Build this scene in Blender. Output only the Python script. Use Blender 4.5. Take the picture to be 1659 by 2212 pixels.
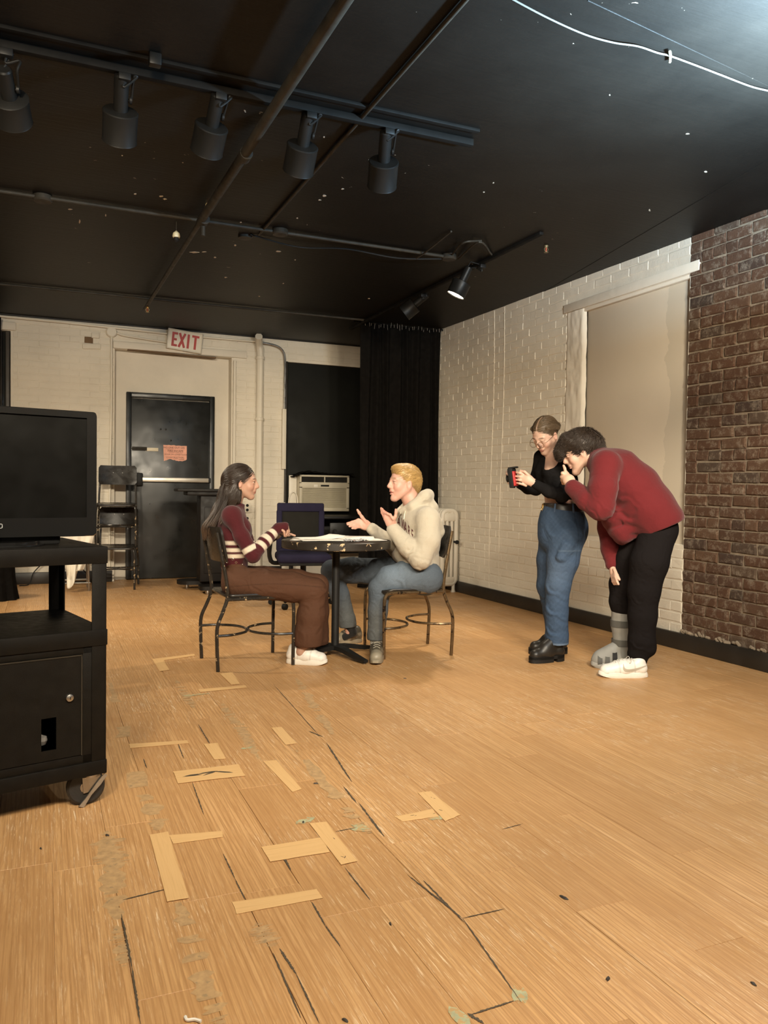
import bpy, bmesh, math, random
import numpy as np
from mathutils import Vector, Matrix, Euler
from mathutils.bvhtree import BVHTree
from mathutils import noise as mnoise
random.seed(7); np.random.seed(7)
SC = bpy.context.scene
for o in list(bpy.data.objects): bpy.data.objects.remove(o)
COL = SC.collection
PI = math.pi
# ---------------------------------------------------------------- camera (solved from the room's vanishing points)
W, H, F, CX, CY, CAMH = 1659., 2212., 1720., 829.5, 1106., 1.12
def _cam():
    v = lambda px, py: Vector(((px-CX)/F, -(py-CY)/F, -1.))
    Y = v(90, 1045).normalized()
    Z = v(1090, 1045+13.9).cross(Y).normalized()
    if Z.y < 0: Z = -Z
    X = Y.cross(Z)
    return Matrix((X, Y, Z))
CR = _cam()
ORI = Vector((0, 0, CAMH))
cd = bpy.data.cameras.new('camera'); cam = bpy.data.objects.new('camera', cd); COL.objects.link(cam)
cam.matrix_world = Matrix.Translation(ORI) @ CR.to_4x4()
cd.sensor_fit = 'VERTICAL'; cd.sensor_height = 36.0; cd.lens = 36.0*F/H; cd.clip_start = .05
SC.camera = cam
def ray(px, py): return CR @ Vector(((px-CX)/F, -(py-CY)/F, -1.))
def onZ(px, py, z=0.):
    d = ray(px, py); return ORI + d*((z-CAMH)/d.z)
def onX(px, py, x): d = ray(px, py); return ORI + d*(x/d.x)
def onY(px, py, y): d = ray(px, py); return ORI + d*(y/d.y)
def onC(px, py, dz=0.):
    d = ray(px, py); return ORI + d*((2.882-dz-CAMH)/(d.z-.0087*d.y))
def zc(y): return 2.882+.0087*y
def proj(p):
    c = CR.transposed() @ (Vector(p)-ORI); return (CX+F*c.x/-c.z, CY-F*c.y/-c.z, -c.z)
# ---------------------------------------------------------------- world, exposure, lights
SC.view_settings.view_transform = 'Standard'; SC.view_settings.look = 'None'
SC.view_settings.gamma = 1.0; SC.view_settings.use_curve_mapping = False
SC.view_settings.exposure = 0.0
wd = bpy.data.worlds.new('world'); SC.world = wd; wd.use_nodes = True
wd.node_tree.nodes['Background'].inputs[0].default_value = (.9, .8, .68, 1)
wd.node_tree.nodes['Background'].inputs[1].default_value = .02
WARM = (1., .87, .67); COOL = (.50, .76, 1.)
def lamp(kind, loc, aim, power, color, size=.1, cone=60, blend=.6, sizey=None):
    l = bpy.data.lights.new('lamp_light', kind); o = bpy.data.objects.new('lamp_light', l); COL.objects.link(o)
    l.energy = power; l.color = color
    if kind == 'AREA':
        l.shape = 'RECTANGLE'; l.size = size; l.size_y = sizey or size
    else: l.shadow_soft_size = size
    if kind == 'SPOT': l.spot_size = math.radians(cone); l.spot_blend = blend
    o.location = loc
    o.rotation_euler = (Vector(aim)-Vector(loc)).to_track_quat('-Z', 'Y').to_euler()
    return o
# added heads on an unseen lighting track behind the camera (built as fixtures further down) that throw the warm light
ADDED_REAR_HEADS = [((-.55, .55, 2.55), (1.2, 5.6, .2), 250, 74), ((.55, .45, 2.55), (2.1, 5.8, .2), 250, 74),
               ((1.7, .4, 2.55), (3.9, 5.2, .9), 470, 72), ((.1, .6, 2.55), (.5, 2.2, 0), 195, 115),
               ((1.2, .5, 2.55), (2.1, 2.0, 0), 185, 115), ((-1.0, .6, 2.55), (.6, 9.6, 1.0), 880, 44), ((-.2, .5, 2.55), (2.3, 9.6, .8), 500, 44), ((2.3, .5, 2.55), (4.2, 7.2, 1.2), 560, 52)]
ADDED_SIDE_HEADS = [((-1.15, 5.9, 2.6), (1.3, 6.3, 0), 230, 95), ((-1.15, 7.7, 2.6), (1.5, 8.3, 0), 165, 95)]  # added heads out of view that brighten the far floor and back wall
for loc, aim, pw, cone in ADDED_REAR_HEADS+ADDED_SIDE_HEADS: lamp('SPOT', loc, aim, pw, WARM, .16, cone, .8)
# cool lamp past the frame's top right; its upward-throwing bowl is made up
BOWL = Vector((2.70, 1.96, 2.24))
lamp('AREA', BOWL+Vector((0, 0, .02)), BOWL+Vector((0, 0, 1)), 640, COOL, .26)
lamp('AREA', BOWL-Vector((0, 0, .13)), BOWL-Vector((0, 0, 1)), 26, (.80, .90, 1.), .12)
# the one lit head on the far track
LIT = (onC(1015, 560)+Vector((0, 0, -.30)))
# ---------------------------------------------------------------- helpers
def tag(o, label=None, cat=None, group=None, kind=None):
    if label: o['label'] = label
    if cat: o['category'] = cat
    if group: o['group'] = group
    if kind: o['kind'] = kind
    return o
def empty(name, loc=(0, 0, 0), rz=0., label=None, cat=None, group=None):
    o = bpy.data.objects.new(name, None); COL.objects.link(o); o.location = loc; o.rotation_euler = (0, 0, rz)
    o.empty_display_size = .05
    return tag(o, label, cat, group)
def copy_tree(o, parent=None):
    c = o.copy(); COL.objects.link(c); c.parent = parent
    for ch in list(o.children): copy_tree(ch, c)
    return c
def link(name, me, mat=None, parent=None, loc=None):
    o = bpy.data.objects.new(name, me); COL.objects.link(o)
    if mat is not None and not me.materials: me.materials.append(mat)
    if parent is not None: o.parent = parent
    if loc is not None: o.location = loc
    return o
class MB:
    def __init__(s): s.v = []; s.f = []
    def add(s, v, f):
        n = len(s.v); s.v += [tuple(p) for p in v]; s.f += [tuple(i+n for i in q) for q in f]; return s
    def box(s, c, d, R=None):
        c = Vector(c); h = Vector(d)/2
        vs = [Vector((x*h.x, y*h.y, z*h.z)) for z in (-1, 1) for y in (-1, 1) for x in (-1, 1)]
        if R is not None: vs = [R @ p for p in vs]
        return s.add([p+c for p in vs], [(0, 2, 3, 1), (4, 5, 7, 6), (0, 1, 5, 4), (2, 6, 7, 3), (0, 4, 6, 2), (1, 3, 7, 5)])
    def rbox(s, c, d, r=.005, R=None, seg=2):
        bm = bmesh.new(); bmesh.ops.create_cube(bm, size=1.)
        for p in bm.verts: p.co = Vector((p.co.x*d[0], p.co.y*d[1], p.co.z*d[2]))
        bmesh.ops.bevel(bm, geom=list(bm.edges), offset=min(r, min(d)*.49), segments=seg, profile=.5, affect='EDGES')
        vs = [p.co.copy() for p in bm.verts]
        if R is not None: vs = [R @ p for p in vs]
        c = Vector(c); bm.verts.index_update()
        fs = [tuple(p.index for p in q.verts) for q in bm.faces]; bm.free()
        return s.add([p+c for p in vs], fs)
    def tube(s, pts, r, n=10, closed=False, cap=True, flat=1.):
        pts = [Vector(p) for p in pts]; m = len(pts)
        rs = r if isinstance(r, (list, tuple)) else [r]*m
        up = None; vs = []; fs = []
        for i, p in enumerate(pts):
            a = pts[i-1] if (i > 0 or closed) else p; b = pts[(i+1) % m] if (i < m-1 or closed) else p
            t = (b-a).normalized()
            if up is None:
                up = Vector((0, 0, 1)) if abs(t.z) < .9 else Vector((1, 0, 0))
            up = (up - t*up.dot(t)).normalized(); w = t.cross(up)
            for k in range(n):
                an = 2*PI*k/n; vs.append(p + up*(math.cos(an)*rs[i]) + w*(math.sin(an)*rs[i]*flat))
        for i in range(m if closed else m-1):
            j = (i+1) % m
            for k in range(n): fs.append((i*n+k, i*n+(k+1) % n, j*n+(k+1) % n, j*n+k))
        if cap and not closed:
            fs.append(tuple(range(n-1, -1, -1))); fs.append(tuple((m-1)*n+k for k in range(n)))
        return s.add(vs, fs)
    def lathe(s, prof, c=(0, 0, 0), n=24, R=None, cap=True):
        c = Vector(c); vs = []; fs = []; m = len(prof)
        for r, z in prof:
            for k in range(n):
                p = Vector((r*math.cos(2*PI*k/n), r*math.sin(2*PI*k/n), z))
                if R is not None: p = R @ p
                vs.append(p+c)
        for i in range(m-1):
            for k in range(n): fs.append((i*n+k, i*n+(k+1) % n, (i+1)*n+(k+1) % n, (i+1)*n+k))
        if cap:
            fs.append(tuple(range(n-1, -1, -1))); fs.append(tuple((m-1)*n+k for k in range(n)))
        return s.add(vs, fs)
    def prism(s, outline, a, b):
        """outline: list of 3D points (planar); extruded from +a to +b (vectors)"""
        a = Vector(a); b = Vector(b); n = len(outline)
        vs = [Vector(p)+a for p in outline]+[Vector(p)+b for p in outline]
        fs = [tuple(range(n-1, -1, -1)), tuple(range(n, 2*n))]+[(i, (i+1) % n, n+(i+1) % n, n+i) for i in range(n)]
        return s.add(vs, fs)
    def mesh(s, name, smooth=False, ang=35):
        me = bpy.data.meshes.new(name); me.from_pydata(s.v, [], s.f); me.update()
        bm = bmesh.new(); bm.from_mesh(me); bmesh.ops.recalc_face_normals(bm, faces=list(bm.faces)); bm.to_mesh(me); bm.free()
        if smooth:
            me.shade_smooth()
            me.set_sharp_from_angle(angle=math.radians(ang))
        return me
    def build(s, name, mat, parent=None, smooth=True, ang=35, loc=None):
        return link(name, s.mesh(name, smooth, ang), mat, parent, loc)
def curve_pts(ctrl, n=8, closed=False):
    """Catmull-Rom through control points"""
    c = [Vector(p) for p in ctrl]; m = len(c); out = []
    for i in range(m if closed else m-1):
        p1, p2 = c[i], c[(i+1) % m]
        p0 = c[i-1] if (i > 0 or closed) else p1*2-p2
        p3 = c[(i+2) % m] if (i+2 < m or closed) else p2*2-p1
        for k in range(n):
            t = k/n
            out.append(.5*((2*p1)+(p2-p0)*t+(2*p0-5*p1+4*p2-p3)*t*t+(-p0+3*p1-3*p2+p3)*t**3))
    if not closed: out.append(c[-1])
    return out
def roundrect(w, h, r, n=4):
    o = []
    for cx, cy, a0 in ((w/2-r, h/2-r, 0), (-w/2+r, h/2-r, 90), (-w/2+r, -h/2+r, 180), (w/2-r, -h/2+r, 270)):
        for k in range(n+1):
            a = math.radians(a0+90*k/n); o.append((cx+r*math.cos(a), cy+r*math.sin(a)))
    return o
def text_mesh(txt, size, extrude=.0006, font_bold=False, spacing=1.0, align='CENTER', xscale=1.0):
    cu = bpy.data.curves.new('lettering', 'FONT'); cu.body = txt; cu.size = size; cu.extrude = extrude
    cu.align_x = align; cu.align_y = 'CENTER'; cu.space_character = spacing; cu.resolution_u = 3
    if font_bold: cu.offset = size*.018
    ob = bpy.data.objects.new('lettering', cu); COL.objects.link(ob)
    dg = bpy.context.evaluated_depsgraph_get(); me = bpy.data.meshes.new_from_object(ob.evaluated_get(dg))
    bpy.data.objects.remove(ob); bpy.data.curves.remove(cu); me.name = 'lettering'
    me.materials.clear()
    for p in me.vertices: p.co.x *= xscale
    return me
# ---------------------------------------------------------------- materials
class N:
    def __init__(s, name):
        s.m = bpy.data.materials.new(name); s.m.use_nodes = True; s.t = s.m.node_tree
        s.b = s.t.nodes['Principled BSDF']
    def n(s, t, **k):
        x = s.t.nodes.new(t)
        for a, v in k.items():
            if a.startswith('i_'):
                key = a[2:]; key = int(key) if key.isdigit() else key.replace('_', ' ')
                x.inputs[key].default_value = v
            else: setattr(x, a, v)
        return x
    def l(s, a, b): s.t.links.new(a, b)
    def coord(s, scale=(1, 1, 1), kind='Object', offset_random=0.):
        c = s.n('ShaderNodeTexCoord').outputs[kind]
        if offset_random:
            oi = s.n('ShaderNodeObjectInfo'); mu = s.n('ShaderNodeVectorMath', operation='SCALE'); cb = s.n('ShaderNodeCombineXYZ')
            for k in range(3): s.l(oi.outputs['Random'], cb.inputs[k])
            s.l(cb.outputs[0], mu.inputs[0]); mu.inputs['Scale'].default_value = offset_random
            ad = s.n('ShaderNodeVectorMath', operation='ADD'); s.l(c, ad.inputs[0]); s.l(mu.outputs[0], ad.inputs[1]); c = ad.outputs[0]
        mp = s.n('ShaderNodeMapping'); mp.inputs['Scale'].default_value = scale; s.l(c, mp.inputs[0]); return mp.outputs[0]
    def noise(s, vec, scale=5, detail=4, rough=.55, dist=0.):
        x = s.n('ShaderNodeTexNoise'); x.inputs['Scale'].default_value = scale; x.inputs['Detail'].default_value = detail
        x.inputs['Roughness'].default_value = rough; x.inputs['Distortion'].default_value = dist
        s.l(vec, x.inputs['Vector']); return x.outputs['Fac']
    def ramp(s, fac, stops, interp='LINEAR'):
        x = s.n('ShaderNodeValToRGB'); cr = x.color_ramp; cr.interpolation = interp
        while len(cr.elements) < len(stops): cr.elements.new(.5)
        for e, (p, c) in zip(cr.elements, stops):
            e.position = p; e.color = (c, c, c, 1) if isinstance(c, (int, float)) else (*c, 1)
        s.l(fac, x.inputs[0]); return x.outputs[0]
    def mix(s, fac, a, b, mode='MIX'):
        x = s.n('ShaderNodeMix', data_type='RGBA', blend_type=mode)
        for sock, v in ((x.inputs[0], fac), (x.inputs[6], a), (x.inputs[7], b)):
            if hasattr(v, 'is_output'): s.l(v, sock)
            elif isinstance(v, (int, float)): sock.default_value = v
            else: sock.default_value = (*v, 1)
        return x.outputs[2]
    def math(s, op, a, b=0.):
        x = s.n('ShaderNodeMath', operation=op)
        for sock, v in ((x.inputs[0], a), (x.inputs[1], b)):
            if hasattr(v, 'is_output'): s.l(v, sock)
            else: sock.default_value = v
        return x.outputs[0]
    def bump(s, h, strength=.3, dist=.002, prev=None):
        x = s.n('ShaderNodeBump'); x.inputs['Strength'].default_value = strength; x.inputs['Distance'].default_value = dist
        s.l(h, x.inputs['Height'])
        if prev is not None: s.l(prev, x.inputs['Normal'])
        return x.outputs[0]
    def out(s, col=None, rough=None, metal=None, normal=None, **k):
        for key, v in (('Base Color', col), ('Roughness', rough), ('Metallic', metal), ('Normal', normal)):
            if v is None: continue
            if hasattr(v, 'is_output'): s.l(v, s.b.inputs[key])
            elif key == 'Base Color': s.b.inputs[key].default_value = (*v, 1)
            else: s.b.inputs[key].default_value = v
        for a, v in k.items(): s.b.inputs[a.replace('_', ' ')].default_value = v
        return s.m
def pbr(name, col, rough=.5, metal=0., var=.12, vs=6., bump=0., bs=60., chip=None, chip_at=.66, chip_s=25., spec=.5, **k):
    n = N(name); co = n.coord()
    a = n.noise(co, vs, 5, .6)
    lo = tuple(c*(1-var) for c in col); hi = tuple(min(1, c*(1+var)) for c in col)
    c = n.ramp(a, [(.3, lo), (.7, hi)])
    r = n.ramp(n.noise(co, vs*1.7, 3), [(.3, max(0, rough-.07)), (.7, min(1, rough+.07))])
    if chip is not None:
        m = n.ramp(n.noise(co, chip_s, 6, .65), [(chip_at, 0.), (chip_at+.03, 1.)]); c = n.mix(m, c, chip)
    nm = None
    if bump: nm = n.bump(n.noise(co, bs, 5, .6), bump, .004)
    return n.out(c, r, metal, nm, Specular_IOR_Level=spec, **k)
def vcol(name, rough=.8, bump=.25, bs=90., sheen=0., sub=0., weave=0., spec=.3, wrinkle=0., ws=9.):
    n = N(name); at = n.n('ShaderNodeAttribute', attribute_name='Col'); co = n.coord()
    c = n.mix(n.ramp(n.noise(co, 30, 5, .7), [(.35, .06), (.7, 0.)]), at.outputs['Color'], (0, 0, 0))
    nm = n.bump(n.noise(co, bs, 4, .6), bump, .003)
    if wrinkle: nm = n.bump(n.noise(co, ws, 3, .5, 1.2), wrinkle, .03, nm)
    if weave: nm = n.bump(n.noise(co, 420, 2, .5), weave, .002, nm)
    m = n.out(c, rough, 0., nm, Specular_IOR_Level=spec)
    if sheen: n.b.inputs['Sheen Weight'].default_value = sheen
    if sub:
        n.b.inputs['Subsurface Weight'].default_value = sub; n.b.inputs['Subsurface Radius'].default_value = (.012, .004, .002); n.b.inputs['Subsurface Scale'].default_value = .6
    return m
def emis(name, col, s):
    n = N(name); n.b.inputs['Emission Color'].default_value = (*col, 1); n.b.inputs['Emission Strength'].default_value = s
    n.b.inputs['Base Color'].default_value = (*col, 1); return n.m
# ================================================================ MATERIALS OF THE ROOM
def m_plank(tone=1.):
    n = N('vinyl_wood_plank'); co = n.coord((1, 1, 1), 'Object', 37.)
    st = n.n('ShaderNodeMapping'); st.inputs['Scale'].default_value = (11, .55, 1); n.l(co, st.inputs[0])
    g1 = n.noise(st.outputs[0], 3.2, 6, .62, 1.1)
    st2 = n.n('ShaderNodeMapping'); st2.inputs['Scale'].default_value = (95, 1.6, 1); n.l(co, st2.inputs[0])
    g2 = n.noise(st2.outputs[0], 2.2, 5, .65, .3)
    c = n.ramp(g1, [(.25, (.49, .265, .105)), (.42, (.63, .365, .158)), (.5, (.55, .305, .126)), (.58, (.68, .405, .182)), (.75, (.59, .335, .14))])
    c = n.mix(n.ramp(g2, [(.36, .62), (.54, 0.)]), c, (.36, .18, .066))
    wv = n.n('ShaderNodeTexWave', wave_type='BANDS', bands_direction='X'); wv.inputs['Scale'].default_value = 9.; wv.inputs['Distortion'].default_value = 5.; wv.inputs['Detail'].default_value = 3.; wv.inputs['Detail Scale'].default_value = .6
    s5 = n.n('ShaderNodeMapping'); s5.inputs['Scale'].default_value = (2.2, .22, 1); n.l(co, s5.inputs[0]); n.l(s5.outputs[0], wv.inputs['Vector'])
    c = n.mix(n.ramp(wv.outputs['Fac'], [(.0, .5), (.22, 0.)]), c, (.37, .18, .064))
    oi = n.n('ShaderNodeObjectInfo')
    c = n.mix(n.ramp(oi.outputs['Random'], [(0., .0), (1., .5)]), c, (.43, .225, .088))
    # pale scuffs that run along the grain, gathered in worn patches
    wc = n.coord((1, 1, 1), 'Object', 5.)
    s3 = n.n('ShaderNodeMapping'); s3.inputs['Scale'].default_value = (130, 5, 1); n.l(wc, s3.inputs[0])
    geo = n.n('ShaderNodeNewGeometry')
    patch = n.ramp(n.noise(geo.outputs['Position'], 1.35, 3, .6), [(.44, 0.), (.58, 1.)])
    scr = n.ramp(n.noise(s3.outputs[0], 1.9, 4, .7), [(.575, 0.), (.66, 1.)])
    c = n.mix(n.math('MULTIPLY', n.math('MULTIPLY', patch, scr), .7), c, (.95, .80, .56))
    if tone < 1: c = n.mix(1., c, (tone, tone*.92, tone*.85), 'MULTIPLY')
    r = n.ramp(n.noise(geo.outputs['Position'], 4, 4), [(.3, .34), (.7, .52)])
    nm = n.bump(g2, .10, .001)
    return n.out(c, r, 0., nm, Specular_IOR_Level=.45)
def m_paint(name, col, dirt=.4, rough=.62, bumps=.5):
    n = N(name); geo = n.n('ShaderNodeNewGeometry').outputs['Position']
    a = n.noise(geo, 2.3, 5, .6); c = n.ramp(a, [(.3, tuple(x*.93 for x in col)), (.7, tuple(min(1, x*1.05) for x in col))])
    grime = n.ramp(n.noise(geo, 26, 6, .7), [(.66, 0.), (.74, dirt)]); c = n.mix(grime, c, (.10, .085, .06))
    nm = n.bump(n.noise(geo, 55, 5, .6), bumps, .004)
    nm = n.bump(n.noise(geo, 9, 3, .5), .3, .012, nm)
    return n.out(c, rough, 0., nm, Specular_IOR_Level=.35)
def m_redbrick():
    n = N('red_brick'); oi = n.n('ShaderNodeObjectInfo'); geo = n.n('ShaderNodeNewGeometry').outputs['Position']
    c = n.ramp(oi.outputs['Random'], [(0., (.066, .036, .022)), (.2, (.098, .050, .029)), (.45, (.083, .043, .025)), (.62, (.112, .064, .038)), (.8, (.076, .042, .027)), (.92, (.042, .031, .025)), (1., (.115, .076, .048))])
    c = n.mix(n.ramp(n.noise(geo, 30, 6, .7), [(.4, .35), (.62, 0.)]), c, (.07, .038, .024))
    # lime haze left by the scraped paint
    haze = n.ramp(n.noise(geo, 19, 7, .76), [(.50, 0.), (.66, .62)]); c = n.mix(haze, c, (.27, .22, .165))
    nm = n.bump(n.noise(geo, 70, 6, .65), .7, .005)
    return n.out(c, .86, 0., nm, Specular_IOR_Level=.25)
M = {}
M['plank'] = m_plank()
M['subfloor'] = pbr('dark_floor_joint', (.15, .088, .042), .8)
M['white'] = m_paint('cream_masonry_paint', (.66, .60, .495))
M['white_plain'] = m_paint('cream_plaster_paint', (.66, .60, .50), .15, .6, .18)
M['red'] = m_redbrick()
M['mortar'] = pbr('tan_mortar', (.235, .182, .125), .9, var=.25, vs=30, bump=.8, bs=90)
M['black_trim'] = pbr('black_gloss_trim', (.018, .015, .012), .38, chip=(.35, .3, .24), chip_at=.74, chip_s=18)
def m_ceiling():
    n = N('black_ceiling_paint'); geo = n.n('ShaderNodeNewGeometry').outputs['Position']
    c = n.ramp(n.noise(geo, 3, 5, .6), [(.3, (.0052, .0045, .0036)), (.7, (.0088, .0074, .0058))])
    where = n.ramp(n.noise(geo, 1.1, 2, .5), [(.52, 0.), (.62, 1.)])
    fl = n.ramp(n.noise(geo, 24, 3, .55, .8), [(.735, 0.), (.745, 1.)])
    c = n.mix(n.math('MULTIPLY', where, fl), c, (.42, .36, .27))
    mp = n.n('ShaderNodeMapping'); mp.inputs['Scale'].default_value = (.6, 14, 1); n.l(geo, mp.inputs[0])
    nm = n.bump(n.noise(mp.outputs[0], 3, 4, .6), .22, .006)
    nm = n.bump(n.noise(geo, 60, 4, .6), .25, .003, nm)
    return n.out(c, .5, 0., nm, Specular_IOR_Level=.16)
M['ceiling'] = m_ceiling()
M['black_paint'] = pbr('black_wall_paint', (.013, .0115, .0095), .6, var=.3, vs=3, bump=.3, bs=30)
M['black_metal'] = pbr('black_painted_metal', (.012, .0115, .011), .45, bump=.1, spec=.3)
M['black_matte'] = pbr('matte_black', (.010, .0096, .009), .7, spec=.25)
M['steel'] = pbr('brushed_steel', (.42, .40, .37), .3, 1.)
M['dull_pipe'] = pbr('dusty_black_pipe', (.034, .029, .022), .55, var=.3, vs=12, bump=.15, spec=.2)
M['white_pipe'] = m_paint('cream_pipe_paint', (.66, .60, .49), .25, .45, .15)
XW, YB, YR = 4.207, 9.7, 4.362
# ================================================================ FLOOR
PL, PW = .95, .16
fb = MB().box((1.1, 4.2, -.06), (7.6, 12.2, .10)); FLOOR = fb.build('floor', M['subfloor'], None, False); tag(FLOOR, kind='structure')
pm = MB().rbox((0, 0, -.005), (PW-.0007, PL-.0007, .010), .0006, None, 1).mesh('plank'); pm.materials.append(M['plank']); pmd = pm.copy(); pmd.materials.clear(); pmd.materials.append(m_plank(.72))
rng = random.Random(3)
cand = []
for k in range(-18, 26):
    x = .19+PW*(k+.5)
    if x < -2.6 or x > 4.32: continue
    ph = {0: 2.24, 5: 1.79, 4: 1.455, -1: 1.98, 3: 2.41, 1: 2.62}.get(k, rng.uniform(0, PL))
    y = (ph % PL)-PL*2.5
    while y < 9.85:
        yc = y+PL/2
        pr = []
        for dx in (-PW/2, 0, PW/2):
            for dy in (-PL/2, -PL/4, 0, PL/4, PL/2):
                q = (x+dx, yc+dy, 0); p = proj(q)
                if p[2] > .3: pr.append(p)
        vis = any(-10 < p[0] < W+10 and 1150 < p[1] < H+25 for p in pr)
        if yc < 10.3: cand.append((vis, pr and min(p[2] for p in pr) or 99, x, yc))
        y += PL
cand.sort(key=lambda c: (not c[0], c[1]))
far = MB()
for i, (vis, d, x, y) in enumerate(cand):
    if vis and i < 300:
        o = link('plank', pmd if abs(x-.91) < .05 and abs(y-2.88) < .3 else pm, None, FLOOR, (x+rng.uniform(-.0006, .0006), y, rng.uniform(-.0005, .0003)))
    else: far.box((x, y, -.005), (PW-.0012, PL-.0012, .010))
fo = far.build('far_planks', M['plank'], FLOOR, False); fo['kind'] = 'stuff'
# ---- floor wear: cracks with grime in the joints, grey adhesive bands, green residue
def blob_strip(name, mat, pts, wid, parent, seed, z=.0006, jag=.35, n=34, gaps=0.):
    """irregular flat strip that follows pts (list of xy)"""
    r = random.Random(seed); L = curve_pts([Vector((p[0], p[1], 0)) for p in pts], n//max(1, len(pts)-1))
    v = []; f = []
    for i, p in enumerate(L):
        a = L[max(0, i-1)]; b = L[min(len(L)-1, i+1)]; t = (b-a).normalized(); s = Vector((-t.y, t.x, 0))
        e = min(1, 4*i/len(L)+.25, 4*(len(L)-1-i)/len(L)+.25)
        w1 = wid*.5*e*(1+r.uniform(-jag, jag)); w2 = wid*.5*e*(1+r.uniform(-jag, jag))
        v += [p+s*w1+Vector((0, 0, z)), p-s*w2+Vector((0, 0, z))]
    hole = 0
    for i in range(len(L)-1):
        if gaps and hole <= 0 and r.random() < gaps: hole = r.randint(1, 3)
        hole -= 1
        if hole < 0 or not gaps: f.append((2*i, 2*i+1, 2*i+3, 2*i+2))
    m = MB().add(v, f); return m.build(name, mat, parent, False)
M['crack'] = pbr('dark_crack_grime', (.085, .062, .038), .8)
M['residue'] = pbr('grey_adhesive_residue', (.49, .31, .15), .45, var=.2, vs=40, chip=(.36, .245, .13), chip_at=.60, chip_s=38)
M['green'] = pbr('pale_green_residue', (.40, .40, .24), .7, var=.2, vs=40, chip=(.5, .32, .14), chip_at=.5, chip_s=60)
fl2 = lambda *p: [tuple(onZ(a, b)[:2]) for a, b in p]
for i, (w, pts) in enumerate([(.011, [(705, 1605), (760, 1690)]), (.012, [(668, 1580), (697, 1592)]), (.011, [(775, 1735), (830, 1808)]), (.010, [(742, 1700), (770, 1735)]),
        (.007, [(880, 1890), (1000, 1985)]), (.008, [(915, 1903), (1003, 1993)]), (.006, [(1000, 1985), (1125, 2165)]), (.008, [(262, 1975), (285, 2090)]), (.007, [(285, 2090), (303, 2212)]),
        (.007, [(384, 1605), (397, 1640)]), (.008, [(428, 1565), (455, 1610)]), (.006, [(482, 1845), (508, 1900)]), (.006, [(508, 1900), (530, 1945)]), (.009, [(612, 1850), (628, 1880)]),
        (.008, [(674, 1950), (702, 2000)]), (.006, [(702, 2000), (735, 2045)]), (.006, [(745, 1875), (800, 1945)]), (.006, [(590, 2060), (650, 2200)]), (.009, [(604, 2050), (640, 2105)]), (.006, [(640, 2105), (690, 2212)]),
        (.007, [(310, 1640), (317, 1660)]), (.006, [(415, 1690), (440, 1760)]), (.007, [(265, 1945), (360, 1921)]), (.006, [(725, 1797), (772, 1788)]), (.005, [(1000, 1984), (1090, 1964)]), (.008, [(1020, 2192), (1110, 2163)]), (.012, [(1010, 2190), (1045, 2212)]),
        (.005, [(1085, 1792), (1130, 1780)]), (.006, [(590, 1478), (690, 1590)])]):
    blob_strip('joint_crack', M['crack'], fl2(*pts), w*.62, FLOOR, i, .00125+.00001*i, .5)
for i, (w, pts) in enumerate([(.055, [(238, 1475), (262, 1560), (300, 1690), (335, 1760), (345, 1800)]), (.05, [(232, 1795), (240, 1870), (252, 2000)]), (.075, [(228, 1800), (250, 1880)]), (.05, [(385, 1950), (420, 2060), (460, 2170), (480, 2212)]),
        (.05, [(555, 1995), (590, 2045)]), (.045, [(640, 1465), (720, 1590)]), (.045, [(480, 1520), (560, 1640)]), (.045, [(640, 1620), (760, 1760), (800, 1800)]), (.045, [(515, 1560), (540, 1610)]), (.04, [(380, 1470), (420, 1530)]), (.03, [(252, 2000), (270, 2090)])]):
    blob_strip('adhesive_band', M['residue'], fl2(*pts), w, FLOOR, 50+i, .0005+.00005*i, .6, 46, .16)
for i, (w, pts) in enumerate([(.028, [(393, 1504), (452, 1498)]), (.05, [(765, 1795), (785, 1782)]), (.05, [(1105, 2150), (1140, 2152)]), (.03, [(925, 1770), (975, 1762)]), (.03, [(640, 1780), (680, 1765)]), (.02, [(520, 1618), (548, 1614)])]):
    blob_strip('green_residue', M['green'], fl2(*pts), w, FLOOR, 80+i, .00115+.00001*i, .45, 16)
# ================================================================ CEILING (follows the slight fall of the building)
m = MB(); ya, yb = -2.2, 10.0
m.add([(-2.7, ya, zc(ya)), (4.6, ya, zc(ya)), (4.6, yb, zc(yb)), (-2.7, yb, zc(yb)), (-2.7, ya, zc(ya)+.1), (4.6, ya, zc(ya)+.1), (4.6, yb, zc(yb)+.1), (-2.7, yb, zc(yb)+.1)],
      [(0, 1, 2, 3), (4, 7, 6, 5), (0, 4, 5, 1), (1, 5, 6, 2), (2, 6, 7, 3), (3, 7, 4, 0)])
CEIL = m.build('ceiling', M['ceiling'], None, False); tag(CEIL, kind='structure')
# raised seams of the ceiling boards
for a, b in (((1300, 15), (1659, 185)), ((1150, 645), (1659, 345))):
    p, q = onC(*a), onC(*b); e = (q-p)*.35
    MB().tube([p-e*.2, q+e], .0025, 6).build('ceiling_seam', M['ceiling'], CEIL)
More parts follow.
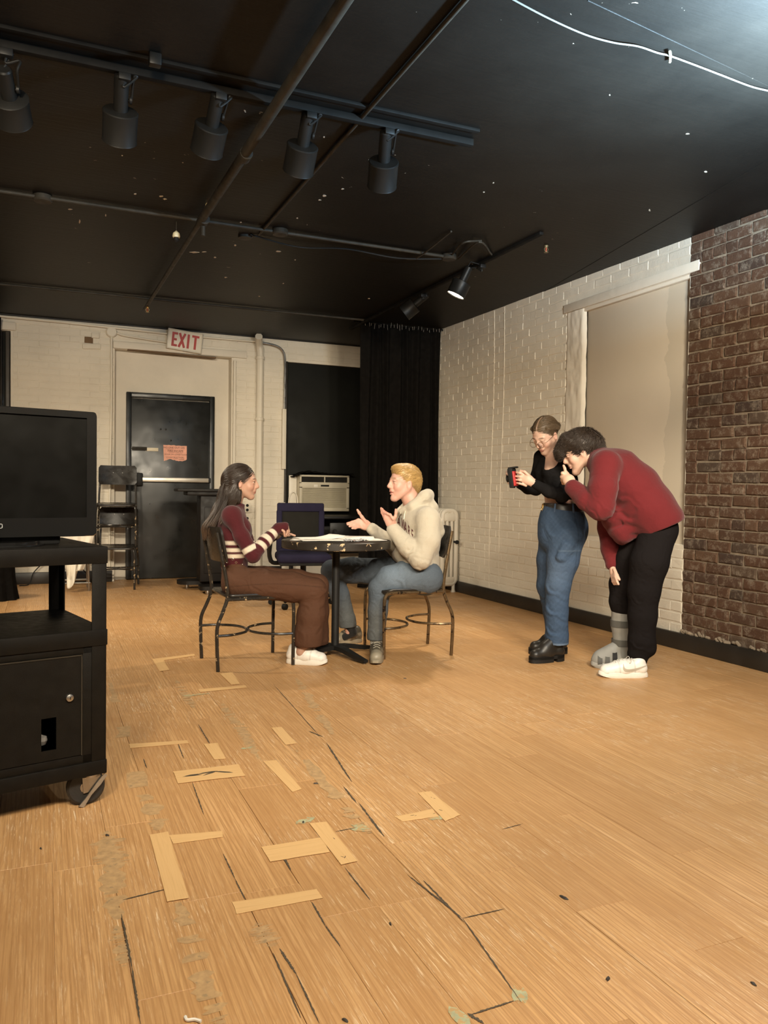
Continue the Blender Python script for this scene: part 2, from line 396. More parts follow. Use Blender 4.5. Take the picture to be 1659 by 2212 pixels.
# ================================================================ BRICKS
def brick_mesh(seed, L, h, mat, proud, jit, cham=.0048, chy=None):
    chy = cham if chy is None else chy
    """face towards -X (right wall frame: along Y, up Z)"""
    r = random.Random(seed); j = lambda a: r.uniform(-a, a)
    ys, zs = L/2, h/2; v = []
    for (a, b) in ((-1, -1), (1, -1), (1, 1), (-1, 1)): v.append((.02, a*ys, b*zs))
    for (a, b) in ((-1, -1), (1, -1), (1, 1), (-1, 1)): v.append((-proud+cham*.9, a*ys+j(jit), b*zs+j(jit)))
    for (a, b) in ((-1, -1), (1, -1), (1, 1), (-1, 1)): v.append((-proud+j(jit*.5), a*(ys-chy)+j(jit), b*(zs-cham)+j(jit)))
    f = [(8, 9, 10, 11)]
    for k in range(4):
        n = (k+1) % 4; f += [(k, n, 4+n, 4+k), (4+k, 4+n, 8+n, 8+k)]
    mb = MB().add(v, f)
    me = mb.mesh('brick'); me.materials.append(mat); return me, mb
BH, BL, GAP = .0768, .212, .010
def lay(parent, name, cells, mat, to_world, limit, proud, jit, seed, rz):
    """cells: list of (u, z, length, priority); individuals up to limit, the rest one mesh"""
    r = random.Random(seed); lib = {}
    cells = sorted(cells, key=lambda c: c[3]); rest = MB()
    for i, (u, z, L, pr) in enumerate(cells):
        key = (round(L, 3), r.randrange(6))
        if key not in lib: lib[key] = brick_mesh(int(key[0]*1000)*7+key[1], L+(.005 if 'paint' in name else 0), BH-GAP, mat, proud, jit, .008 if name == 'brick' else .0052, None if name == 'brick' else .0022)
        loc = Vector(to_world(u, z))+Vector((r.uniform(-.0015, .0015),)*2+(0,))
        if i < limit:
            o = link(name, lib[key][0], None, parent, loc); o.rotation_euler = (0, 0, rz)
        else:
            Rm = Matrix.Rotation(rz, 3, 'Z')
            rest.add([Rm @ Vector(p)+loc for p in lib[key][1].v], lib[key][1].f)
    if rest.v:
        o = rest.build('distant_'+name, mat, parent, False); o['kind'] = 'stuff'
def courses(u0, u1, z0, z1, hole, seed, cut_edges=()):
    """running bond between u0..u1, leaving out the rectangles in hole [(ua,ub,za,zb)]"""
    r = random.Random(seed); out = []
    nz = int((z1-z0)/BH)+1
    for i in range(nz):
        za = z0+i*BH; zm = za+BH/2
        if za+BH*.6 > z1: break
        u = u0-(BL/2 if i % 2 else 0)
        header = (i % 6 == 5)
        step = BL/2 if header else BL
        while u < u1:
            segs = [(max(u, u0), min(u+step, u1))]
            for (ha, hb, hza, hzb) in hole:
                if hza < zm < hzb:
                    ns = []
                    for a, b in segs:
                        if b <= ha or a >= hb: ns.append((a, b)); continue
                        if a < ha: ns.append((a, ha))
                        if b > hb: ns.append((hb, b))
                    segs = ns
            for a, b in segs:
                if b-a > .04: out.append(((a+b)/2, zm, round(b-a-GAP, 2)))
            u += step
    return out
# ---- right wall -------------------------------------------------------------
OP = (YR+.004, 5.80, .745, 2.665)       # blocked opening: y0,y1,z0,z1
RD = .045                              # its depth
m = MB(); TH = .34
def wallbox(mb, y0, y1, z0, z1, x=XW): mb.box((x+TH/2, (y0+y1)/2, (z0+z1)/2), (TH, y1-y0, z1-z0))
ZT = 2.99
wallbox(m, OP[1], 9.95, 0, ZT); wallbox(m, YR, OP[1], OP[3], ZT); wallbox(m, YR, OP[1], 0, OP[2]); wallbox(m, YR, OP[0], OP[2], OP[3])
m.box((XW+RD+.09, (OP[0]+OP[1])/2, (OP[2]+OP[3])/2), (.14, OP[1]-OP[0]+.1, OP[3]-OP[2]+.1))
WR = m.build('wall_right', M['white'], None, False); tag(WR, kind='structure')
m = MB(); wallbox(m, 2.55, YR, 0, ZT, XW+.002); m.build('mortar_bed', M['mortar'], WR, False)
def m_bricktex():
    n = N('red_brick_far_wall'); geo = n.n('ShaderNodeNewGeometry').outputs['Position']
    sep = n.n('ShaderNodeSeparateXYZ'); n.l(geo, sep.inputs[0]); cb = n.n('ShaderNodeCombineXYZ')
    n.l(sep.outputs[1], cb.inputs[0]); n.l(sep.outputs[2], cb.inputs[1])
    b = n.n('ShaderNodeTexBrick'); b.inputs['Scale'].default_value = 1.; b.inputs['Brick Width'].default_value = BL; b.inputs['Row Height'].default_value = BH
    b.inputs['Mortar Size'].default_value = .006; b.inputs['Color1'].default_value = (.2, .09, .05, 1); b.inputs['Color2'].default_value = (.12, .06, .04, 1); b.inputs['Mortar'].default_value = (.33, .255, .175, 1)
    n.l(cb.outputs[0], b.inputs['Vector'])
    return n.out(b.outputs['Color'], .86, 0., n.bump(b.outputs['Fac'], .5, -.006))
m = MB(); wallbox(m, -2.2, 2.55, 0, ZT, XW-.003); m.build('plain_wall', m_bricktex(), WR, False)
zbase = .0
red = [(u, z, L, abs(u-3.9)) for u, z, L in courses(2.56, YR, zbase+.03, ZT-.07, [], 1)]
red = [c for c in red if True]
lay(WR, 'brick', red, M['red'], lambda u, z: (XW, u, z), 300, .008, .0055, 11, 0.)
def ydist(u): return abs(u-4.4)
whi = [(u, z, L, u) for u, z, L in courses(YR+.004, 8.9, zbase+.03, ZT-.07, [(OP[0]-.01, OP[1], OP[2], OP[3]+.14)], 2)]
lay(WR, 'painted_brick', whi, M['white'], lambda u, z: (XW, u, z), 300, .0040, .0035, 12, 0.)
# lintel, reveal plaster, panel of the blocked opening
m = MB().rbox((XW+.016, (OP[0]+OP[1])/2-.03, OP[3]+.040), (.065, OP[1]-OP[0]+.13, .075), .006)
m.build('lintel', M['white_plain'], WR)
m = MB().rbox((XW+.024, (OP[0]+OP[1])/2, OP[3]-.012), (.04, OP[1]-OP[0]-.01, .03), .006); m.build('lintel_batten', M['white_plain'], WR)
def m_panel():
    n = N('tan_panel_paint'); geo = n.n('ShaderNodeNewGeometry').outputs['Position']
    c = n.ramp(n.noise(geo, 1.5, 4, .5), [(.3, (.55, .475, .37)), (.7, (.60, .52, .41))])
    sep = n.n('ShaderNodeSeparateXYZ'); n.l(geo, sep.inputs[0])
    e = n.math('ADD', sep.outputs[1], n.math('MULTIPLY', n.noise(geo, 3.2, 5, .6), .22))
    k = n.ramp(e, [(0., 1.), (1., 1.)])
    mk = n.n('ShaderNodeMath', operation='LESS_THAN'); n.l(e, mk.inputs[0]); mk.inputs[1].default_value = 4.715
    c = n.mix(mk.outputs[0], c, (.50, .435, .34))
    return n.out(c, .7, 0., n.bump(n.noise(geo, 60, 4), .12, .003), Specular_IOR_Level=.3)
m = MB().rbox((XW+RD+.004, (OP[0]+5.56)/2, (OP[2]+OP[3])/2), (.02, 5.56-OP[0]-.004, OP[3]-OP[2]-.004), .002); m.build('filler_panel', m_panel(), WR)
m = MB().rbox((XW+RD*.5+.004, (OP[0]+OP[1])/2, OP[2]-.004), (RD-.004, OP[1]-OP[0]-.004, .014), .003); m.build('opening_sill', M['white_plain'], WR)
# lumpy plaster strip between the bricks and the panel
bm = bmesh.new(); bmesh.ops.create_grid(bm, x_segments=16, y_segments=90, size=.5); yl, yh = 5.55, 5.815
for p in bm.verts:
    y = yl+(p.co.x+.5)*(yh-yl); z = OP[2]-.03+(p.co.y+.5)*(OP[3]-OP[2]+.03)
    e_ = max(0, abs(p.co.x)*2-.8)/.2; edge = .010*mnoise.noise(Vector((p.co.x*2, z*7, 5)))*e_
    p.co = Vector((XW-.006-.007*mnoise.noise(Vector((y*11, z*5, 2)))-.006*mnoise.noise(Vector((y*30, z*16, 7)))+.030*e_*e_, y+edge, z))
me = bpy.data.meshes.new('plaster_strip'); bm.to_mesh(me); bm.free(); me.shade_smooth(); o = link('plaster_strip', me, M['white_plain'], WR)
# a vertical cable run under paint
for yy in (7.02, 6.83):
    MB().tube([(XW-.004, yy+.02*math.sin(z*2.1), z) for z in np.linspace(.13, 2.93, 26)], .0045, 6).build('painted_strip', M['white'], WR)
# baseboards
m = MB().rbox((XW-.022, (YR+9.7)/2-.6, .06), (.03, 9.7-YR+1.2+1.4, .12), .006)
o = m.build('baseboard_right', M['black_trim']); tag(o, kind='structure')
# crumbling mortar above the baseboard of the red part
r = random.Random(5); m = MB()
for i in range(60):
    y = r.uniform(3.0, 4.36); s = r.uniform(.012, .03)
    m.rbox((XW-.012, y, .127+r.uniform(-.004, .012)), (s*.8, s*1.7, s*.8), s*.25, Euler((r.random(), r.random(), r.random())).to_matrix(), 1)
o = m.build('crumbled_mortar', M['mortar'], WR); o['kind'] = 'stuff'
# ---- back wall ----------------------------------------------------------------
DR = (.772, 2.125, 2.685, .14)      # door recess x0,x1,top,depth
WN = (2.80, 4.12, .62, 2.69)        # covered window
WL = (-1.35, -.315, .75, 2.79)      # left window
def backbox(mb, x0, x1, z0, z1): mb.box(((x0+x1)/2, YB+.17, (z0+z1)/2), (x1-x0, .34, z1-z0))
m = MB()
backbox(m, -2.6, WL[0], 0, 3.02); backbox(m, WL[0], WL[1], 0, WL[2]); backbox(m, WL[0], WL[1], WL[3], 3.02); backbox(m, WL[1], DR[0], 0, 3.02)
backbox(m, DR[0], DR[1], DR[2], 3.02); backbox(m, DR[1], WN[0], 0, 3.02); backbox(m, WN[0], WN[1], WN[3], 3.02); backbox(m, WN[0], WN[1], 0, WN[2]); backbox(m, WN[1], XW+.2, 0, 3.02)
m.box(((DR[0]+DR[1])/2, YB+DR[3]+.1, 1.36), (DR[1]-DR[0]+.02, .16, 2.74))
WB = m.build('wall_back', M['white'], None, False); tag(WB, kind='structure')
hol = [(DR[0]-.01, DR[1]+.01, -1, DR[2]+.09), (WN[0]-.02, 9, -1, WN[3]+.015), (WL[0], WL[1]+.02, WL[2], WL[3]+.015), (.45, .53, 2.72, 2.80)]
bw = [(u, z, L, abs(u-.35)+abs(z-1.9)*.3) for u, z, L in courses(-1.3, 4.2, .03, 2.93, hol, 4)]
bw = [c for c in bw if proj((c[0], YB, c[1]))[0] > -25 and c[0] < 3.95]
lay(WB, 'painted_brick', bw, M['white'], lambda u, z: (u, YB, z), 300, .0040, .0035, 13, PI/2)
# loose dark brick gap by the junction box
m = MB().box((.49, YB-.004, 2.76), (.09, .012, .07)); m.build('brick_gap', M['subfloor'], WB, False)
for x, z, w in ((.56, 2.815, .09), (.52, 2.69, .2)): MB().rbox((x, YB-.006, z), (w, .03, .062), .012, Euler((0, r.uniform(-.06, .06), 0)).to_matrix()).build('loose_brick', M['white'], WB)
MB().rbox((1.53, YB+.02, DR[2]+.045), (1.56, .10, .085), .014).build('lintel', M['white_plain'], WB)
MB().rbox((-.83, YB+.0, WL[3]+.05), (1.14, .06, .09), .01).build('lintel', M['white_plain'], WB)
m = MB().rbox((1.45, YB+DR[3]+.016, 1.35), (DR[1]-DR[0]-.006, .02, 2.66), .003); m.build('plaster_face', M['white_plain'], WB)
MB().box((1.42, YB+.01, DR[2]-.008), (1.02, .07, .015), Euler((0, .02, 0)).to_matrix()).build('lintel_crack', M['subfloor'], WB, False)
# black band painted between wall and ceiling
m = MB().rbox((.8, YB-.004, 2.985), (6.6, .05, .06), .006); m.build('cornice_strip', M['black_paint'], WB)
m = MB().rbox((-.9, YB-.02, .065), (3.3, .03, .13), .006); o = m.build('baseboard_back', M['black_trim']); tag(o, kind='structure')
m = MB().rbox((2.46, YB-.02, .065), (.62, .03, .13), .006); o = m.build('baseboard_back', M['black_trim']); tag(o, kind='structure')
# ---- walls out of the picture (they only bounce the light)
m = MB().box((-2.65, 3.9, 1.48), (.1, 12.2, 2.96)); o = m.build('wall_left', M['white_plain'], None, False); tag(o, kind='structure')
m = MB().box((.9, -2.15, 1.48), (7.2, .1, 2.96)); o = m.build('wall_front', M['white_plain'], None, False); tag(o, kind='structure')
# ---- the door ------------------------------------------------------------------
YD = YB+DR[3]
def m_door():
    n = N('dented_black_door'); co = n.n('ShaderNodeNewGeometry').outputs['Position']
    c = n.ramp(n.noise(co, 4, 5), [(.3, (.008, .0085, .008)), (.7, (.014, .0145, .0135))])
    nm = n.bump(n.noise(co, 1.9, 2, .5), .42, .05); nm = n.bump(n.noise(co, 60, 4), .12, .002, nm)
    return n.out(c, n.ramp(n.noise(co, 7, 4), [(.3, .26), (.7, .42)]), 0., nm, Specular_IOR_Level=.45)
M['door'] = m_door()
m = MB().rbox((1.424, YD-.022, 1.075), (.93, .045, 2.13), .004); DOOR = m.build('door_1', M['door']); tag(DOOR, kind='structure')
fr = MB()
fr.rbox((.938, YD-.03, 1.11), (.056, .08, 2.20), .006); fr.rbox((1.910, YD-.03, 1.11), (.056, .08, 2.20), .006); fr.rbox((1.424, YD-.03, 2.18), (.92, .08, .06), .006)
fr.build('door_frame', M['door'], DOOR)
MB().rbox((1.474, YD-.092, 1.188), (.78, .036, .055), .008).build('push_bar', pbr('worn_aluminium', (.52, .48, .41), .38, .7, bump=.1), DOOR)
MB().rbox((1.055, YD-.085, 1.188), (.075, .06, .15), .01).build('latch_case', M['black_metal'], DOOR)
MB().rbox((1.87, YD-.07, 1.188), (.04, .06, .06), .006).build('bar_bracket', M['black_metal'], DOOR)
b = MB().rbox((1.06, YD-.053, 1.55), (.17, .016, .045), .004); b.tube([(.97, YD-.06, 1.55), (1.12, YD-.06, 1.55)], .008, 8); b.build('slide_bolt', M['dull_pipe'], DOOR)
MB().rbox((1.20, YD-.053, 1.545), (.15, .01, .04), .002).build('bolt_label', pbr('yellowed_label', (.62, .54, .40), .6), DOOR)
for x in (1.36, 1.42, 1.30): MB().lathe([(.012, 0), (.012, .006), (.0, .01)], (x, YD-.045, 1.79 if x < 1.4 else 1.66), 8, Euler((PI/2, 0, 0)).to_matrix()).build('door_dent', M['door'], DOOR)
# note taped on the door
NT = empty('door_note', (1.471, YD-.048, 1.512), 0, 'torn pink handwritten note taped to the black door', 'note')
r = random.Random(9); out = []
for t in np.linspace(-.138, .138, 14): out.append((t, 0, .092+r.uniform(-.002, .002)+(-.004 if t > 0 else 0)))
for t in np.linspace(.138, -.130, 18): out.append((t, 0, -.088-.012*math.sin(t*30)+r.uniform(-.006, .006)))
MB().prism(out, (0, -.001, 0), (0, .001, 0)).build('paper', pbr('salmon_paper', (.72, .36, .26), .8, var=.12, vs=14), NT, False)
ink = pbr('note_ink', (.10, .03, .025), .7)
Rt = Matrix.Rotation(PI/2, 4, 'X')
for i, (tx, z, s, x) in enumerate([('NO ONE OUT ON', .062, .030, -.012), ('FIRE ESCAPE', .022, .034, .005), ('DOOR ON LOWER FLOOR', -.02, .022, .01), ('CONSTRUCTION', -.056, .026, .0), ('DANGER', -.078, .016, .075)]):
    me = text_mesh(tx, s, .0003); me.materials.append(ink); o = link('lettering', me, None, NT, (x, -.0016, z)); o.rotation_euler = (PI/2, 0, 0)
for x0, x1, z in ((-.10, -.02, .044), (-.075, -.01, .004), (.01, .085, .002), (-.03, .03, -.07)): MB().box(((x0+x1)/2, -.0016, z), (x1-x0, .0006, .002)).build('underline', ink, NT, False)
# exit sign
EX = empty('exit_sign', (1.548, YB-.06, 2.826), 0, 'white exit sign with red letters hanging crooked above the door', 'exit sign')
EX.rotation_euler = (0, math.radians(5.5), 0)
cream = pbr('sign_cream', (.74, .68, .56), .45)
MB().rbox((0, 0, 0), (.40, .055, .235), .006).build('housing', cream, EX)
fr = MB()
for a in ((0, .113, .40, .012), (0, -.113, .40, .012)): fr.rbox((a[0], -.03, a[1]), (a[2], .012, a[3]), .003)
for a in ((-.196, 0, .012, .235), (.196, 0, .012, .235)): fr.rbox((a[0], -.03, a[1]), (a[2], .012, a[3]), .003)
fr.build('rim', pbr('sign_rim', (.60, .54, .43), .5), EX)
redp = pbr('sign_red', (.42, .045, .035), .5)
# narrow bold block letters drawn as bars
def bars(mb, segs, x, w=.026):
    for (x0, z0, x1, z1) in segs:
        p, q = Vector((x+x0, -.0305-.0004*len(mb.v)/8, z0)), Vector((x+x1, -.0305-.0004*len(mb.v)/8, z1)); d = q-p; L = d.length
        an = math.atan2(d.z, d.x)
        mb.box((p+q)/2, (L+(0 if abs(d.x) > .001 and abs(d.z) > .001 else .0), .005, w), Matrix.Rotation(-an, 3, 'Y'))
hz = .083
for nm, segs, x in (('E', [(0, -hz, 0, hz), (-.013, hz-.013, .052, hz-.013), (-.013, 0, .044, 0), (-.013, -hz+.013, .052, -hz+.013)], -.137), ('X', [(-.032, -hz, .032, hz), (-.032, hz, .032, -hz)], -.033), ('I', [(0, -hz, 0, hz)], .040), ('T', [(0, -hz, 0, hz), (-.042, hz-.013, .042, hz-.013)], .122)):
    b = MB(); bars(b, segs, x); b.build('letter', redp, EX, False)
# ---- pipes on the back wall
def pipe(name, pts, r, mat, label, cat='pipe', group=None, n=10, cr=6):
    o = empty(name, pts[0], 0, label, cat, group)
    MB().tube([Vector(p)-Vector(pts[0]) for p in (curve_pts(pts, cr) if cr else pts)], r, n).build('run', mat, o)
    return o
YP = YB-.035
dp = pipe('drain_pipe', [(2.40, YP-.2, 2.93), (2.44, YP-.06, 2.86), (2.462, YP-.03, 2.76), (2.462, YP-.03, 2.6), (2.462, YP-.03, .1)], .045, M['white_pipe'], 'thick cream drain pipe running down the wall right of the exit door', 'pipe')
for z in (2.70, 1.95): MB().lathe([(.05, -.02), (.054, -.015), (.054, .015), (.05, .02)], Vector((2.462, YP-.03, z))-Vector((2.40, YP-.2, 2.93)), 16).build('coupling', M['white_pipe'], dp)
o = pipe('conduit', [(2.40, YP, 2.90), (2.66, YP, 2.87), (2.76, YP, 2.80), (2.785, YP, 2.66), (2.785, YP, 2.3), (2.78, YP, 1.36)], .016, M['steel'], 'thin steel conduit bending down beside the black covered window')
MB().rbox(Vector((2.78, YP-.006, 1.72))-Vector((2.40, YP, 2.90)), (.05, .04, .75), .006).build('raceway', M['white_pipe'], o)
jb = pipe('junction_box_drop', [(.733, YP+.005, 2.84), (.733, YP+.005, 2.0), (.72, YP+.005, 1.0), (.72, YP+.005, .15)], .014, M['white_pipe'], 'cream conduit dropping from a round junction box left of the door', 'conduit')
MB().lathe([(.062, 0), (.062, .03), (.05, .045), (.0, .046)], Vector((.733, YP+.03, 2.868))-Vector((.733, YP+.005, 2.84)), 20, Euler((PI/2, 0, 0)).to_matrix()).build('junction_cover', M['white_pipe'], jb)
pipe('conduit', [(-1.3, YP, 2.94), (.2, YP, 2.93), (1.35, YP, 2.905)], .014, M['white_pipe'], 'long cream conduit running along the top of the back wall to the exit sign', 'conduit', cr=0)
pipe('conduit', [(.79, YP, 2.86), (.9, YP, 2.835), (1.36, YP, 2.80)], .011, M['white_pipe'], 'short cream conduit between the round junction box and the exit sign', 'conduit')
pipe('conduit', [(1.74, YP, 2.90), (2.2, YP, 2.90), (2.45, YP-.02, 2.90)], .013, M['white_pipe'], 'cream conduit running from the exit sign to the drain pipe', 'conduit')
MB().rbox((2.155, YP, 1.35), (.03, .03, 2.6), .004).build('trim_1', M['white'], None)['kind'] = 'structure'
# wall sockets low by the drain pipe
for lx, lz, lab in ((2.33, .86, 'small cream wall socket plate low beside the drain pipe'), (2.33, .70, 'lower cream wall socket plate under another beside the drain pipe')):
    s = empty('wall_socket', (lx, YB-.012, lz), 0, lab, 'socket')
    MB().rbox((0, 0, 0), (.09, .012, .12), .004).build('plate', M['white_pipe'], s)
    for dz in (-.028, .028): MB().lathe([(.018, 0), (.018, .003), (.0, .004)], (0, -.006, dz), 12, Euler((PI/2, 0, 0)).to_matrix()).build('outlet', M['black_matte'], s)
# ---- covered window with air conditioner
m = MB().rbox(((WN[0]+WN[1])/2, YB+.05, (WN[2]+WN[3])/2), (WN[1]-WN[0], .03, WN[3]-WN[2]), .004); WIN = m.build('window_1', pbr('black_window_board', (.0085, .0088, .0072), .6, var=.25, vs=2, spec=.15)); tag(WIN, kind='structure')
b = MB(); b.rbox(((WN[0]+WN[1])/2, YB+.01, WN[2]), (WN[1]-WN[0]+.1, .12, .04), .005); b.build('window_sill', M['black_trim'], WIN)
b = MB(); b.rbox((WN[0]+.012, YB+.0, (WN[2]+WN[3])/2), (.03, .07, WN[3]-WN[2]), .004); b.build('window_frame', M['black_trim'], WIN)
m = MB().rbox((-.83, YB+.08, 1.77), (1.03, .03, 2.03), .004); W2 = m.build('window_2', pbr('dark_glass', (.02, .02, .018), .15)); tag(W2, kind='structure')
b = MB()
for x in (-.345, -.42, -1.32): b.rbox((x, YB+.03, 1.77), (.04, .06, 2.03), .004)
b.rbox((-.83, YB+.03, 1.8), (1.0, .05, .05), .004); b.build('window_frame', pbr('dark_brown_frame', (.045, .035, .025), .5), W2)
# ================================================================ CEILING FITTINGS
M['can'] = pbr('black_lamp_can', (.0075, .0070, .0062), .45, var=.2, spec=.2)
M['rail'] = pbr('black_rail', (.0065, .0056, .0046), .65, var=.3, vs=9, spec=.08)
def align(a, b):
    """matrix whose -Z points from a to b"""
    return (Vector(b)-Vector(a)).to_track_quat('-Z', 'Y').to_matrix()
def spot_head(top, face, attach, label, scale=1., group='track light heads', lit=False, arm=True):
    """small cylinder + wide cup; top = upper end of the narrow can, face = centre of the mouth, attach = point on the track"""
    top, face, attach = Vector(top), Vector(face), Vector(attach)
    e = empty('track_light', attach, 0, label, 'track light', group)
    Rm = align(top, face); L = (face-top).length; rel = top-attach; s = scale
    b = MB(); b.lathe([(.0, .004), (.026*s, .003), (.031*s, -.004), (.031*s, -L*.52), (.034*s, -L*.53)], rel, 24, Rm, False); b.build('lamp_neck', M['can'], e)
    cup = MB(); cup.lathe([(.030*s, -L*.52), (.072*s, -L*.53), (.077*s, -L*.545), (.075*s, -L*.60), (.075*s, -L+.004), (.077*s, -L), (.070*s, -L), (.069*s, -L*.62), (.02*s, -L*.58)], rel, 32, Rm, False)
    cup.build('lamp_shade', M['can'], e)
    lens = MB(); lens.lathe([(0, -L*.99), (.04*s, -L*.985), (.068*s, -L*.97)] if lit else [(0, -L*.80), (.03*s, -L*.81), (.066*s, -L*.74)], rel, 24, Rm, False)
    lens.build('lamp_bulb', M['bulb_on'] if lit else M['bulb_off'], e)
    if arm:
        side = Rm @ Vector((1, 0, 0)); mid = rel+Rm @ Vector((0, 0, -L*.35))
        c = [Vector((0, 0, -.02)), Vector((0, 0, -.05)), rel*.45+side*.055*s, rel+side*.05*s, mid+side*.042*s, mid+side*.03*s]
        MB().tube(curve_pts(c, 6), .0055*s, 8).build('yoke_arm', M['can'], e)
        MB().lathe([(.004, 0), (.016*s, .002), (.016*s, .012), (.004, .014)], mid+side*.034*s, 12, side.to_track_quat('Z', 'Y').to_matrix()).build('tilt_knob', M['can'], e)
        MB().tube([rel+Rm @ Vector((.0, .01, 0)), rel+Vector((.02, .01, .05)), Vector((.025, .01, .0)), Vector((.02, 0, -.01))], .004, 6).build('lamp_cord', M['black_matte'], e)
    MB().rbox((0, 0, -.015), (.05, .06, .03), .004).build('track_adapter', M['can'], e)
    return e
M['bulb_off'] = pbr('dark_bulb', (.05, .05, .048), .15)
M['bulb_on'] = emis('glowing_bulb', (1., .86, .62), 14.)
YT = 3.63
rail = empty('lighting_track', (-.9, YT, zc(YT)-.02), 0, 'long black lighting track across the ceiling carrying five unlit heads', 'track')
MB().rbox((1.45, 0, 0), (2.95, .036, .034), .004).build('rail', M['rail'], rail)
MB().rbox((1.45, -.11, .012), (2.9, .03, .016), .003).build('cable_duct', M['rail'], rail)
MB().rbox((1.33, -.16, -.01), (.05, .04, .05), .006).build('rail_clip', M['can'], rail)
def pY(px, py, y=YT): return onY(px, py, y)
heads = [((8, 150), (30, 262), 'unlit black lamp head at the far left edge of the ceiling track'), ((263, 162), (258, 304), 'upright unlit black lamp head, second from the left on the track'),
         ((471, 205), (446, 327), 'tilted unlit black lamp head left of the big ceiling pipe'), ((666, 246), (644, 370), 'tilted unlit black lamp head right of the big ceiling pipe'), ((834, 284), (825, 402), 'unlit black lamp head at the right end of the ceiling track')]
for (t, f, lab) in heads:
    a = onC(t[0]-4, t[1]-30); spot_head(pY(*t), pY(*f, YT+.20), (pY(*t).x+.01, YT, zc(YT)-.041), lab)
# far rail with the lit head
rail2 = empty('lighting_track', (3.2, 4.75, zc(6.5)-.02), 0, 'thin black lighting track near the brick wall carrying the lit head', 'track')
MB().rbox((0, 1.85, 0), (.034, 3.75, .03), .004).build('rail', M['rail'], rail2)
lt, lf = onY(1013, 578, 5.55), onY(984, 638, 5.60)
e = spot_head(lt, lf, (3.2, lt.y, zc(6.5)-.037), 'glowing black lamp head aimed down at the round table', 1.0, lit=True)
o = lamp('SPOT', lf+(lf-lt)*.06, lf+(lf-lt)*4+Vector((-.3, -.2, -.6)), 150, WARM, .06, 95, .7); o.parent = None
bt, bf = onY(922, 637, 6.62), onY(873, 677, 6.74)
spot_head(bt, bf, (3.2, bt.y, zc(6.5)-.037), 'unlit black lamp head tilted beside the black curtain', 1.0)
# behind the camera: an added track whose unseen heads light the set
rail3 = empty('lighting_track', (-1.4, .5, zc(.5)-.02), 0, 'added black lighting track behind the viewer for unseen lamp heads', 'track')
MB().rbox((1.75, 0, 0), (3.6, .036, .034), .004).build('rail', M['rail'], rail3)
for i, (loc, aim, pw, cone) in enumerate(ADDED_REAR_HEADS):
    loc, aim = Vector(loc), Vector(aim); d = (aim-loc).normalized()
    spot_head(loc-d*.24, loc-d*.02, (loc.x, .5, zc(.5)-.041), 'added unseen lamp head behind the viewer, %s along the track from the left' % ['second', 'fifth', 'seventh', 'fourth', 'sixth', 'first', 'third', 'eighth'][i], 1., 'added lamp heads behind the viewer', True)
rail4 = empty('lighting_track', (-1.15, 5.2, zc(6.8)-.02), 0, 'added black lighting track left of the picture to light the far floor', 'track')  # unseen track and heads, added to brighten the far floor
MB().rbox((0, 1.6, 0), (.036, 3.2, .034), .004).build('rail', M['rail'], rail4)
for i, (loc, aim, pw, cone) in enumerate(ADDED_SIDE_HEADS):
    loc, aim = Vector(loc), Vector(aim); d = (aim-loc).normalized()
    spot_head(loc-d*.24, loc-d*.02, (-1.15, loc.y, zc(loc.y)-.045), ('added unseen lamp head left of the picture, nearer the viewer', 'added unseen lamp head left of the picture, nearer the back wall')[i], 1., 'added lamp heads left of the picture', True)
st = empty('added_bowl_light', BOWL, 0, 'unseen cool white lamp beyond the top right, in a made-up bowl hung under the ceiling', 'hanging light')
MB().lathe([(.02, -.11), (.10, -.09), (.16, -.03), (.175, .015), (.170, .015), (.155, -.02), (.10, -.075), (.0, -.09)], (0, 0, 0), 32, None, False).build('bowl', cream, st)
MB().lathe([(0, .012), (.04, .006), (.045, -.03), (.02, -.06)], (0, 0, -.005), 20, None, False).build('light_bulb', emis('cool_bulb', (.8, .92, 1.), 3.), st)
for k in range(3):
    a = 2*PI*k/3; MB().tube([(.17*math.cos(a), .17*math.sin(a), .01), (.01*math.cos(a), .01*math.sin(a), zc(2.)-BOWL.z)], .002, 6).build('hanger_wire', M['steel'], st)
# sprinkler main and conduits
def run(name, a, b, r, mat, label, drop=.05, cat='pipe'):
    p, q = Vector(a), Vector(b); p.z = zc(p.y)-drop; q.z = zc(q.y)-drop
    e = empty(name, p, 0, label, cat); MB().tube([Vector(), (q-p)*.33, (q-p)*.66, q-p], r, 12).build('run', mat, e); return e, p, q
sp, p0, q0 = run('sprinkler_pipe', (.985, 1.2, 0), (.955, 5.35, 0), .026, M['dull_pipe'], 'thick dusty sprinkler pipe running under the black ceiling', .075)
sp2, p1, q1 = run('sprinkler_pipe', (.955, 5.30, 0), (.945, 8.35, 0), .017, M['dull_pipe'], 'thinner end of the sprinkler pipe nearing the back wall', .075)
for y in (4.15, 5.30): MB().tube([Vector((.97, y-.035, zc(y)-.075))-p0, Vector((.97, y+.035, zc(y)-.075))-p0], .034, 14).build('coupling', M['dull_pipe'], sp)
MB().tube([Vector((.97, 5.32, zc(5.3)-.075))-p0, Vector((.97, 5.32, zc(5.3)-.17))-p0], .014, 10).build('drop', M['dull_pipe'], sp)
M['brass'] = pbr('brass', (.62, .42, .17), .3, 1.)
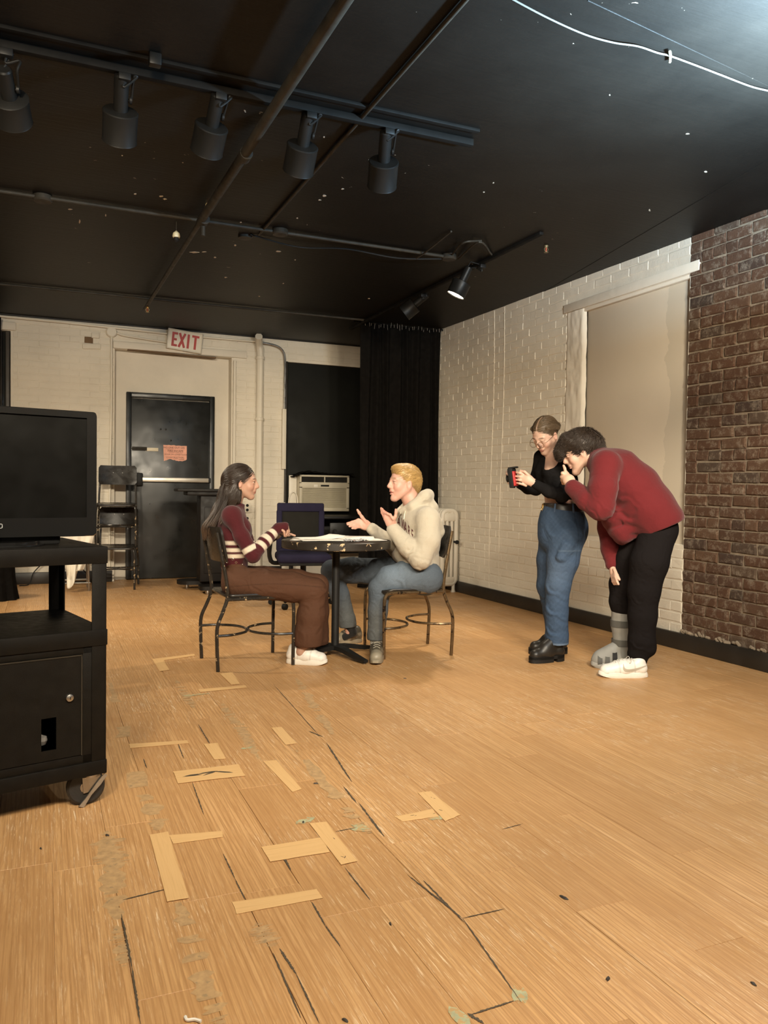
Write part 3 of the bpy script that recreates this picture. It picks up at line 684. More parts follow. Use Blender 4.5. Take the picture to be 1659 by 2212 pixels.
def sprinkler(pos, label, mat, up=False):
    s = -1 if up else 1
    e = empty('fire_sprinkler', pos, 0, label, 'sprinkler', 'sprinkler heads'); b = MB()
    b.lathe([(.012, 0), (.016, -s*.008), (.011, -s*.022)], (0, 0, 0), 12); b.build('body', mat, e)
    fr = MB()
    for k in (-1, 1): fr.tube(curve_pts([(k*.009, 0, -s*.02), (k*.016, 0, -s*.034), (k*.006, 0, -s*.052)], 4), .003, 6)
    fr.build('frame_arm', mat, e)
    MB().lathe([(.004, -s*.022), (.004, -s*.05)], (0, 0, 0), 8).build('glass_bulb', pbr('red_bulb', (.5, .1, .05), .2), e)
    MB().lathe([(.006, -s*.052), (.017, -s*.054), (.017, -s*.057), (.004, -s*.06)], (0, 0, 0), 14).build('deflector', mat, e)
    return e
pa = onC(453, 432, .05); sprinkler(Vector((.975, 5.18, zc(5.18)-.048)), 'brass sprinkler head lit up on the thick pipe', M['brass'], True)
pb = onC(318, 646, .09); sprinkler(Vector((.945, 8.1, zc(8.1)-.09)), 'sprinkler head at the far end of the thin pipe', M['brass'])
pc = onC(1180, 530); sprinkler(Vector((pc.x, pc.y, zc(pc.y)+.004)), 'lone brass sprinkler head in the ceiling near the brick wall', pbr('dull_brass', (.16, .12, .06), .5, .6))
cd1, p0, q0 = run('conduit', (-.9, 5.47, 0), (2.9, 5.50, 0), .012, M['dull_pipe'], 'dark conduit crossing the ceiling beyond the sprinkler pipe', .02, 'conduit')
for bx, by in ((.003, 5.5), (1.536, 5.49), (2.884, 5.505)):
    MB().lathe([(.055, .018), (.058, -.01), (.05, -.02), (.0, -.022)], Vector((bx, by, zc(by)-.02))-p0, 20).build('junction_box', M['dull_pipe'], cd1)
cb2 = empty('loose_cable', (1.35, 5.75, zc(5.75)), 0, 'loose black cable sagging along the ceiling beside the conduit', 'cable')
MB().tube(curve_pts([Vector(p)-Vector((1.35, 5.75, zc(5.75))) for p in ((1.37, 5.68, 2.925), (1.75, 5.75, 2.905), (2.1, 5.66, 2.912), (2.5, 5.62, 2.885), (2.86, 5.53, 2.90))], 8), .006, 8).build('run', M['black_matte'], cb2)
MB().lathe([(.05, .0), (.05, -.018), (.0, -.02)], (0, 0, 0), 18).build('end_box', M['dull_pipe'], cb2)
run('conduit', (1.405, 2.2, 0), (1.42, 5.62, 0), .010, M['dull_pipe'], 'thin conduit parallel to the thick sprinkler pipe on its right', .014, 'conduit')
run('conduit', (-.9, 8.12, 0), (3.25, 8.03, 0), .012, M['dull_pipe'], 'dark conduit along the ceiling close to the back wall', .02, 'conduit')
for i, (a, b, c) in enumerate((((975, 500), (905, 555), (880, 560)), ((1040, 520), (1000, 525), (975, 552)), ((1062, 550), (1035, 523), (990, 560)))):
    pts = [onC(*a, .012), onC(*b, .04), onC(*c, .014)]
    w = empty('loose_cable', pts[0], 0, ('thin cable clipped to the ceiling left of the lit lamp', 'black cable looping over the lit lamp', 'short cable end dangling right of the lit lamp')[i], 'cable'); MB().tube([p-pts[0] for p in curve_pts(pts, 8)], .007, 6).build('run', M['dull_pipe'], w)
hb = onC(381, 470); e = empty('bare_bulb', (hb.x, hb.y, zc(hb.y)-.02), 0, 'bare pale lamp holder dangling on a wire from the ceiling conduit', 'lamp holder')
MB().tube([(0, 0, 0), (0, 0, -.075)], .0035, 6).build('wire', M['dull_pipe'], e)
MB().lathe([(.006, -.07), (.022, -.085), (.026, -.105), (.022, -.115)], (0, 0, 0), 16).build('socket_cap', pbr('yellowed_porcelain', (.62, .55, .36), .35), e)
MB().lathe([(.016, -.112), (.018, -.135), (.0, -.148)], (0, 0, 0), 14).build('socket', M['black_matte'], e)
cp = [onC(*p, .012) for p in ((1060, -30), (1110, 0), (1190, 42), (1265, 75), (1325, 92), (1378, 100), (1420, 114), (1448, 121), (1500, 140), (1560, 163), (1620, 186), (1659, 196), (1720, 210))]
e = empty('ceiling_string', cp[0], 0, 'white cord strung along the black ceiling at the upper right', 'cord')
wc = pbr('white_cord_fibre', (.13, .125, .11), .9, spec=.05)
MB().tube([p-cp[0] for p in curve_pts(cp, 5)], .0034, 8).build('cord_run', wc, e)
t = cp[7]-cp[0]; MB().tube([t+Vector((.03, .035, .0)), t, t+Vector((-.03, -.03, -.004))], .006, 8).build('knot_tie', pbr('yellowish_tie', (.16, .145, .095), .8, spec=.05), e)
# chips where the black ceiling paint has come off
M['fleck'] = pbr('bare_plaster_fleck', (.55, .47, .36), .9, spec=.1)
r = random.Random(31); FL = [(292, 419, 9, 3), (348, 424, 12, 4), (356, 430, 8, 3), (152, 452, 10, 3), (172, 478, 4, 9), (228, 465, 4, 6), (700, 423, 12, 4), (690, 432, 8, 3), (740, 408, 6, 3), (642, 471, 6, 3), (420, 545, 22, 3), (440, 544, 12, 2), (508, 530, 7, 4), (600, 543, 14, 3), (464, 556, 6, 3), (487, 599, 7, 3), (638, 561, 4, 3), (612, 612, 4, 2), (765, 228, 10, 4), (872, 286, 6, 3), (700, 296, 5, 4), (797, 645, 5, 2), (1045, 415, 5, 2), (1485, 289, 8, 2), (1525, 371, 8, 3), (1403, 454, 6, 5), (1066, 395, 4, 2), (1317, 205, 3, 3), (560, 640, 4, 2), (395, 351, 3, 2), (264, 336, 3, 2), (520, 480, 5, 2)]
for (px, py, w, h) in FL:
    q = [onC(px+w*.5*math.cos(t)*r.uniform(.5, 1.2), py+h*.5*math.sin(t)*r.uniform(.5, 1.2)) for t in np.linspace(0, 2*PI, 8)[:-1]]
    MB().prism(q, (0, 0, -.0015), (0, 0, .001)).build('paint_fleck', M['fleck'], CEIL, False)
# ================================================================ CURTAIN IN THE CORNER
def curtain(name, x0, x1, y, z0, z1, folds, depth, mat, label, seed, narrow=0.):
    e = empty(name, (x0, y, z0), 0, label, 'curtain'); r = random.Random(seed); nx, nz = 150, 26; v = []; f = []
    ph = [r.uniform(0, 6.28) for _ in range(6)]
    for j in range(nz+1):
        t = j/nz; z = z0+(z1-z0)*t
        for i in range(nx+1):
            s = i/nx; x = s*(x1-x0)+(1-t)*narrow*(1-s)
            w = math.sin(s*folds*2*PI+ph[0]+.5*math.sin(t*2+ph[1]))+.45*math.sin(s*folds*3.3*PI+ph[2]+t)
            v.append((x+.012*math.sin(t*5+s*20), depth*w*(.55+.45*(1-t)), (z-z0)))
    for j in range(nz):
        for i in range(nx): a = j*(nx+1)+i; f.append((a, a+1, a+nx+2, a+nx+1))
    m = MB().add(v, f); o = m.build('drape', mat, e, True, 80)
    sd = o.modifiers.new('thickness', 'SOLIDIFY'); sd.thickness = .004
    return e
M['velvet'] = pbr('black_stage_cloth', (.0062, .0054, .0047), .95, var=.3, vs=20, bump=.2, bs=200, spec=.06)
ct = curtain('stage_curtain', 3.215, 4.185, 8.15, .02, 2.93, 8, .035, M['velvet'], 'tall black stage curtain hanging in the corner by the white brick wall', 3)
r = random.Random(21); thr = pbr('pale_thread', (.22, .20, .17), .8)
for i in range(26):
    x = .02+i*.037+r.uniform(-.01, .01)
    MB().box((x, -.055-.006*r.random(), 2.90+r.uniform(-.03, .0)), (.003, .003, r.uniform(.025, .06)), Euler((0, r.uniform(-.2, .2), 0)).to_matrix()).build('hem_tie', thr, ct, False)
MB().tube([(-.1, 0, 2.915), (1.0, 0, 2.915)], .012, 8).build('curtain_pipe', M['rail'], ct)
curtain('stage_curtain', -.98, -.40, 9.52, .02, 2.9, 5, .03, M['velvet'], 'black stage curtain hanging in front of the far left window', 8)
# ================================================================ RADIATOR
rd = empty('radiator', (4.075, 7.62, 0), 0, 'cream cast iron column radiator against the white brick wall behind the hoodie wearer', 'radiator')
M['rad'] = m_paint('cream_radiator_paint', (.70, .65, .55), .12, .4, .06)
for k in range(6):
    y = .055*k+.05; b = MB()
    lp = [Vector((p[0], y, .49+p[1])) for p in roundrect(.165, .80, .055, 5)]
    b.tube(lp, .026, 10, closed=True, flat=.95)
    for x in (-.028, .028): b.tube([(x, y, .1), (x, y, .88)], .02, 8)
    b.rbox((0, y, .82), (.15, .045, .10), .02)
    b.rbox((0, y, .13), (.15, .045, .08), .02)
    b.build('section', M['rad'], rd, True, 60)
for k in (0, 5):
    for x in (-.06, .06): MB().lathe([(.028, 0), (.018, .03), (.02, .1)], (x, .055*k+.05, 0), 12).build('foot', M['rad'], rd)
MB().lathe([(.012, 0), (.012, .05), (.022, .055), (.022, .07), (.0, .075)], (.06, .04, .55), 10, Euler((PI/2, 0, 0)).to_matrix()).build('air_valve', M['black_matte'], rd)
# ================================================================ AIR CONDITIONER
ac = empty('air_conditioner', (3.285, YB-.06, .85), 0, 'beige window air conditioner set in the black covered window', 'air conditioner')
M['ac'] = pbr('beige_plastic', (.47, .42, .315), .5, var=.06); M['acg'] = pbr('beige_grille', (.34, .30, .20), .55)
MB().rbox((0, .10, .20), (.66, .36, .46), .01).build('case', M['ac'], ac)
bz = MB()
for c, d in (((0, -.09, -.005), (.66, .03, .045)), ((-.312, -.09, .14), (.036, .03, .28)), ((.312, -.09, .14), (.036, .03, .28)), ((0, -.09, .30), (.66, .03, .075)), ((-.318, -.09, .37), (.024, .03, .10)), ((.318, -.09, .37), (.024, .03, .10)), ((0, -.09, .415), (.66, .03, .02)), ((0, -.088, .37), (.012, .03, .09))): bz.rbox(c, d, .004)
bz.build('front_bezel', M['ac'], ac)
MB().box((0, -.079, .37), (.62, .006, .09)).build('outlet_dark', M['black_matte'], ac, False)
for k in range(5): MB().box((0, -.086, .335+k*.017), (.60, .010, .003), Euler((.5, 0, 0)).to_matrix()).build('outlet_vane', M['dull_pipe'], ac, False)
MB().box((0, -.08, .14), (.60, .006, .27)).build('grille_back', M['acg'], ac, False)
for k in range(22): MB().rbox((0, -.088, .022+k*.0112), (.585, .010, .0055), .002, None, 1).build('grille_slat', M['ac'], ac)
MB().rbox((.0, -.107, .295), (.11, .006, .022), .003).build('control_window', M['black_matte'], ac)
MB().rbox((-.12, -.106, .292), (.05, .004, .03), .002).build('rating_label', M['rad'], ac)
MB().rbox((-.385, .02, .17), (.10, .03, .50), .006).build('side_panel', M['rad'], ac)
MB().tube(curve_pts([(-.45, -.02, .02), (-.44, -.03, .15), (-.39, -.03, .21), (-.34, -.03, .15), (-.335, -.03, -.06)], 8), .007, 8).build('power_cord', M['rad'], ac)
MB().rbox((-.455, -.02, .0), (.035, .05, .12), .005).build('plug', M['rad'], ac)
MB().rbox((-.52, .02, .03), (.07, .06, .10), .006).build('wall_box', M['rad'], ac)
cl = MB(); v = []; f = []
for i in range(25):
    for j in range(7):
        x = -.42+i*.033; y = -.15+j*.06; zz = .452+.03*max(0, 1-abs(x+.2)/.25)*(.6+.4*math.sin(j*1.3))+.006*math.sin(i*2.1+j); zz -= .05*max(0, (-.30-x)/.12) if x < -.30 else 0
        v.append((x, y, zz))
for i in range(24):
    for j in range(6): a = i*7+j; f.append((a, a+7, a+8, a+1))
o = cl.add(v, f).build('black_cloth', M['velvet']); o.location = ac.location+Vector((0, 0, .0)); sd = o.modifiers.new('t', 'SOLIDIFY'); sd.thickness = .012; sd.offset = 1
tag(o, 'black cloth laid over the top of the air conditioner', 'cloth'); o.location.z -= .012
# ================================================================ DESK UNDER THE WINDOW
dk = empty('side_desk', (3.35, 9.2, 0), 0, 'low black desk standing under the window behind the round table', 'desk')
M['desk'] = pbr('black_laminate', (.010, .0095, .009), .4, spec=.3, chip=(.3, .22, .13), chip_at=.72, chip_s=14)
MB().rbox((.03, 0, .765), (1.2, .62, .03), .006).build('desk_top', M['desk'], dk)
MB().rbox((.0, .25, .5), (1.0, .02, .42), .004).build('modesty_panel', M['desk'], dk)
for x in (-.52, .52):
    for y in (-.26, .26): MB().rbox((x, y, .375), (.045, .045, .75), .004).build('leg', M['desk'], dk)
MB().rbox((.05, -.28, .62), (.52, .03, .17), .004).build('drawer_front', M['desk'], dk)
# ================================================================ OFFICE CHAIR
def office_chair(loc, rz):
    e = empty('office_chair', loc, rz, 'navy and black office armchair standing behind the round table', 'office chair')
    navy = pbr('navy_fabric', (.0145, .0125, .029), .9, spec=.15, bump=.2, bs=200); mesh = pbr('black_mesh_fabric', (.014, .013, .011), .9, spec=.1, bump=.3, bs=300); pl = M['black_matte']
    # local: faces -Y
    fr = MB(); lp = [Vector((p[0], .24+.02*(1-(p[0]/.24)**2), .73+p[1])) for p in roundrect(.47, .46, .03, 4)]
    fr2 = MB()
    for c, d in (((0, .25, .925), (.455, .05, .085)), ((0, .25, .50), (.455, .05, .06)), ((-.205, .25, .70), (.055, .05, .40)), ((.205, .25, .70), (.055, .05, .40))): fr2.rbox(c, d, .016, None, 3)
    fr2.build('back_frame', navy, e)
    MB().rbox((0, .255, .70), (.40, .022, .40), .008).build('back_mesh', mesh, e)
    MB().rbox((0, -.02, .465), (.50, .48, .085), .035, None, 4).build('seat', navy, e)
    MB().rbox((0, -.02, .415), (.46, .44, .03), .012).build('seat_pan', pl, e)
    MB().tube(curve_pts([(0, .05, .40), (0, .27, .40), (0, .31, .47), (0, .285, .62)], 6), .02, 8, flat=2.).build('back_spine', pl, e)
    for s in (-1, 1):
        MB().tube(curve_pts([(s*.20, .02, .405), (s*.29, .02, .42), (s*.315, .04, .55), (s*.31, .10, .665), (s*.305, .0, .70), (s*.30, -.14, .69), (s*.31, -.18, .64), (s*.315, -.06, .50), (s*.30, -.01, .43)], 6), .020, 8, flat=1.5).build('armrest', pl, e)
    MB().lathe([(.028, .12), (.028, .26), (.02, .26), (.02, .41)], (0, 0, 0), 16).build('gas_column', pl, e)
    for k in range(5):
        a = 2*PI*k/5+.3; d = Vector((math.cos(a), math.sin(a), 0))
        MB().tube([d*.02+Vector((0, 0, .125)), d*.2+Vector((0, 0, .11)), d*.30+Vector((0, 0, .075))], [.028, .022, .017], 8).build('base_arm', pl, e)
        w = MB(); sd = Vector((-d.y, d.x, 0)); w.lathe([(.0, -.02), (.026, -.02), (.028, -.012), (.028, .012), (.026, .02), (0, .02)], d*.30+Vector((0, 0, .0285)), 14, sd.to_track_quat('Z', 'Y').to_matrix(), False); w.build('caster', pl, e)
    return e
oc = onY(637, 1092, 7.4); office_chair((oc.x+.02, 7.2, 0), math.radians(-12))
# ================================================================ BLACK LECTERN
pd = empty('lectern', (1.66, 8.55, 0), math.radians(-4), 'dark wooden lectern on a wide base standing behind the long-haired person', 'lectern')
dkw = pbr('dark_stained_wood', (.008, .0062, .005), .5, var=.3, vs=10, spec=.2)
MB().rbox((-.03, .05, 1.075), (.66, .5, .03), .006).build('lectern_top', dkw, pd)
MB().rbox((.02, .05, 1.04), (.56, .44, .04), .006).build('top_rail', dkw, pd)
MB().rbox((.09, .06, .58), (.42, .36, .94), .008).build('body', dkw, pd)
MB().rbox((.09, -.13, .55), (.34, .012, .7), .004).build('front_panel', dkw, pd)
out = [(p[0]-.02, p[1]+.2, 0) for p in roundrect(.62, .30, .14, 6)]
MB().prism(out, (0, 0, .06), (0, 0, .10)).build('base_plate', dkw, pd)
out = [(p[0]+.08, p[1]-.22, 0) for p in roundrect(.44, .26, .05, 4)]
MB().prism(out, (0, 0, .045), (0, 0, .085)).build('base_foot', dkw, pd)
for x, y in ((-.22, .25), (.2, .25), (-.06, -.28), (.22, -.28)): MB().lathe([(.02, 0), (.025, .02), (.02, .06)], (x, y, 0), 10).build('foot', M['steel'], pd)
# ================================================================ CHAIRS
M['chair_black'] = pbr('chipped_black_enamel', (.022, .018, .014), .30, chip=(.40, .29, .17), chip_at=.60, chip_s=26, var=.3, vs=14)
M['chair_bronze'] = pbr('worn_bronze_tube', (.17, .115, .062), .30, .75, chip=(.035, .025, .018), chip_at=.58, chip_s=20, var=.3, vs=14)
M['chair_wood'] = pbr('black_painted_plywood', (.020, .017, .014), .28, chip=(.42, .27, .13), chip_at=.74, chip_s=16, var=.2, vs=10, spec=.35)
def seat_mesh(w=.40, d=.43):
    v = []; nx, ny = 14, 10
    o = roundrect(d, w, .06, 5); n = len(o); m = MB(); rings = []
    for sc, z in ((.0, -.010), (.5, -.008), (.86, -.001), (.985, .003), (1., -.002), (1., -.011), (.985, -.015)):
        rings.append([(p[0]*sc, p[1]*sc, z-(.016*max(0, (p[0]*sc)/(d/2)-.72)/.28 if p[0] > 0 else 0)) for p in o])
    for R_ in rings: v += R_
    f = [(i*n+k, i*n+(k+1) % n, (i+1)*n+(k+1) % n, (i+1)*n+k) for i in range(len(rings)-1) for k in range(n)]+[tuple((len(rings)-1)*n+k for k in range(n))]
    return m.add(v, f)
def back_mesh(w=.40, h=.20):
    o = roundrect(w, h, .045, 5); m = MB(); n = len(o)
    ny, nz = 18, 8; v = []; f = []
    # grid clipped to rounded outline by scaling rows
    for side in (0, 1):
        for j in range(nz+1):
            t = j/nz*2-1; e = 1-.10*max(0, (abs(t)-.7)/.3)**2
            for i in range(ny+1):
                s = i/ny*2-1; y = s*w/2*e; z = t*h/2
                v.append((-.032*(1-s*s)+.02+(.0 if side else .013)-.018*t, y, z))
    N1 = (nz+1)*(ny+1)
    for side in (0, 1):
        for j in range(nz):
            for i in range(ny):
                a = side*N1+j*(ny+1)+i; q = (a, a+1, a+ny+2, a+ny+1); f.append(q if side else q[::-1])
    for j in range(nz):
        for i in (0, ny): a = j*(ny+1)+i; f.append((a, a+ny+1, N1+a+ny+1, N1+a))
    for i in range(ny):
        for j in (0, nz): a = j*(ny+1)+i; f.append((a, a+1, N1+a+1, N1+a))
    return m.add(v, f)
def tube_chair(loc, rz, label, tube, group='tubular school chairs', lean=0.):
    e = empty('tubular_chair', loc, rz, label, 'chair', group); R_ = .0115; sw = .195
    for s in (-1, 1):
        y = s*sw
        rear = curve_pts([(-.245, y*1.07, 0), (-.252, y*1.07, .15), (-.25, y*1.06, .27), (-.215, y*1.02, .36), (-.188, y, .44), (-.192, y, .53), (-.215, y*.97, .66), (-.250, y*.93, .84)], 5)
        MB().tube(rear, R_, 10).build('rear_leg', tube, e)
        front = curve_pts([(.235, y*1.04, 0), (.236, y*1.04, .2), (.236, y*1.03, .36), (.222, y*1.0, .415), (.18, y, .432), (.0, y, .432), (-.19, y, .432)], 5)
        MB().tube(front, R_, 10).build('front_leg', tube, e)
    for sgn, x0, zz in ((-1, -.25, .215), (1, .236, .20)):
        c = [(x0, sw*1.05, zz), (x0*.62, sw*1.0, zz), (x0*.2, sw*.62, zz), (-.004+sgn*.012, 0, zz), (x0*.2, -sw*.62, zz), (x0*.62, -sw*1.0, zz), (x0, -sw*1.05, zz)]
        MB().tube(curve_pts(c, 6), .0085, 8).build('stretcher_loop', tube, e)
    MB().tube([(.10, -sw, .428), (.10, sw, .428)], .008, 8).build('cross_rail', tube, e)
    seat_mesh().build('seat', M['chair_wood'], e, True, 50, (.018, 0, .458))
    b = back_mesh(.405, .215).build('backrest', M['chair_wood'], e, True, 50, (-.237, 0, .765)); b.rotation_euler = (0, math.radians(-2), 0)
    for y in (-.05, .05, -.15, .15): MB().lathe([(.008, 0), (.007, .003), (0, .005)], (-.243+(.0 if abs(y) < .1 else .014), y, .79), 10, Euler((0, PI/2, 0)).to_matrix()).build('rivet', M['steel'], e)
    return e
CH1 = tube_chair((1.213, 5.0, 0), math.radians(3), 'chipped black tubular chair carrying the person in the striped sweater', M['chair_black'])
CH2 = tube_chair((2.313, 4.955, 0), math.radians(180-4), 'worn bronze tubular chair carrying the person in the cream hoodie', M['chair_bronze'])
TL = tube_chair((.755, 9.12, 0), math.radians(-100), 'lower black tubular chair of the pair stacked beside the exit door', M['chair_black'])
TU = tube_chair((.755, 9.14, .463), math.radians(-97), 'upper black tubular chair standing on another beside the exit door', M['chair_black'])
# ================================================================ ROUND TABLE
TC = Vector((1.80, 4.98, 0)); TZ = .775
tb = empty('round_table', TC, 0, 'small round black pedestal table with a chipped worn edge', 'table')
M['top'] = pbr('worn_black_table_top', (.03, .024, .018), .38, chip=(.42, .29, .16), chip_at=.68, chip_s=12, var=.3)
M['edge'] = pbr('chipped_table_edge', (.022, .018, .014), .40, chip=(.62, .46, .27), chip_at=.60, chip_s=16, var=.3)
TR = .362
MB().lathe([(.0, TZ), (TR-.012, TZ), (TR-.003, TZ-.002)], (0, 0, 0), 64, None, False).build('table_top', M['top'], tb)
MB().lathe([(TR-.004, TZ-.001), (TR, TZ-.004), (TR, TZ-.046), (TR-.006, TZ-.051), (TR-.03, TZ-.052), (.0, TZ-.052)], (0, 0, 0), 64, None, False).build('edge_band', M['edge'], tb)
MB().lathe([(.03, .04), (.026, .06), (.026, TZ-.07), (.07, TZ-.062), (.07, TZ-.052)], (0, 0, 0), 24).build('column', M['black_metal'], tb)
f0 = (onZ(795, 1437)-TC); f0.z = 0; a0 = math.atan2(f0.y, f0.x); LF = .335
for k in range(4):
    d = Vector((math.cos(a0+k*PI/2), math.sin(a0+k*PI/2), 0)); sd = Vector((-d.y, d.x, 0)); m = MB()
    pts = [(.0, .075, .03), (.10, .070, .026), (LF*.7, .045, .02), (LF, .028, .016)]; v = []; f = []
    for (t, zt, w) in pts:
        for s, z in ((-1, zt), (1, zt), (1, zt-.028), (-1, zt-.028)): v.append(d*t+sd*(s*w)+Vector((0, 0, max(.012, z))))
    for i in range(3):
        for q in range(4): f.append((i*4+q, i*4+(q+1) % 4, i*4+4+(q+1) % 4, i*4+4+q))
    f += [(3, 2, 1, 0), (12, 13, 14, 15)]
    leg = m.add(v, f).build('foot_arm', M['black_metal'], tb, False)
    MB().lathe([(.013, 0), (.015, .006), (.008, .014), (.006, .02)], d*(LF-.02), 12).build('glide', M['steel'], tb)
# papers
M['paper'] = pbr('white_paper', (.86, .82, .74), .75, var=.03); M['print'] = pbr('printed_paper', (.74, .72, .67), .75, var=.05)
def sheet(x, y, rz, z, label, w=.216, h=.279, curl=(0, 0), lift=0., seed=0, mat=None):
    n = 10; v = []; f = []; r = random.Random(seed); ph = r.uniform(0, 6)
    for j in range(n+1):
        for i in range(n+1):
            a, b = i/n*2-1, j/n*2-1
            zz = curl[0]*max(0, a)**2+curl[1]*max(0, b)**2+lift*max(0, -b)**2+.0012*(1+math.sin(a*3+ph)*math.cos(b*2.3+ph))
            v.append((a*w/2, b*h/2, zz))
    for j in range(n):
        for i in range(n): q = j*(n+1)+i; f.append((q, q+1, q+n+2, q+n+1))
    o = MB().add(v, f).build('paper_sheet', mat or M['paper'], None, True, 80)
    sd = o.modifiers.new('t', 'SOLIDIFY'); sd.thickness = .0009; sd.offset = 1
    o.location = (TC.x+x, TC.y+y, TZ+z); o.rotation_euler = (0, 0, rz)
    return tag(o, label, 'paper', 'script pages on the round table')
sheet(-.16, .02, 1.2, .0008, 'white script page lying flat at the left of the table, bottom of the pile', seed=1)
sheet(-.13, -.07, 1.45, .0045, 'white script page on the table edge nearest the viewer', seed=2)
sheet(-.10, .06, 1.75, .0085, 'white script page with a lifted corner on top of the left pile', curl=(.0, .0), lift=.02, seed=3)
sheet(.17, -.04, 1.5, .0008, 'white script page lying flat in front of the hoodie wearer', seed=4)
sheet(.15, .06, 1.25, .0045, 'white script page behind the one in front of the hoodie wearer', seed=5, curl=(.01, 0))
wr = MB(); v = []; f = []; r = random.Random(4)
for j in range(9):
    for i in range(13):
        v.append((i*.012-.07, j*.011-.045, .003+.022*abs(mnoise.noise(Vector((i*.45, j*.5, 3))))+.004*r.random()))
for j in range(8):
    for i in range(12): q = j*13+i; f.append((q, q+1, q+14, q+13))
o = wr.add(v, f).build('plastic_wrapper', pbr('grey_cellophane', (.36, .36, .36), .12, var=.2, vs=30), None, False); sd = o.modifiers.new('t', 'SOLIDIFY'); sd.thickness = .0012; sd.offset = 1
o.location = TC+Vector((.06, -.20, TZ+.001)); o.rotation_euler = (0, 0, .3); tag(o, 'crumpled clear plastic wrapper lying among the script pages', 'wrapper')
# ================================================================ AV CART AND TELEVISION
CA = math.radians(14); ct0 = Vector((.212, 2.915, 0))
cart = empty('media_cart', ct0, CA, 'tall black steel media cart with a locked cabinet on rubber casters', 'cart')
M['cart'] = pbr('black_pebbled_steel', (.0070, .0058, .0043), .5, spec=.16, var=.25, vs=20, bump=.25, bs=420, chip=(.30, .25, .19), chip_at=.78, chip_s=60)
CWd, CD = .92, .56      # width, depth; local origin = front right corner, x<0 to the left, y>0 away
zt = .905
def shelf(z, lip, name):
    b = MB(); b.rbox((-CWd/2, CD/2, z-.004), (CWd-.004, CD-.004, .008), .002)
    b.rbox((-CWd/2, .004, z-lip/2), (CWd, .008, lip), .002); b.rbox((-CWd/2, CD-.004, z-lip/2), (CWd, .008, lip), .002)
    b.rbox((-.004, CD/2, z-lip/2), (.008, CD-.01, lip), .002); b.rbox((-CWd+.004, CD/2, z-lip/2), (.008, CD-.01, lip), .002)
    b.build(name, M['cart'], cart)
shelf(zt, .058, 'top_shelf'); shelf(.617, .055, 'middle_shelf')
b = MB(); b.rbox((-CWd/2, CD/2, .135), (CWd, CD, .05), .004); b.build('bottom_shelf', M['cart'], cart)
for x in (-.006, -CWd+.006):
    for y in (.006, CD-.006):
        sx = 1 if x > -.3 else -1; sy = 1 if y > .2 else -1
        b = MB(); b.rbox((x-sx*.022, y, .51), (.05, .006, .79), .002); b.rbox((x, y-sy*.022, .51), (.006, .05, .79), .002); b.build('corner_post', M['cart'], cart)
b = MB(); b.rbox((-.008, CD/2, .36), (.008, CD-.02, .42), .002); b.rbox((-CWd+.008, CD/2, .36), (.008, CD-.02, .42), .002); b.rbox((-CWd/2, CD-.008, .36), (CWd-.02, .008, .42), .002); b.build('cabinet_side', M['cart'], cart)
# cabinet front with a cut-out: frame + door in pieces around the slot
fr = MB(); fr.rbox((-.0455, .010, .36), (.075, .008, .42), .002); fr.rbox((-CWd/2, .010, .552), (CWd-.06, .008, .028), .002); fr.rbox((-CWd/2, .010, .174), (CWd-.06, .008, .03), .002); fr.build('cabinet_frame', M['cart'], cart)
dx1, dx0 = -.085, -CWd+.04; s0, s1, sz0, sz1 = -.218, -.170, .225, .335
D = MB()
D.box(((s1+dx1)/2, .006, .363), (dx1-s1, .006, .344)); D.box(((dx0+s0)/2, .006, .363), (s0-dx0, .006, .344))
D.box(((s0+s1)/2, .006, (sz1+.535)/2), (s1-s0, .006, .535-sz1)); D.box(((s0+s1)/2, .006, (.191+sz0)/2), (s1-s0, .006, sz0-.191))
dr = D.build('cabinet_door', M['cart'], cart, False)
b = MB(); b.box((dx1-.002, .004, .363), (.004, .007, .346)); b.box(((dx0+dx1)/2, .004, .535), (dx1-dx0, .007, .004)); b.build('door_edge', pbr('edge_highlight', (.026, .022, .016), .4), dr, False)  # lighter strips paint a highlight along the door's edges
MB().lathe([(.0, .011), (.006, .0105), (.012, .008), (.0135, 0), (.0135, -.004)], (-.128, .002, .395), 20, Euler((PI/2, 0, 0)).to_matrix(), False).build('key_lock', M['steel'], dr)
MB().box((-.128, -.0095, .395), (.002, .002, .009)).build('keyhole', M['black_matte'], dr, False)
b = MB(); b.lathe([(.0, .02), (.017, .012), (.02, 0), (.014, -.014), (0, -.02)], ((s0+s1)/2-.012, .05, .25), 10); b.build('cable_bundle', pbr('grey_cable', (.2, .19, .18), .4), cart)
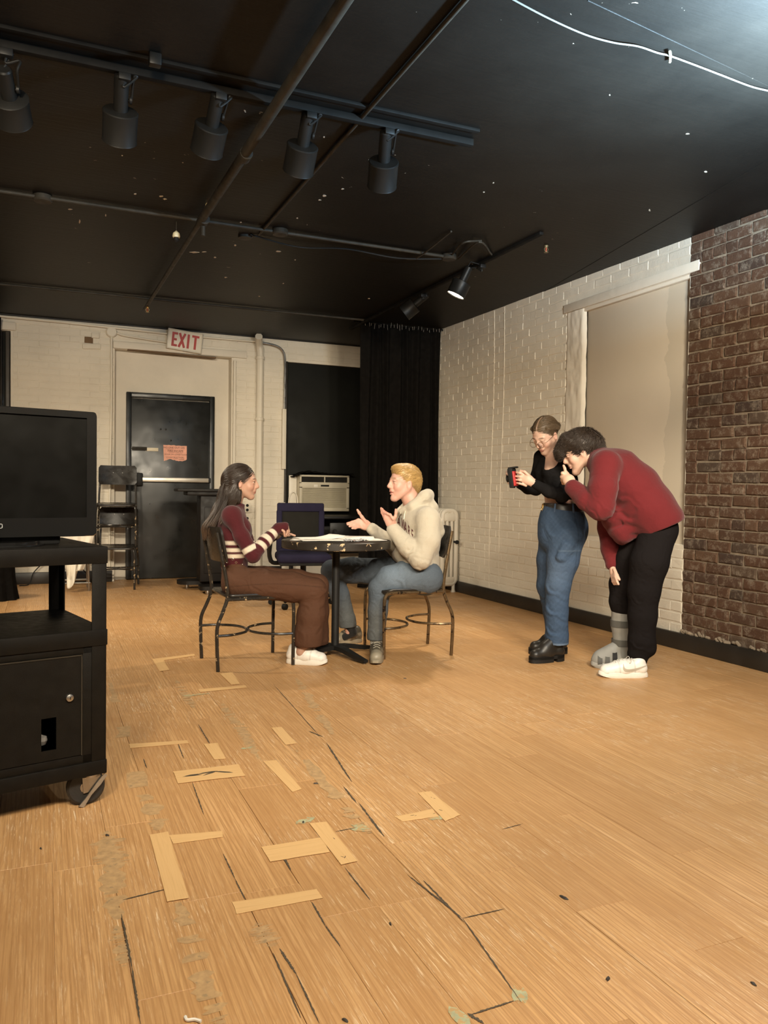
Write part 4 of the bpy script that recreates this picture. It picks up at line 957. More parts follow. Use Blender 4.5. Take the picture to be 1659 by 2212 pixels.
def caster(x, y, ang, lock=True):
    e = MB(); p = Vector((x, y, 0)); Rz = Matrix.Rotation(ang, 3, 'Z'); c = p+Rz @ Vector((-.0, -.02, .064))
    ax = Rz @ Matrix.Rotation(PI/2, 3, 'Y')
    w = MB().lathe([(.022, -.016), (.056, -.016), (.0635, -.010), (.064, 0), (.0635, .010), (.056, .016), (.022, .016)], c, 32, ax).build('caster_wheel', pbr('black_rubber', (.02, .019, .018), .55, bump=.3), cart)
    MB().lathe([(.0, -.018), (.02, -.018), (.022, -.012), (.022, .012), (.02, .018), (.0, .018)], c, 20, ax, False).build('wheel_hub', M['steel'], w)
    f = MB(); f.rbox(p+Vector((0, 0, .117)), (.075, .08, .008), .003); f.lathe([(.03, .098), (.034, .113)], p, 20)
    for s in (-1, 1):
        o = [Rz @ Vector((s*.022, a, b)) for a, b in ((-.034, .10), (.030, .10), (.012, .05), (-.03, .045))]
        f.prism([q+p for q in o], Rz @ Vector((-.0015, 0, 0)), Rz @ Vector((.0015, 0, 0)))
    fk = f.build('caster_fork', M['steel'], cart)
    if lock:
        l = MB(); o = [(-.047, .006), (-.025, .03), (.020, .088), (.040, .11), (.046, .10), (.026, .072), (-.005, .040), (-.03, .0)]
        l.prism([p+Rz @ Vector((.030, a, b+.0)) for a, b in o], Rz @ Vector((-.002, 0, 0)), Rz @ Vector((.004, 0, 0))); l.build('brake_lever', pbr('grey_steel_lever', (.42, .40, .36), .35, .8), fk)
caster(-.040, .045, math.radians(-98)); caster(-CWd+.05, .05, math.radians(-60)); caster(-.05, CD-.05, math.radians(30), False); caster(-CWd+.05, CD-.05, math.radians(20), False)
# television, turned the same way as the cart
M['tvb'] = pbr('gloss_black_bezel', (.010, .0098, .0095), .10, var=.05, spec=.6); M['tvs'] = pbr('dark_screen', (.0035, .0033, .0028), .4, var=.05, spec=.12)
tvr = onY(208, 893, 3.08); tv = empty('television', Vector((tvr.x, tvr.y, 0)), CA, 'black flat television with a glossy bezel standing on the media cart', 'television')
TW = .80; z1 = tvr.z+.005; z0 = onY(206, 1158, 3.08).z
o = [Vector((p[0]-TW/2+.006, 0, (z0+z1)/2+p[1])) for p in roundrect(TW, z1-z0, .014, 5)]
i_ = [Vector((p[0]-TW/2+.006, 0, (z0+z1)/2+.022+p[1])) for p in roundrect(TW-.078, z1-z0-.092, .002, 5)]
n = len(o); m = MB(); v = [p+Vector((0, .012, 0)) for p in o]+[p+Vector((0, 0, 0))*1 for p in [q+(Vector((-TW/2+.006, 0, (z0+z1)/2))-q)*.012 for q in o]]+[p+Vector((0, 0, 0)) for p in i_]+[p+Vector((0, .010, 0)) for p in i_]
f = [(a*n+k, a*n+(k+1) % n, (a+1)*n+(k+1) % n, (a+1)*n+k) for a in range(3) for k in range(n)]
m.add(v, f); m.build('bezel', M['tvb'], tv, True, 50)
m = MB(); m.prism(o, (0, .012, 0), (0, .045, 0)); m.rbox((-TW/2, .07, (z0+z1)/2), (TW*.8, .06, (z1-z0)*.75), .02); m.build('rear_shell', M['black_matte'], tv)
MB().box((-TW/2+.006, .011, (z0+z1)/2+.022), (TW-.07, .004, z1-z0-.085)).build('screen', M['tvs'], tv, False)
lx = tvr.x; lp = [Vector((p[0], -.0015, p[1])) for p in roundrect(.020, .014, .003, 3)]
logo = MB(); lo = onY(2, 1138, 3.0)
MB().tube([p+Vector((-.425+.10, 0, z0+.042)) for p in lp], .0012, 6, True).build('logo_mark', pbr('silver_mark', (.6, .6, .58), .3), tv)
MB().lathe([(.05, 0), (.04, z0-zt+.02)], (-TW/2+.0, .045, zt+.01), 20).build('stand_neck', M['tvb'], tv)
bs = [(p[0]-TW/2-.02, p[1]+.04, zt) for p in roundrect(.50, .25, .12, 8)]
m = MB(); m.prism(bs, (0, 0, .001), (0, 0, .006)); m.prism([Vector(((p[0]+TW/2+.02)*.93-TW/2-.02, (p[1]-.04)*.9+.04, zt)) for p in bs], (0, 0, .006), (0, 0, .016)); m.build('stand_foot', M['tvb'], tv)
MB().rbox((-.215, .06, (zt+z0)/2+.004), (.20, .07, z0-zt+.012), .012).build('stand_bracket', M['black_matte'], tv)
b = MB(); b.tube(curve_pts([(-.72, .30, .905), (-.72, .66, .9), (-.68, .70, .75), (-.62, .69, .6), (-.70, .68, .3), (-.72, .68, .02)], 8), .006, 8); b.build('power_cable', M['black_matte'], cart)
# ================================================================ THINGS BEHIND THE CART
bn = empty('low_metal_stand', (.27, 9.05, 0), 0, 'low folding metal stand hidden under the white cloth', 'stand')
for y in (-.16, .16):
    MB().tube([(-.20, y, .085), (.20, y, .085)], .011, 8).build('rail', M['steel'], bn)
    MB().tube([(-.19, y, .0), (-.17, y, .60)], .011, 8).build('leg', M['steel'], bn); MB().tube([(.19, y, .0), (.17, y, .60)], .011, 8).build('leg', M['steel'], bn)
MB().rbox((0, 0, .61), (.36, .34, .02), .005).build('stand_top', M['black_matte'], bn)
M['linen'] = pbr('white_cotton', (.80, .74, .62), .85, var=.05, bump=.15, bs=150)
def cloth_drop():
    v = []; f = []; nu, nv = 56, 44
    for j in range(nv+1):
        t = j/nv
        for i in range(nu+1):
            s = i/nu*2-1
            if t < .3:                                  # top lying on the stand
                k = t/.3; x = s*.19; y = .17-.36*k; z = .625+.05*math.exp(-((s-.2)/.5)**2)*(1-k)+.006*math.sin(s*9+k*5)
            else:                                       # falls down the front in folds towards one low corner
                k = (t-.3)/.7; L = .40+.19*math.exp(-((s+.15)/.35)**2)-.05*max(0, -s-.3)
                x = s*(.19-.03*k)*(1-.35*k*k)+.02*k*math.sin(s*7)-.03*k; y = -.195-.02*k-.032*k*math.sin(s*10+1.5*k)-.02*math.sin(s*17)*k; z = .625-L*k
            v.append((x, y, z))
    for j in range(nv):
        for i in range(nu): a = j*(nu+1)+i; f.append((a, a+1, a+nu+2, a+nu+1))
    o = MB().add(v, f).build('white_cloth', M['linen'], None, True, 80); sd = o.modifiers.new('t', 'SOLIDIFY'); sd.thickness = .004
    o.location = (.32, 9.05, .0); return tag(o, 'crumpled white cloth draped over a low stand behind the cart', 'cloth')
cloth_drop()
def black_drape():
    v = []; f = []; n = 40; zs = [(.0, .19), (.10, .175), (.25, .16), (.38, .155), (.47, .17), (.52, .17), (.54, .10)]
    for j, (z, r_) in enumerate(zs):
        for k in range(n):
            a = 2*PI*k/n; w = 1+(.10 if z < .45 else .0)*math.sin(a*9+z*4)*(1-z); v.append((r_*w*math.cos(a), r_*w*math.sin(a)*.8, z))
    for j in range(len(zs)-1):
        for k in range(n): f.append((j*n+k, j*n+(k+1) % n, (j+1)*n+(k+1) % n, (j+1)*n+k))
    f.append(tuple((len(zs)-1)*n+k for k in range(n)))
    e = MB().add(v, f).build('covered_stool', M['velvet']); p = onZ(10, 1298); e.location = (p.x-.08, p.y+.1, 0)
    tag(e, 'stool hidden under black cloth at the far left behind the cart', 'stool')
    s = empty('floor_cable', (p.x+.2, p.y+1.05, .0), 0, 'thin black cable curving down to the floor by the back wall', 'cable')
    MB().tube(curve_pts([(-.1, .1, .006), (.0, .12, .02), (.05, .15, .15), (.2, .12, .27), (.45, .12, .26), (.6, .16, .10)], 8), .006, 8).build('run', M['black_matte'], s)
black_drape()
# ================================================================ TAPE MARKS AND LITTER ON THE FLOOR
def m_tape():
    n = N('wood_print_tape'); co = n.coord(); mp = n.n('ShaderNodeMapping'); mp.inputs['Scale'].default_value = (1, 60, 1); n.l(co, mp.inputs[0])
    g = n.noise(mp.outputs[0], 3.5, 4, .6, .6); c = n.ramp(g, [(.3, (.62, .37, .155)), (.5, (.72, .455, .205)), (.7, (.66, .40, .17))])
    return n.out(c, .55, 0., None, Specular_IOR_Level=.35)
M['tape'] = m_tape()
tapes = [([(278, 1608), (404, 1600), (408, 1606), (281, 1617)], 'thin strip of wood-print tape right of the cart caster'),
 ([(440, 1608), (470, 1606), (488, 1640), (463, 1642)], 'short stub of wood-print tape just above the torn wide strip'),
 ([(373, 1668), (515, 1652), (531, 1677), (384, 1694)], 'wide torn strip of wood-print tape with dark tears in its middle'),
 ([(568, 1645), (597, 1643), (652, 1705), (632, 1712)], 'strip of wood-print tape beside the darker floor plank'),
 ([(586, 1573), (608, 1571), (641, 1607), (617, 1610)], 'small strip of wood-print tape at the top of the darker floor plank'),
 ([(323, 1805), (363, 1798), (408, 1942), (361, 1950)], 'long upright leg of the L-shaped tape mark'),
 ([(365, 1805), (480, 1796), (482, 1809), (374, 1824)], 'thin crossing arm of the L-shaped tape mark'),
 ([(564, 1831), (697, 1810), (712, 1842), (584, 1863)], 'wide arm of the T-shaped tape mark in the middle of the floor'),
 ([(668, 1780), (705, 1777), (772, 1862), (737, 1870)], 'slanted stem of the T-shaped tape mark in the middle of the floor'),
 ([(501, 1950), (684, 1922), (698, 1941), (511, 1976)], 'lowest strip of wood-print tape, nearest the viewer'),
 ([(427, 1490), (530, 1481), (534, 1486), (432, 1496)], 'narrow strip of wood-print tape below the chipped black chair'),
 ([(475, 1456), (502, 1453), (518, 1478), (500, 1480)], 'tiny strip of wood-print tape touching the one below the chipped black chair'),
 ([(850, 1765), (935, 1748), (948, 1765), (870, 1776)], 'ragged arm of the worn tape mark on the right'),
 ([(902, 1713), (930, 1710), (995, 1762), (962, 1776)], 'ragged stem of the worn tape mark on the right'),
 ([(328, 1424), (352, 1424), (366, 1448), (345, 1451)], 'short strip of wood-print tape left of the chipped black chair'),
 ([(330, 1424), (420, 1413), (421, 1417), (352, 1427)], 'thin strip of wood-print tape running to the chipped black chair')]
for i, (q, lab) in enumerate(tapes):
    r = random.Random(100+i); c = [onZ(*p) for p in q]; ctr = sum(c, Vector())/4; e1 = c[1]-c[0]; e2 = c[3]-c[0]
    ax = (e1 if e1.length > e2.length else e2); an = math.atan2(ax.y, ax.x); out = []
    jag = .004 if i in (2, 12, 13) else .0015
    for k in range(4):
        a, b = c[k], c[(k+1) % 4]; ns = 7
        for s in range(ns):
            p = a.lerp(b, s/ns); nrm = (ctr-p).normalized(); out.append(p+nrm*r.uniform(-.0005, jag)*(1 if s else .2))
    Rz = Matrix.Rotation(-an, 3, 'Z'); z = .0014+.0005*(i % 3)
    o = MB().prism([Rz @ (p-ctr) for p in out], (0, 0, 0), (0, 0, .0008)).build('tape_strip', M['tape'], None, False)
    o.location = ctr+Vector((0, 0, z)); o.rotation_euler = (0, 0, an); tag(o, lab, 'tape', 'wood-print tape marks on the floor')
    if i in (2, 12, 13, 8):
        for k in range(5 if i == 2 else 3):
            p = ctr+ax*r.uniform(-.42, .42)+Vector((r.uniform(-.012, .012), r.uniform(-.012, .012), z+.0012)); L = r.uniform(.02, .045) if i == 2 else r.uniform(.004, .010); a2 = an+r.uniform(-.7, .7)
            pts = [(-L, 0, 0), (-L*.3, L*.18, 0), (L*.6, L*.12, 0), (L, -L*.05, 0), (L*.2, -L*.14, 0)]
            t_ = MB().prism([Matrix.Rotation(a2-an, 3, 'Z') @ Vector(x)+Rz @ (p-ctr-Vector((0, 0, z))) for x in pts], (0, 0, 0), (0, 0, .0003)).build('tear', M['crack'], o, False)
def flake(px, py, s, mat, label, seed, h=.004, name='floor_flake'):
    r = random.Random(seed); p = onZ(px, py); n = 9
    out = [(s*(1+r.uniform(-.25, .25))*math.cos(2*PI*k/n), .45*s*(1+r.uniform(-.25, .25))*math.sin(2*PI*k/n), 0) for k in range(n)]
    v = [Vector(q) for q in out]+[Vector(q)*.6+Vector((0, 0, h*r.uniform(.5, 1))) for q in out]; f = [(k, (k+1) % n, n+(k+1) % n, n+k) for k in range(n)]+[tuple(range(n, 2*n)), tuple(range(n-1, -1, -1))]
    o = MB().add(v, f).build(name, mat, None, False); o.location = p+Vector((0, 0, .0012)); o.rotation_euler = (0, 0, r.uniform(0, 3)); tag(o, label, 'debris')
dkf = pbr('dark_scrap', (.05, .04, .032), .7)
for i, (px, py, s, lab) in enumerate([(1218, 1940, .014, 'dark dried scrap lying alone on the right side of the floor'), (1313, 2115, .010, 'small grey scuff lump near the bottom right of the floor'), (1628, 2127, .008, 'dark dot of dirt near the lower right corner of the floor'), (843, 1997, .007, 'small dark speck right of the lowest tape strip'), (88, 1834, .007, 'small dark crumb on the floor below the cart'),
        (682, 1693, .009, 'dark curled shred on the darker floor plank'), (655, 1777, .008, 'dark flattened shred just above the T-shaped tape mark'), (875, 1466, .012, 'dark crumb on the floor right of the round table foot'), (745, 2205, .010, 'dark pebble of dirt at the bottom edge of the floor'), (232, 1805, .010, 'torn dark scrap of tape left of the L-shaped tape mark')]): flake(px, py, s, dkf, lab, i)
wpp = curve_pts([onZ(400, 2200)-onZ(415, 2206), onZ(404, 2207)-onZ(415, 2206), onZ(420, 2206)-onZ(415, 2206), onZ(434, 2210)-onZ(415, 2206)], 5)
o = MB().tube([p+Vector((0, 0, .004)) for p in wpp], .0035, 6).build('paper_scrap', M['paper']); o.location = onZ(415, 2206); tag(o, 'curled white paper scrap at the bottom edge of the floor', 'debris')
flake(992, 2198, .035, M['green'], 'pale patch of old glue at the bottom edge of the floor', 77, .0012, 'glue_patch')
# ================================================================ PEOPLE: smooth-blended volumes meshed with surface nets
A = lambda p: np.array(p, dtype=np.float64)
def nrm(a): a = A(a); return a/np.linalg.norm(a)
class Shape:
    def __init__(s, h=.005): s.h = h; s.p = []; s.disp = []
    def cone(s, p0, p1, r0, r1, k=.02, flat=None, op='u'):
        s.p.append(('c', A(p0), A(p1), r0, r1, k, flat, op)); return s
    def ell(s, c, rad, R=None, k=.02, op='u'):
        s.p.append(('e', A(c), A(rad), None if R is None else A(R), None, k, None, op)); return s
    def chain(s, L, k=.02, sc=1., flat=None, add=0., op='u'):
        for (a, ra), (b, rb) in zip(L[:-1], L[1:]): s.cone(a, b, ra*sc+add, rb*sc+add, k, flat, op)
        return s
    def fold(s, c, rad, d, lam, amp): s.disp.append((A(c), rad, nrm(d), lam, amp)); return s
    def _bb(s, q):
        if q[0] == 'c':
            fl = q[6][1] if q[6] else 1.; r = max(q[3], q[4])*max(1., fl); return np.minimum(q[1], q[2])-r, np.maximum(q[1], q[2])+r
        r = q[2].max(); return q[1]-r, q[1]+r
    def field(s):
        h = s.h; bbs = [s._bb(q) for q in s.p]; us = [b for q, b in zip(s.p, bbs) if q[7] == 'u']
        lo = np.min([b[0] for b in us], 0)-5*h; hi = np.max([b[1] for b in us], 0)+5*h
        n = np.ceil((hi-lo)/h).astype(int)+1; D = np.full(n, .2, np.float32); s.lo = lo
        for q, (a, b) in zip(s.p, bbs):
            k = q[5]; pad = k+4*h
            i0 = np.clip(np.floor((a-pad-lo)/h).astype(int), 0, n-1); i1 = np.clip(np.ceil((b+pad-lo)/h).astype(int)+1, 1, n)
            if np.any(i1 <= i0): continue
            ax = [(lo[d]+h*np.arange(i0[d], i1[d])).astype(np.float32) for d in range(3)]
            X, Y, Z = ax[0][:, None, None], ax[1][None, :, None], ax[2][None, None, :]
            if q[0] == 'c':
                p0, p1, r0, r1 = q[1:5]; x, y, z = X-p0[0], Y-p0[1], Z-p0[2]; ab = p1-p0
                if q[6] is not None:
                    nv, sc = q[6]; m = 1./sc-1.; dn = (x*nv[0]+y*nv[1]+z*nv[2])*m; x = x+dn*nv[0]; y = y+dn*nv[1]; z = z+dn*nv[2]; ab = ab+nv*(ab@nv)*m
                L2 = max(ab@ab, 1e-9); t = np.clip((x*ab[0]+y*ab[1]+z*ab[2])/L2, 0, 1)
                d = np.sqrt((x-t*ab[0])**2+(y-t*ab[1])**2+(z-t*ab[2])**2)-(r0+(r1-r0)*t)
            else:
                c, rad, R = q[1:4]; x, y, z = X-c[0], Y-c[1], Z-c[2]
                if R is not None: x, y, z = (x*R[0, 0]+y*R[0, 1]+z*R[0, 2], x*R[1, 0]+y*R[1, 1]+z*R[1, 2], x*R[2, 0]+y*R[2, 1]+z*R[2, 2])
                k0 = np.sqrt((x/rad[0])**2+(y/rad[1])**2+(z/rad[2])**2)+1e-6; k1 = np.sqrt((x/rad[0]**2)**2+(y/rad[1]**2)**2+(z/rad[2]**2)**2)+1e-6
                d = k0*(k0-1.)/k1
            S = tuple(slice(i0[e], i1[e]) for e in range(3)); o = D[S]
            if q[7] == 'u':
                g = np.clip(.5+.5*(o-d)/k, 0, 1); D[S] = o+(d-o)*g-k*g*(1-g)
            else:
                d = -d; g = np.clip(.5-.5*(o-d)/k, 0, 1); D[S] = o+(d-o)*g+k*g*(1-g)
        if s.disp:
            ii = np.argwhere(np.abs(D) < .02); P = lo+ii*h; dd = np.zeros(len(P))
            for c, rad, dv, lam, amp in s.disp:
                w = np.exp(-((P-c)**2).sum(1)/(rad*rad)); q = (P-c)/lam
                n1 = np.sin(q@A((1.7, 1.1, -.9))+1.)+np.sin(q@A((-1.2, 1.9, 1.3)))+np.sin(q@A((.8, -1.5, 2.1))+2.); n2 = .5+.5*np.sin(q@A((.9, 1.4, 1.1))+n1)
                dd += amp*w*n2*1.3*np.sin(2*PI*(q@dv)*.8+1.5*n1)
            D[tuple(ii.T)] += dd.astype(np.float32)
        return D
    def polygons(s):
        D = s.field(); h = s.h; I = D < 0; nx, ny, nz = D.shape
        cnt = np.zeros((nx-1, ny-1, nz-1), np.int8)
        offs = [(i, j, k) for i in (0, 1) for j in (0, 1) for k in (0, 1)]
        for i, j, k in offs: cnt += I[i:nx-1+i, j:ny-1+j, k:nz-1+k]
        cells = np.argwhere((cnt > 0) & (cnt < 8)); n = len(cells)
        vals = np.stack([D[cells[:, 0]+i, cells[:, 1]+j, cells[:, 2]+k] for i, j, k in offs], 1); O = np.array(offs, float)
        acc = np.zeros((n, 3)); c = np.zeros(n)
        for a in range(8):
            for b in range(a+1, 8):
                if abs(O[a]-O[b]).sum() != 1: continue
                m = (vals[:, a] < 0) != (vals[:, b] < 0); t = np.where(m, vals[:, a]/np.where(m, vals[:, a]-vals[:, b], 1), 0)
                acc += m[:, None]*(O[a]+(O[b]-O[a])*t[:, None]); c += m
        V = s.lo+h*(cells+acc/c[:, None])
        idx = np.full((nx-1, ny-1, nz-1), -1, np.int32); idx[tuple(cells.T)] = np.arange(n)
        Q = []
        for ax in range(3):
            sl0 = [slice(None)]*3; sl1 = [slice(None)]*3; sl0[ax] = slice(0, -1); sl1[ax] = slice(1, None)
            a_, b_ = I[tuple(sl0)], I[tuple(sl1)]; e = np.argwhere(a_ != b_); u, v = [(1, 2), (2, 0), (0, 1)][ax]
            e = e[(e[:, u] > 0) & (e[:, v] > 0) & (e[:, u] < D.shape[u]-1) & (e[:, v] < D.shape[v]-1)]
            fl = a_[tuple(e.T)]
            def at(du, dv): q = e.copy(); q[:, u] += du; q[:, v] += dv; return idx[tuple(q.T)]
            q = np.stack([at(-1, -1), at(0, -1), at(0, 0), at(-1, 0)], 1); q[~fl] = q[~fl][:, ::-1]; Q.append(q)
        Q = np.concatenate(Q); Q = Q[(Q >= 0).all(1)]
        return V, Q
    def mesh(s, name, org=(0, 0, 0), colfn=None):
        V, Q = s.polygons(); return np_mesh(name, V, Q, org, colfn)
def np_mesh(name, V, Q, org=(0, 0, 0), colfn=None):
    me = bpy.data.meshes.new(name); n, m = len(V), len(Q)
    me.vertices.add(n); me.vertices.foreach_set('co', (V-A(org)).astype(np.float32).ravel())
    me.loops.add(m*4); me.loops.foreach_set('vertex_index', Q.astype(np.int32).ravel())
    me.polygons.add(m); me.polygons.foreach_set('loop_start', np.arange(0, 4*m, 4, dtype=np.int32))
    me.update(calc_edges=True); me.validate(); me.shade_smooth()
    if colfn is not None:
        c = np.ones((n, 4), np.float32); c[:, :3] = colfn(V); at = me.color_attributes.new('Col', 'FLOAT_COLOR', 'POINT'); at.data.foreach_set('color', c.ravel())
    return me
def solid(c): return lambda V: np.tile(A(c), (len(V), 1))
def hashn(P, f):   # cheap smooth noise in -1..1
    return (np.sin(P@A((12.9, 78.2, 37.7))*f*.21+1.3)+np.sin(P@A((-53.1, 21.7, 44.3))*f*.23+.4)+np.sin(P@A((31.4, -47.9, 63.2))*f*.19+2.2)+np.sin(P@A((61.7, 39.1, -28.6))*f*.22))/4
def sstep(a, b, x): t = np.clip((x-a)/(b-a), 0, 1); return t*t*(3-2*t)
def mixc(c, d, w): return c*(1-w[:, None])+A(d)*w[:, None]
class Fig:
    """a person standing/sitting at floor point c; joints are given as photo pixel + offset b in depth from the person's own plane"""
    def __init__(s, c):
        s.c = Vector(c); d = s.c-ORI; d.z = 0; s.f = d.normalized(); s.u = Vector((0, 0, 1)); s.r = s.f.cross(s.u); s.d0 = d.length
        s.S = F/((CR.transposed() @ (s.c+Vector((0, 0, 1.1))-ORI)).z*-1); s.fn = A(s.f); s.rn = A(s.r); s.un = A(s.u)
    def J(s, px, py, b=0.):
        d = ray(px, py); return A(ORI+d*((s.d0+b)/d.dot(s.f)))
    def L(s, *pts): return [(s.J(p[0], p[1], p[2]), p[3]/s.S) for p in pts]
    def dirv(s, r, u, f): return nrm(s.rn*r+s.un*u+s.fn*f)
SKM = vcol('skin', .48, .08, 160, 0, .12, 0, .4)
KNIT = vcol('knit_wool', .9, .25, 240, .12, 0, .3, .15, .18, 14.)
FLEECE = vcol('cotton_fleece', .92, .2, 200, .15, 0, .12, .15, .22, 12.)
DENIM = vcol('denim', .82, .25, 220, 0, 0, .3, .2, .25, 16.)
TWILL = vcol('cotton_twill', .85, .15, 260, 0, 0, .15, .2, .25, 13.)
def hairmat(name, rough=.42):
    n = N(name); at = n.n('ShaderNodeAttribute', attribute_name='Col'); return n.out(at.outputs['Color'], rough, 0., None, Specular_IOR_Level=.45)
HAIR = hairmat('hair_strands')
DARKC = vcol('dark_cotton', .95, .2, 200, 0, 0, .1, .08, .25, 12.)
LEATHER = vcol('smooth_leather', .42, .1, 120, 0, 0, 0, .45); RUBBER = vcol('shoe_rubber', .6, .1, 200)
def frame(fwd, up):
    x = nrm(fwd); z = A(up)-x*(A(up)@x); z = nrm(z); y = np.cross(z, x); return x, y, z
class Head:
    def __init__(s, o, fwd, up, sc=1.): s.o = A(o); s.x, s.y, s.z = frame(fwd, up); s.sc = sc; s.R = np.stack([s.x, s.y, s.z])
    def P(s, a, b, c): return s.o+(s.x*a+s.y*b+s.z*c)*s.sc
    def loc(s, V): return ((V-s.o)@s.R.T)/s.sc
    def put(s, sh, smile=0., fem=False, mouth_open=0., eye=.6):
        fw = .88 if fem else 1.; s.eye = eye
        P, R, q = s.P, s.R, s.sc; E = lambda c, r, k=.012, op='u': sh.ell(P(*c), A(r)*q, R, k*q, op)
        C = lambda a, b, r0, r1, k=.012, op='u': sh.cone(P(*a), P(*b), r0*q, r1*q, k*q, None, op)
        E((-.015, 0, .036), (.095, .075, .083), .02); E((.034, 0, .008), (.056, .060, .080), .03)
        E((.045, 0, -.055), (.040, .044, .045), .025)
        for t in (-1, 1):
            C((-.004, t*.054*fw, -.035), (.062, t*.013*fw, -.100+(.006 if fem else 0)), .020*fw, .015*fw, .03)
            E((.060, t*.036, -.026), (.024, .024, .024), .02)
            C((.078, t*.042, .026), (.089, t*.012, .027), .0075, .008, .012)
            E((-.006, t*.074, -.006), (.017, .009, .031), .008); E((.002, t*.083, -.005), (.009, .006, .019), .004, 's')
            E((.101, t*.031, .008), (.0108, .0135, .0085), .006, 's'); E((.0835, t*.031, .0165-.005*(1-eye)), (.0108, .0155, .0062+.003*(1-eye)), .002); E((.0825, t*.031, .0005), (.0105, .0145, .0050), .002)
            E((.097, t*.0115, -.029), (.010, .0075, .007), .006)
        C((.091, 0, .022), (.111, 0, -.021), .0075, .0105, .012); E((.108, 0, -.026), (.010, .010, .008), .008)
        C((.080, 0, .012), (.090, 0, -.030), .012, .013, .012)
        E((.071, 0, -.101+(.007 if fem else 0)), (.018*fw, .020*fw, .016*fw), .02)
        E((.089, 0, -.052), (.011, .024, .012), .012)
        E((.0925, 0, -.0575-.001*mouth_open), (.0075, .021+.005*smile, .0045), .004); E((.0905, 0, -.0675-.005*mouth_open), (.0075, .018, .0055), .003)
        C((.098, -.020, -.0625), (.098, .020, -.0625), .0020+.003*mouth_open, .0020+.003*mouth_open, .002, 's')
        return sh
    def color(s, V, base, skin, lip, brow=None, blush=(.62, .26, .20), lid=.55):
        q = s.loc(V); x, y, z = q.T; c = base
        near = (np.abs(x-.05) < .1) & (np.abs(y) < .085) & (np.abs(z) < .15)
        bl = np.exp(-((x-.075)**2+(np.abs(y)-.040)**2)/.022**2-((z+.03)/.022)**2)*.35+np.exp(-((x-.112)**2+y**2+(z+.024)**2)/.012**2)*.35
        ear = np.exp(-((x+.005)/.016)**2-((np.abs(y)-.076)/.012)**2-((z+.006)/.03)**2)*.4
        c = mixc(c, blush, np.clip((bl+ear)*near, 0, .6))
        lp = np.exp(-((x-.098)/.014)**4-(y/.021)**4-((z+.0625)/.0105)**4); c = mixc(c, lip, np.clip(lp*near, 0, 1)*.75)
        gap = np.exp(-((x-.096)/.012)**4-(y/.019)**4-((z+.0625)/.0025)**4); c = mixc(c, (.10, .02, .02), np.clip(gap*near*.8, 0, 1))
        ey = np.exp(-((x-.092)/.02)**4-((np.abs(y)-.031)/.015)**4-((z-(.0125-.006*(1-s.eye)))/.0022)**4); c = mixc(c, (.06, .032, .022), np.clip(ey*near*lid, 0, 1))
        if brow is not None:
            bz = .031-.5*np.maximum(0, np.abs(y)-.035)**1.0*.5
            br = np.exp(-((x-.088)/.022)**4-((np.abs(y)-.030)/.018)**4-((z-bz)/.0045)**4); c = mixc(c, brow, np.clip(br*near, 0, 1)*.85)
        no = np.exp(-((x-.100)/.008)**2-((np.abs(y)-.006)/.0035)**2-((z+.0345)/.0035)**2); c = mixc(c, (.16, .06, .045), np.clip(no*near, 0, 1)*.8)
        return c
    def eyes(s, parent, org, iris=(.06, .035, .02), closed=False):
        for t in (-1, 1):
            c = s.P(.0790, t*.031, .0075); r = .0105*s.sc; m = MB(); Rm = Matrix([list(v) for v in np.stack([s.y, s.z, s.x], 1)])
            prof = [(0, 1.), (.25, .968), (.50, .866), (.54, .842), (.7, .714), (.9, .436), (1., 0), (.8, -.6), (0, -1)]
            m.lathe([(a*r, b*r) for a, b in prof], c-A(org), 16, Rm, False)
            me = m.mesh('eyeball', True, 80); col = []
            for i, (a, b) in enumerate(prof): col += [((.01, .008, .006) if i < 2 else iris if i < 4 else (.50, .44, .39))]*16
            at = me.color_attributes.new('Col', 'FLOAT_COLOR', 'POINT')
            for k, cc in enumerate(col): at.data[k].color = (*cc, 1)
            link('eye', me, EYEM, parent)
EYEM = vcol('eye_surface', .12, 0.0, 10, 0, 0, 0, .5)
def strands(name, lines, mat, parent, org, n=4, colfn=None):
    """lines: list of (Nx3 points, radii) -> one mesh of tapered tubes"""
    VV, QQ, off = [], [], 0
    for pts, rad in lines:
        P = A(pts); m = len(P); T = np.gradient(P, axis=0); T /= np.linalg.norm(T, axis=1)[:, None]+1e-9
        ref = A((.31, .52, .79)); U = np.cross(T, ref); U /= np.linalg.norm(U, axis=1)[:, None]+1e-9; B = np.cross(T, U)
        an = 2*PI*np.arange(n)/n; R = A(rad)[:, None, None]
        ring = P[:, None, :]+R*(np.cos(an)[None, :, None]*U[:, None, :]+np.sin(an)[None, :, None]*B[:, None, :])
        VV.append(ring.reshape(-1, 3)); i = np.arange(m-1)[:, None]*n; k = np.arange(n)[None, :]
        q = np.stack([i+k, i+(k+1) % n, i+n+(k+1) % n, i+n+k], -1).reshape(-1, 4)+off; QQ.append(q); off += m*n
    return link(name, np_mesh(name, np.concatenate(VV), np.concatenate(QQ), org, colfn), mat, parent)
def spline(pts, n=14):
    return A([tuple(p) for p in curve_pts([Vector(tuple(p)) for p in pts], n)])
def finger(sh, fig, pts, r0=.0088, r1=.0070, k=.004):
    """pts: list of (px,py,b)"""
    P = [fig.J(*p) for p in pts]; m = len(P)
    for i in range(m-1): sh.cone(P[i], P[i+1], r0+(r1-r0)*i/(m-1), r0+(r1-r0)*(i+1)/(m-1), k)
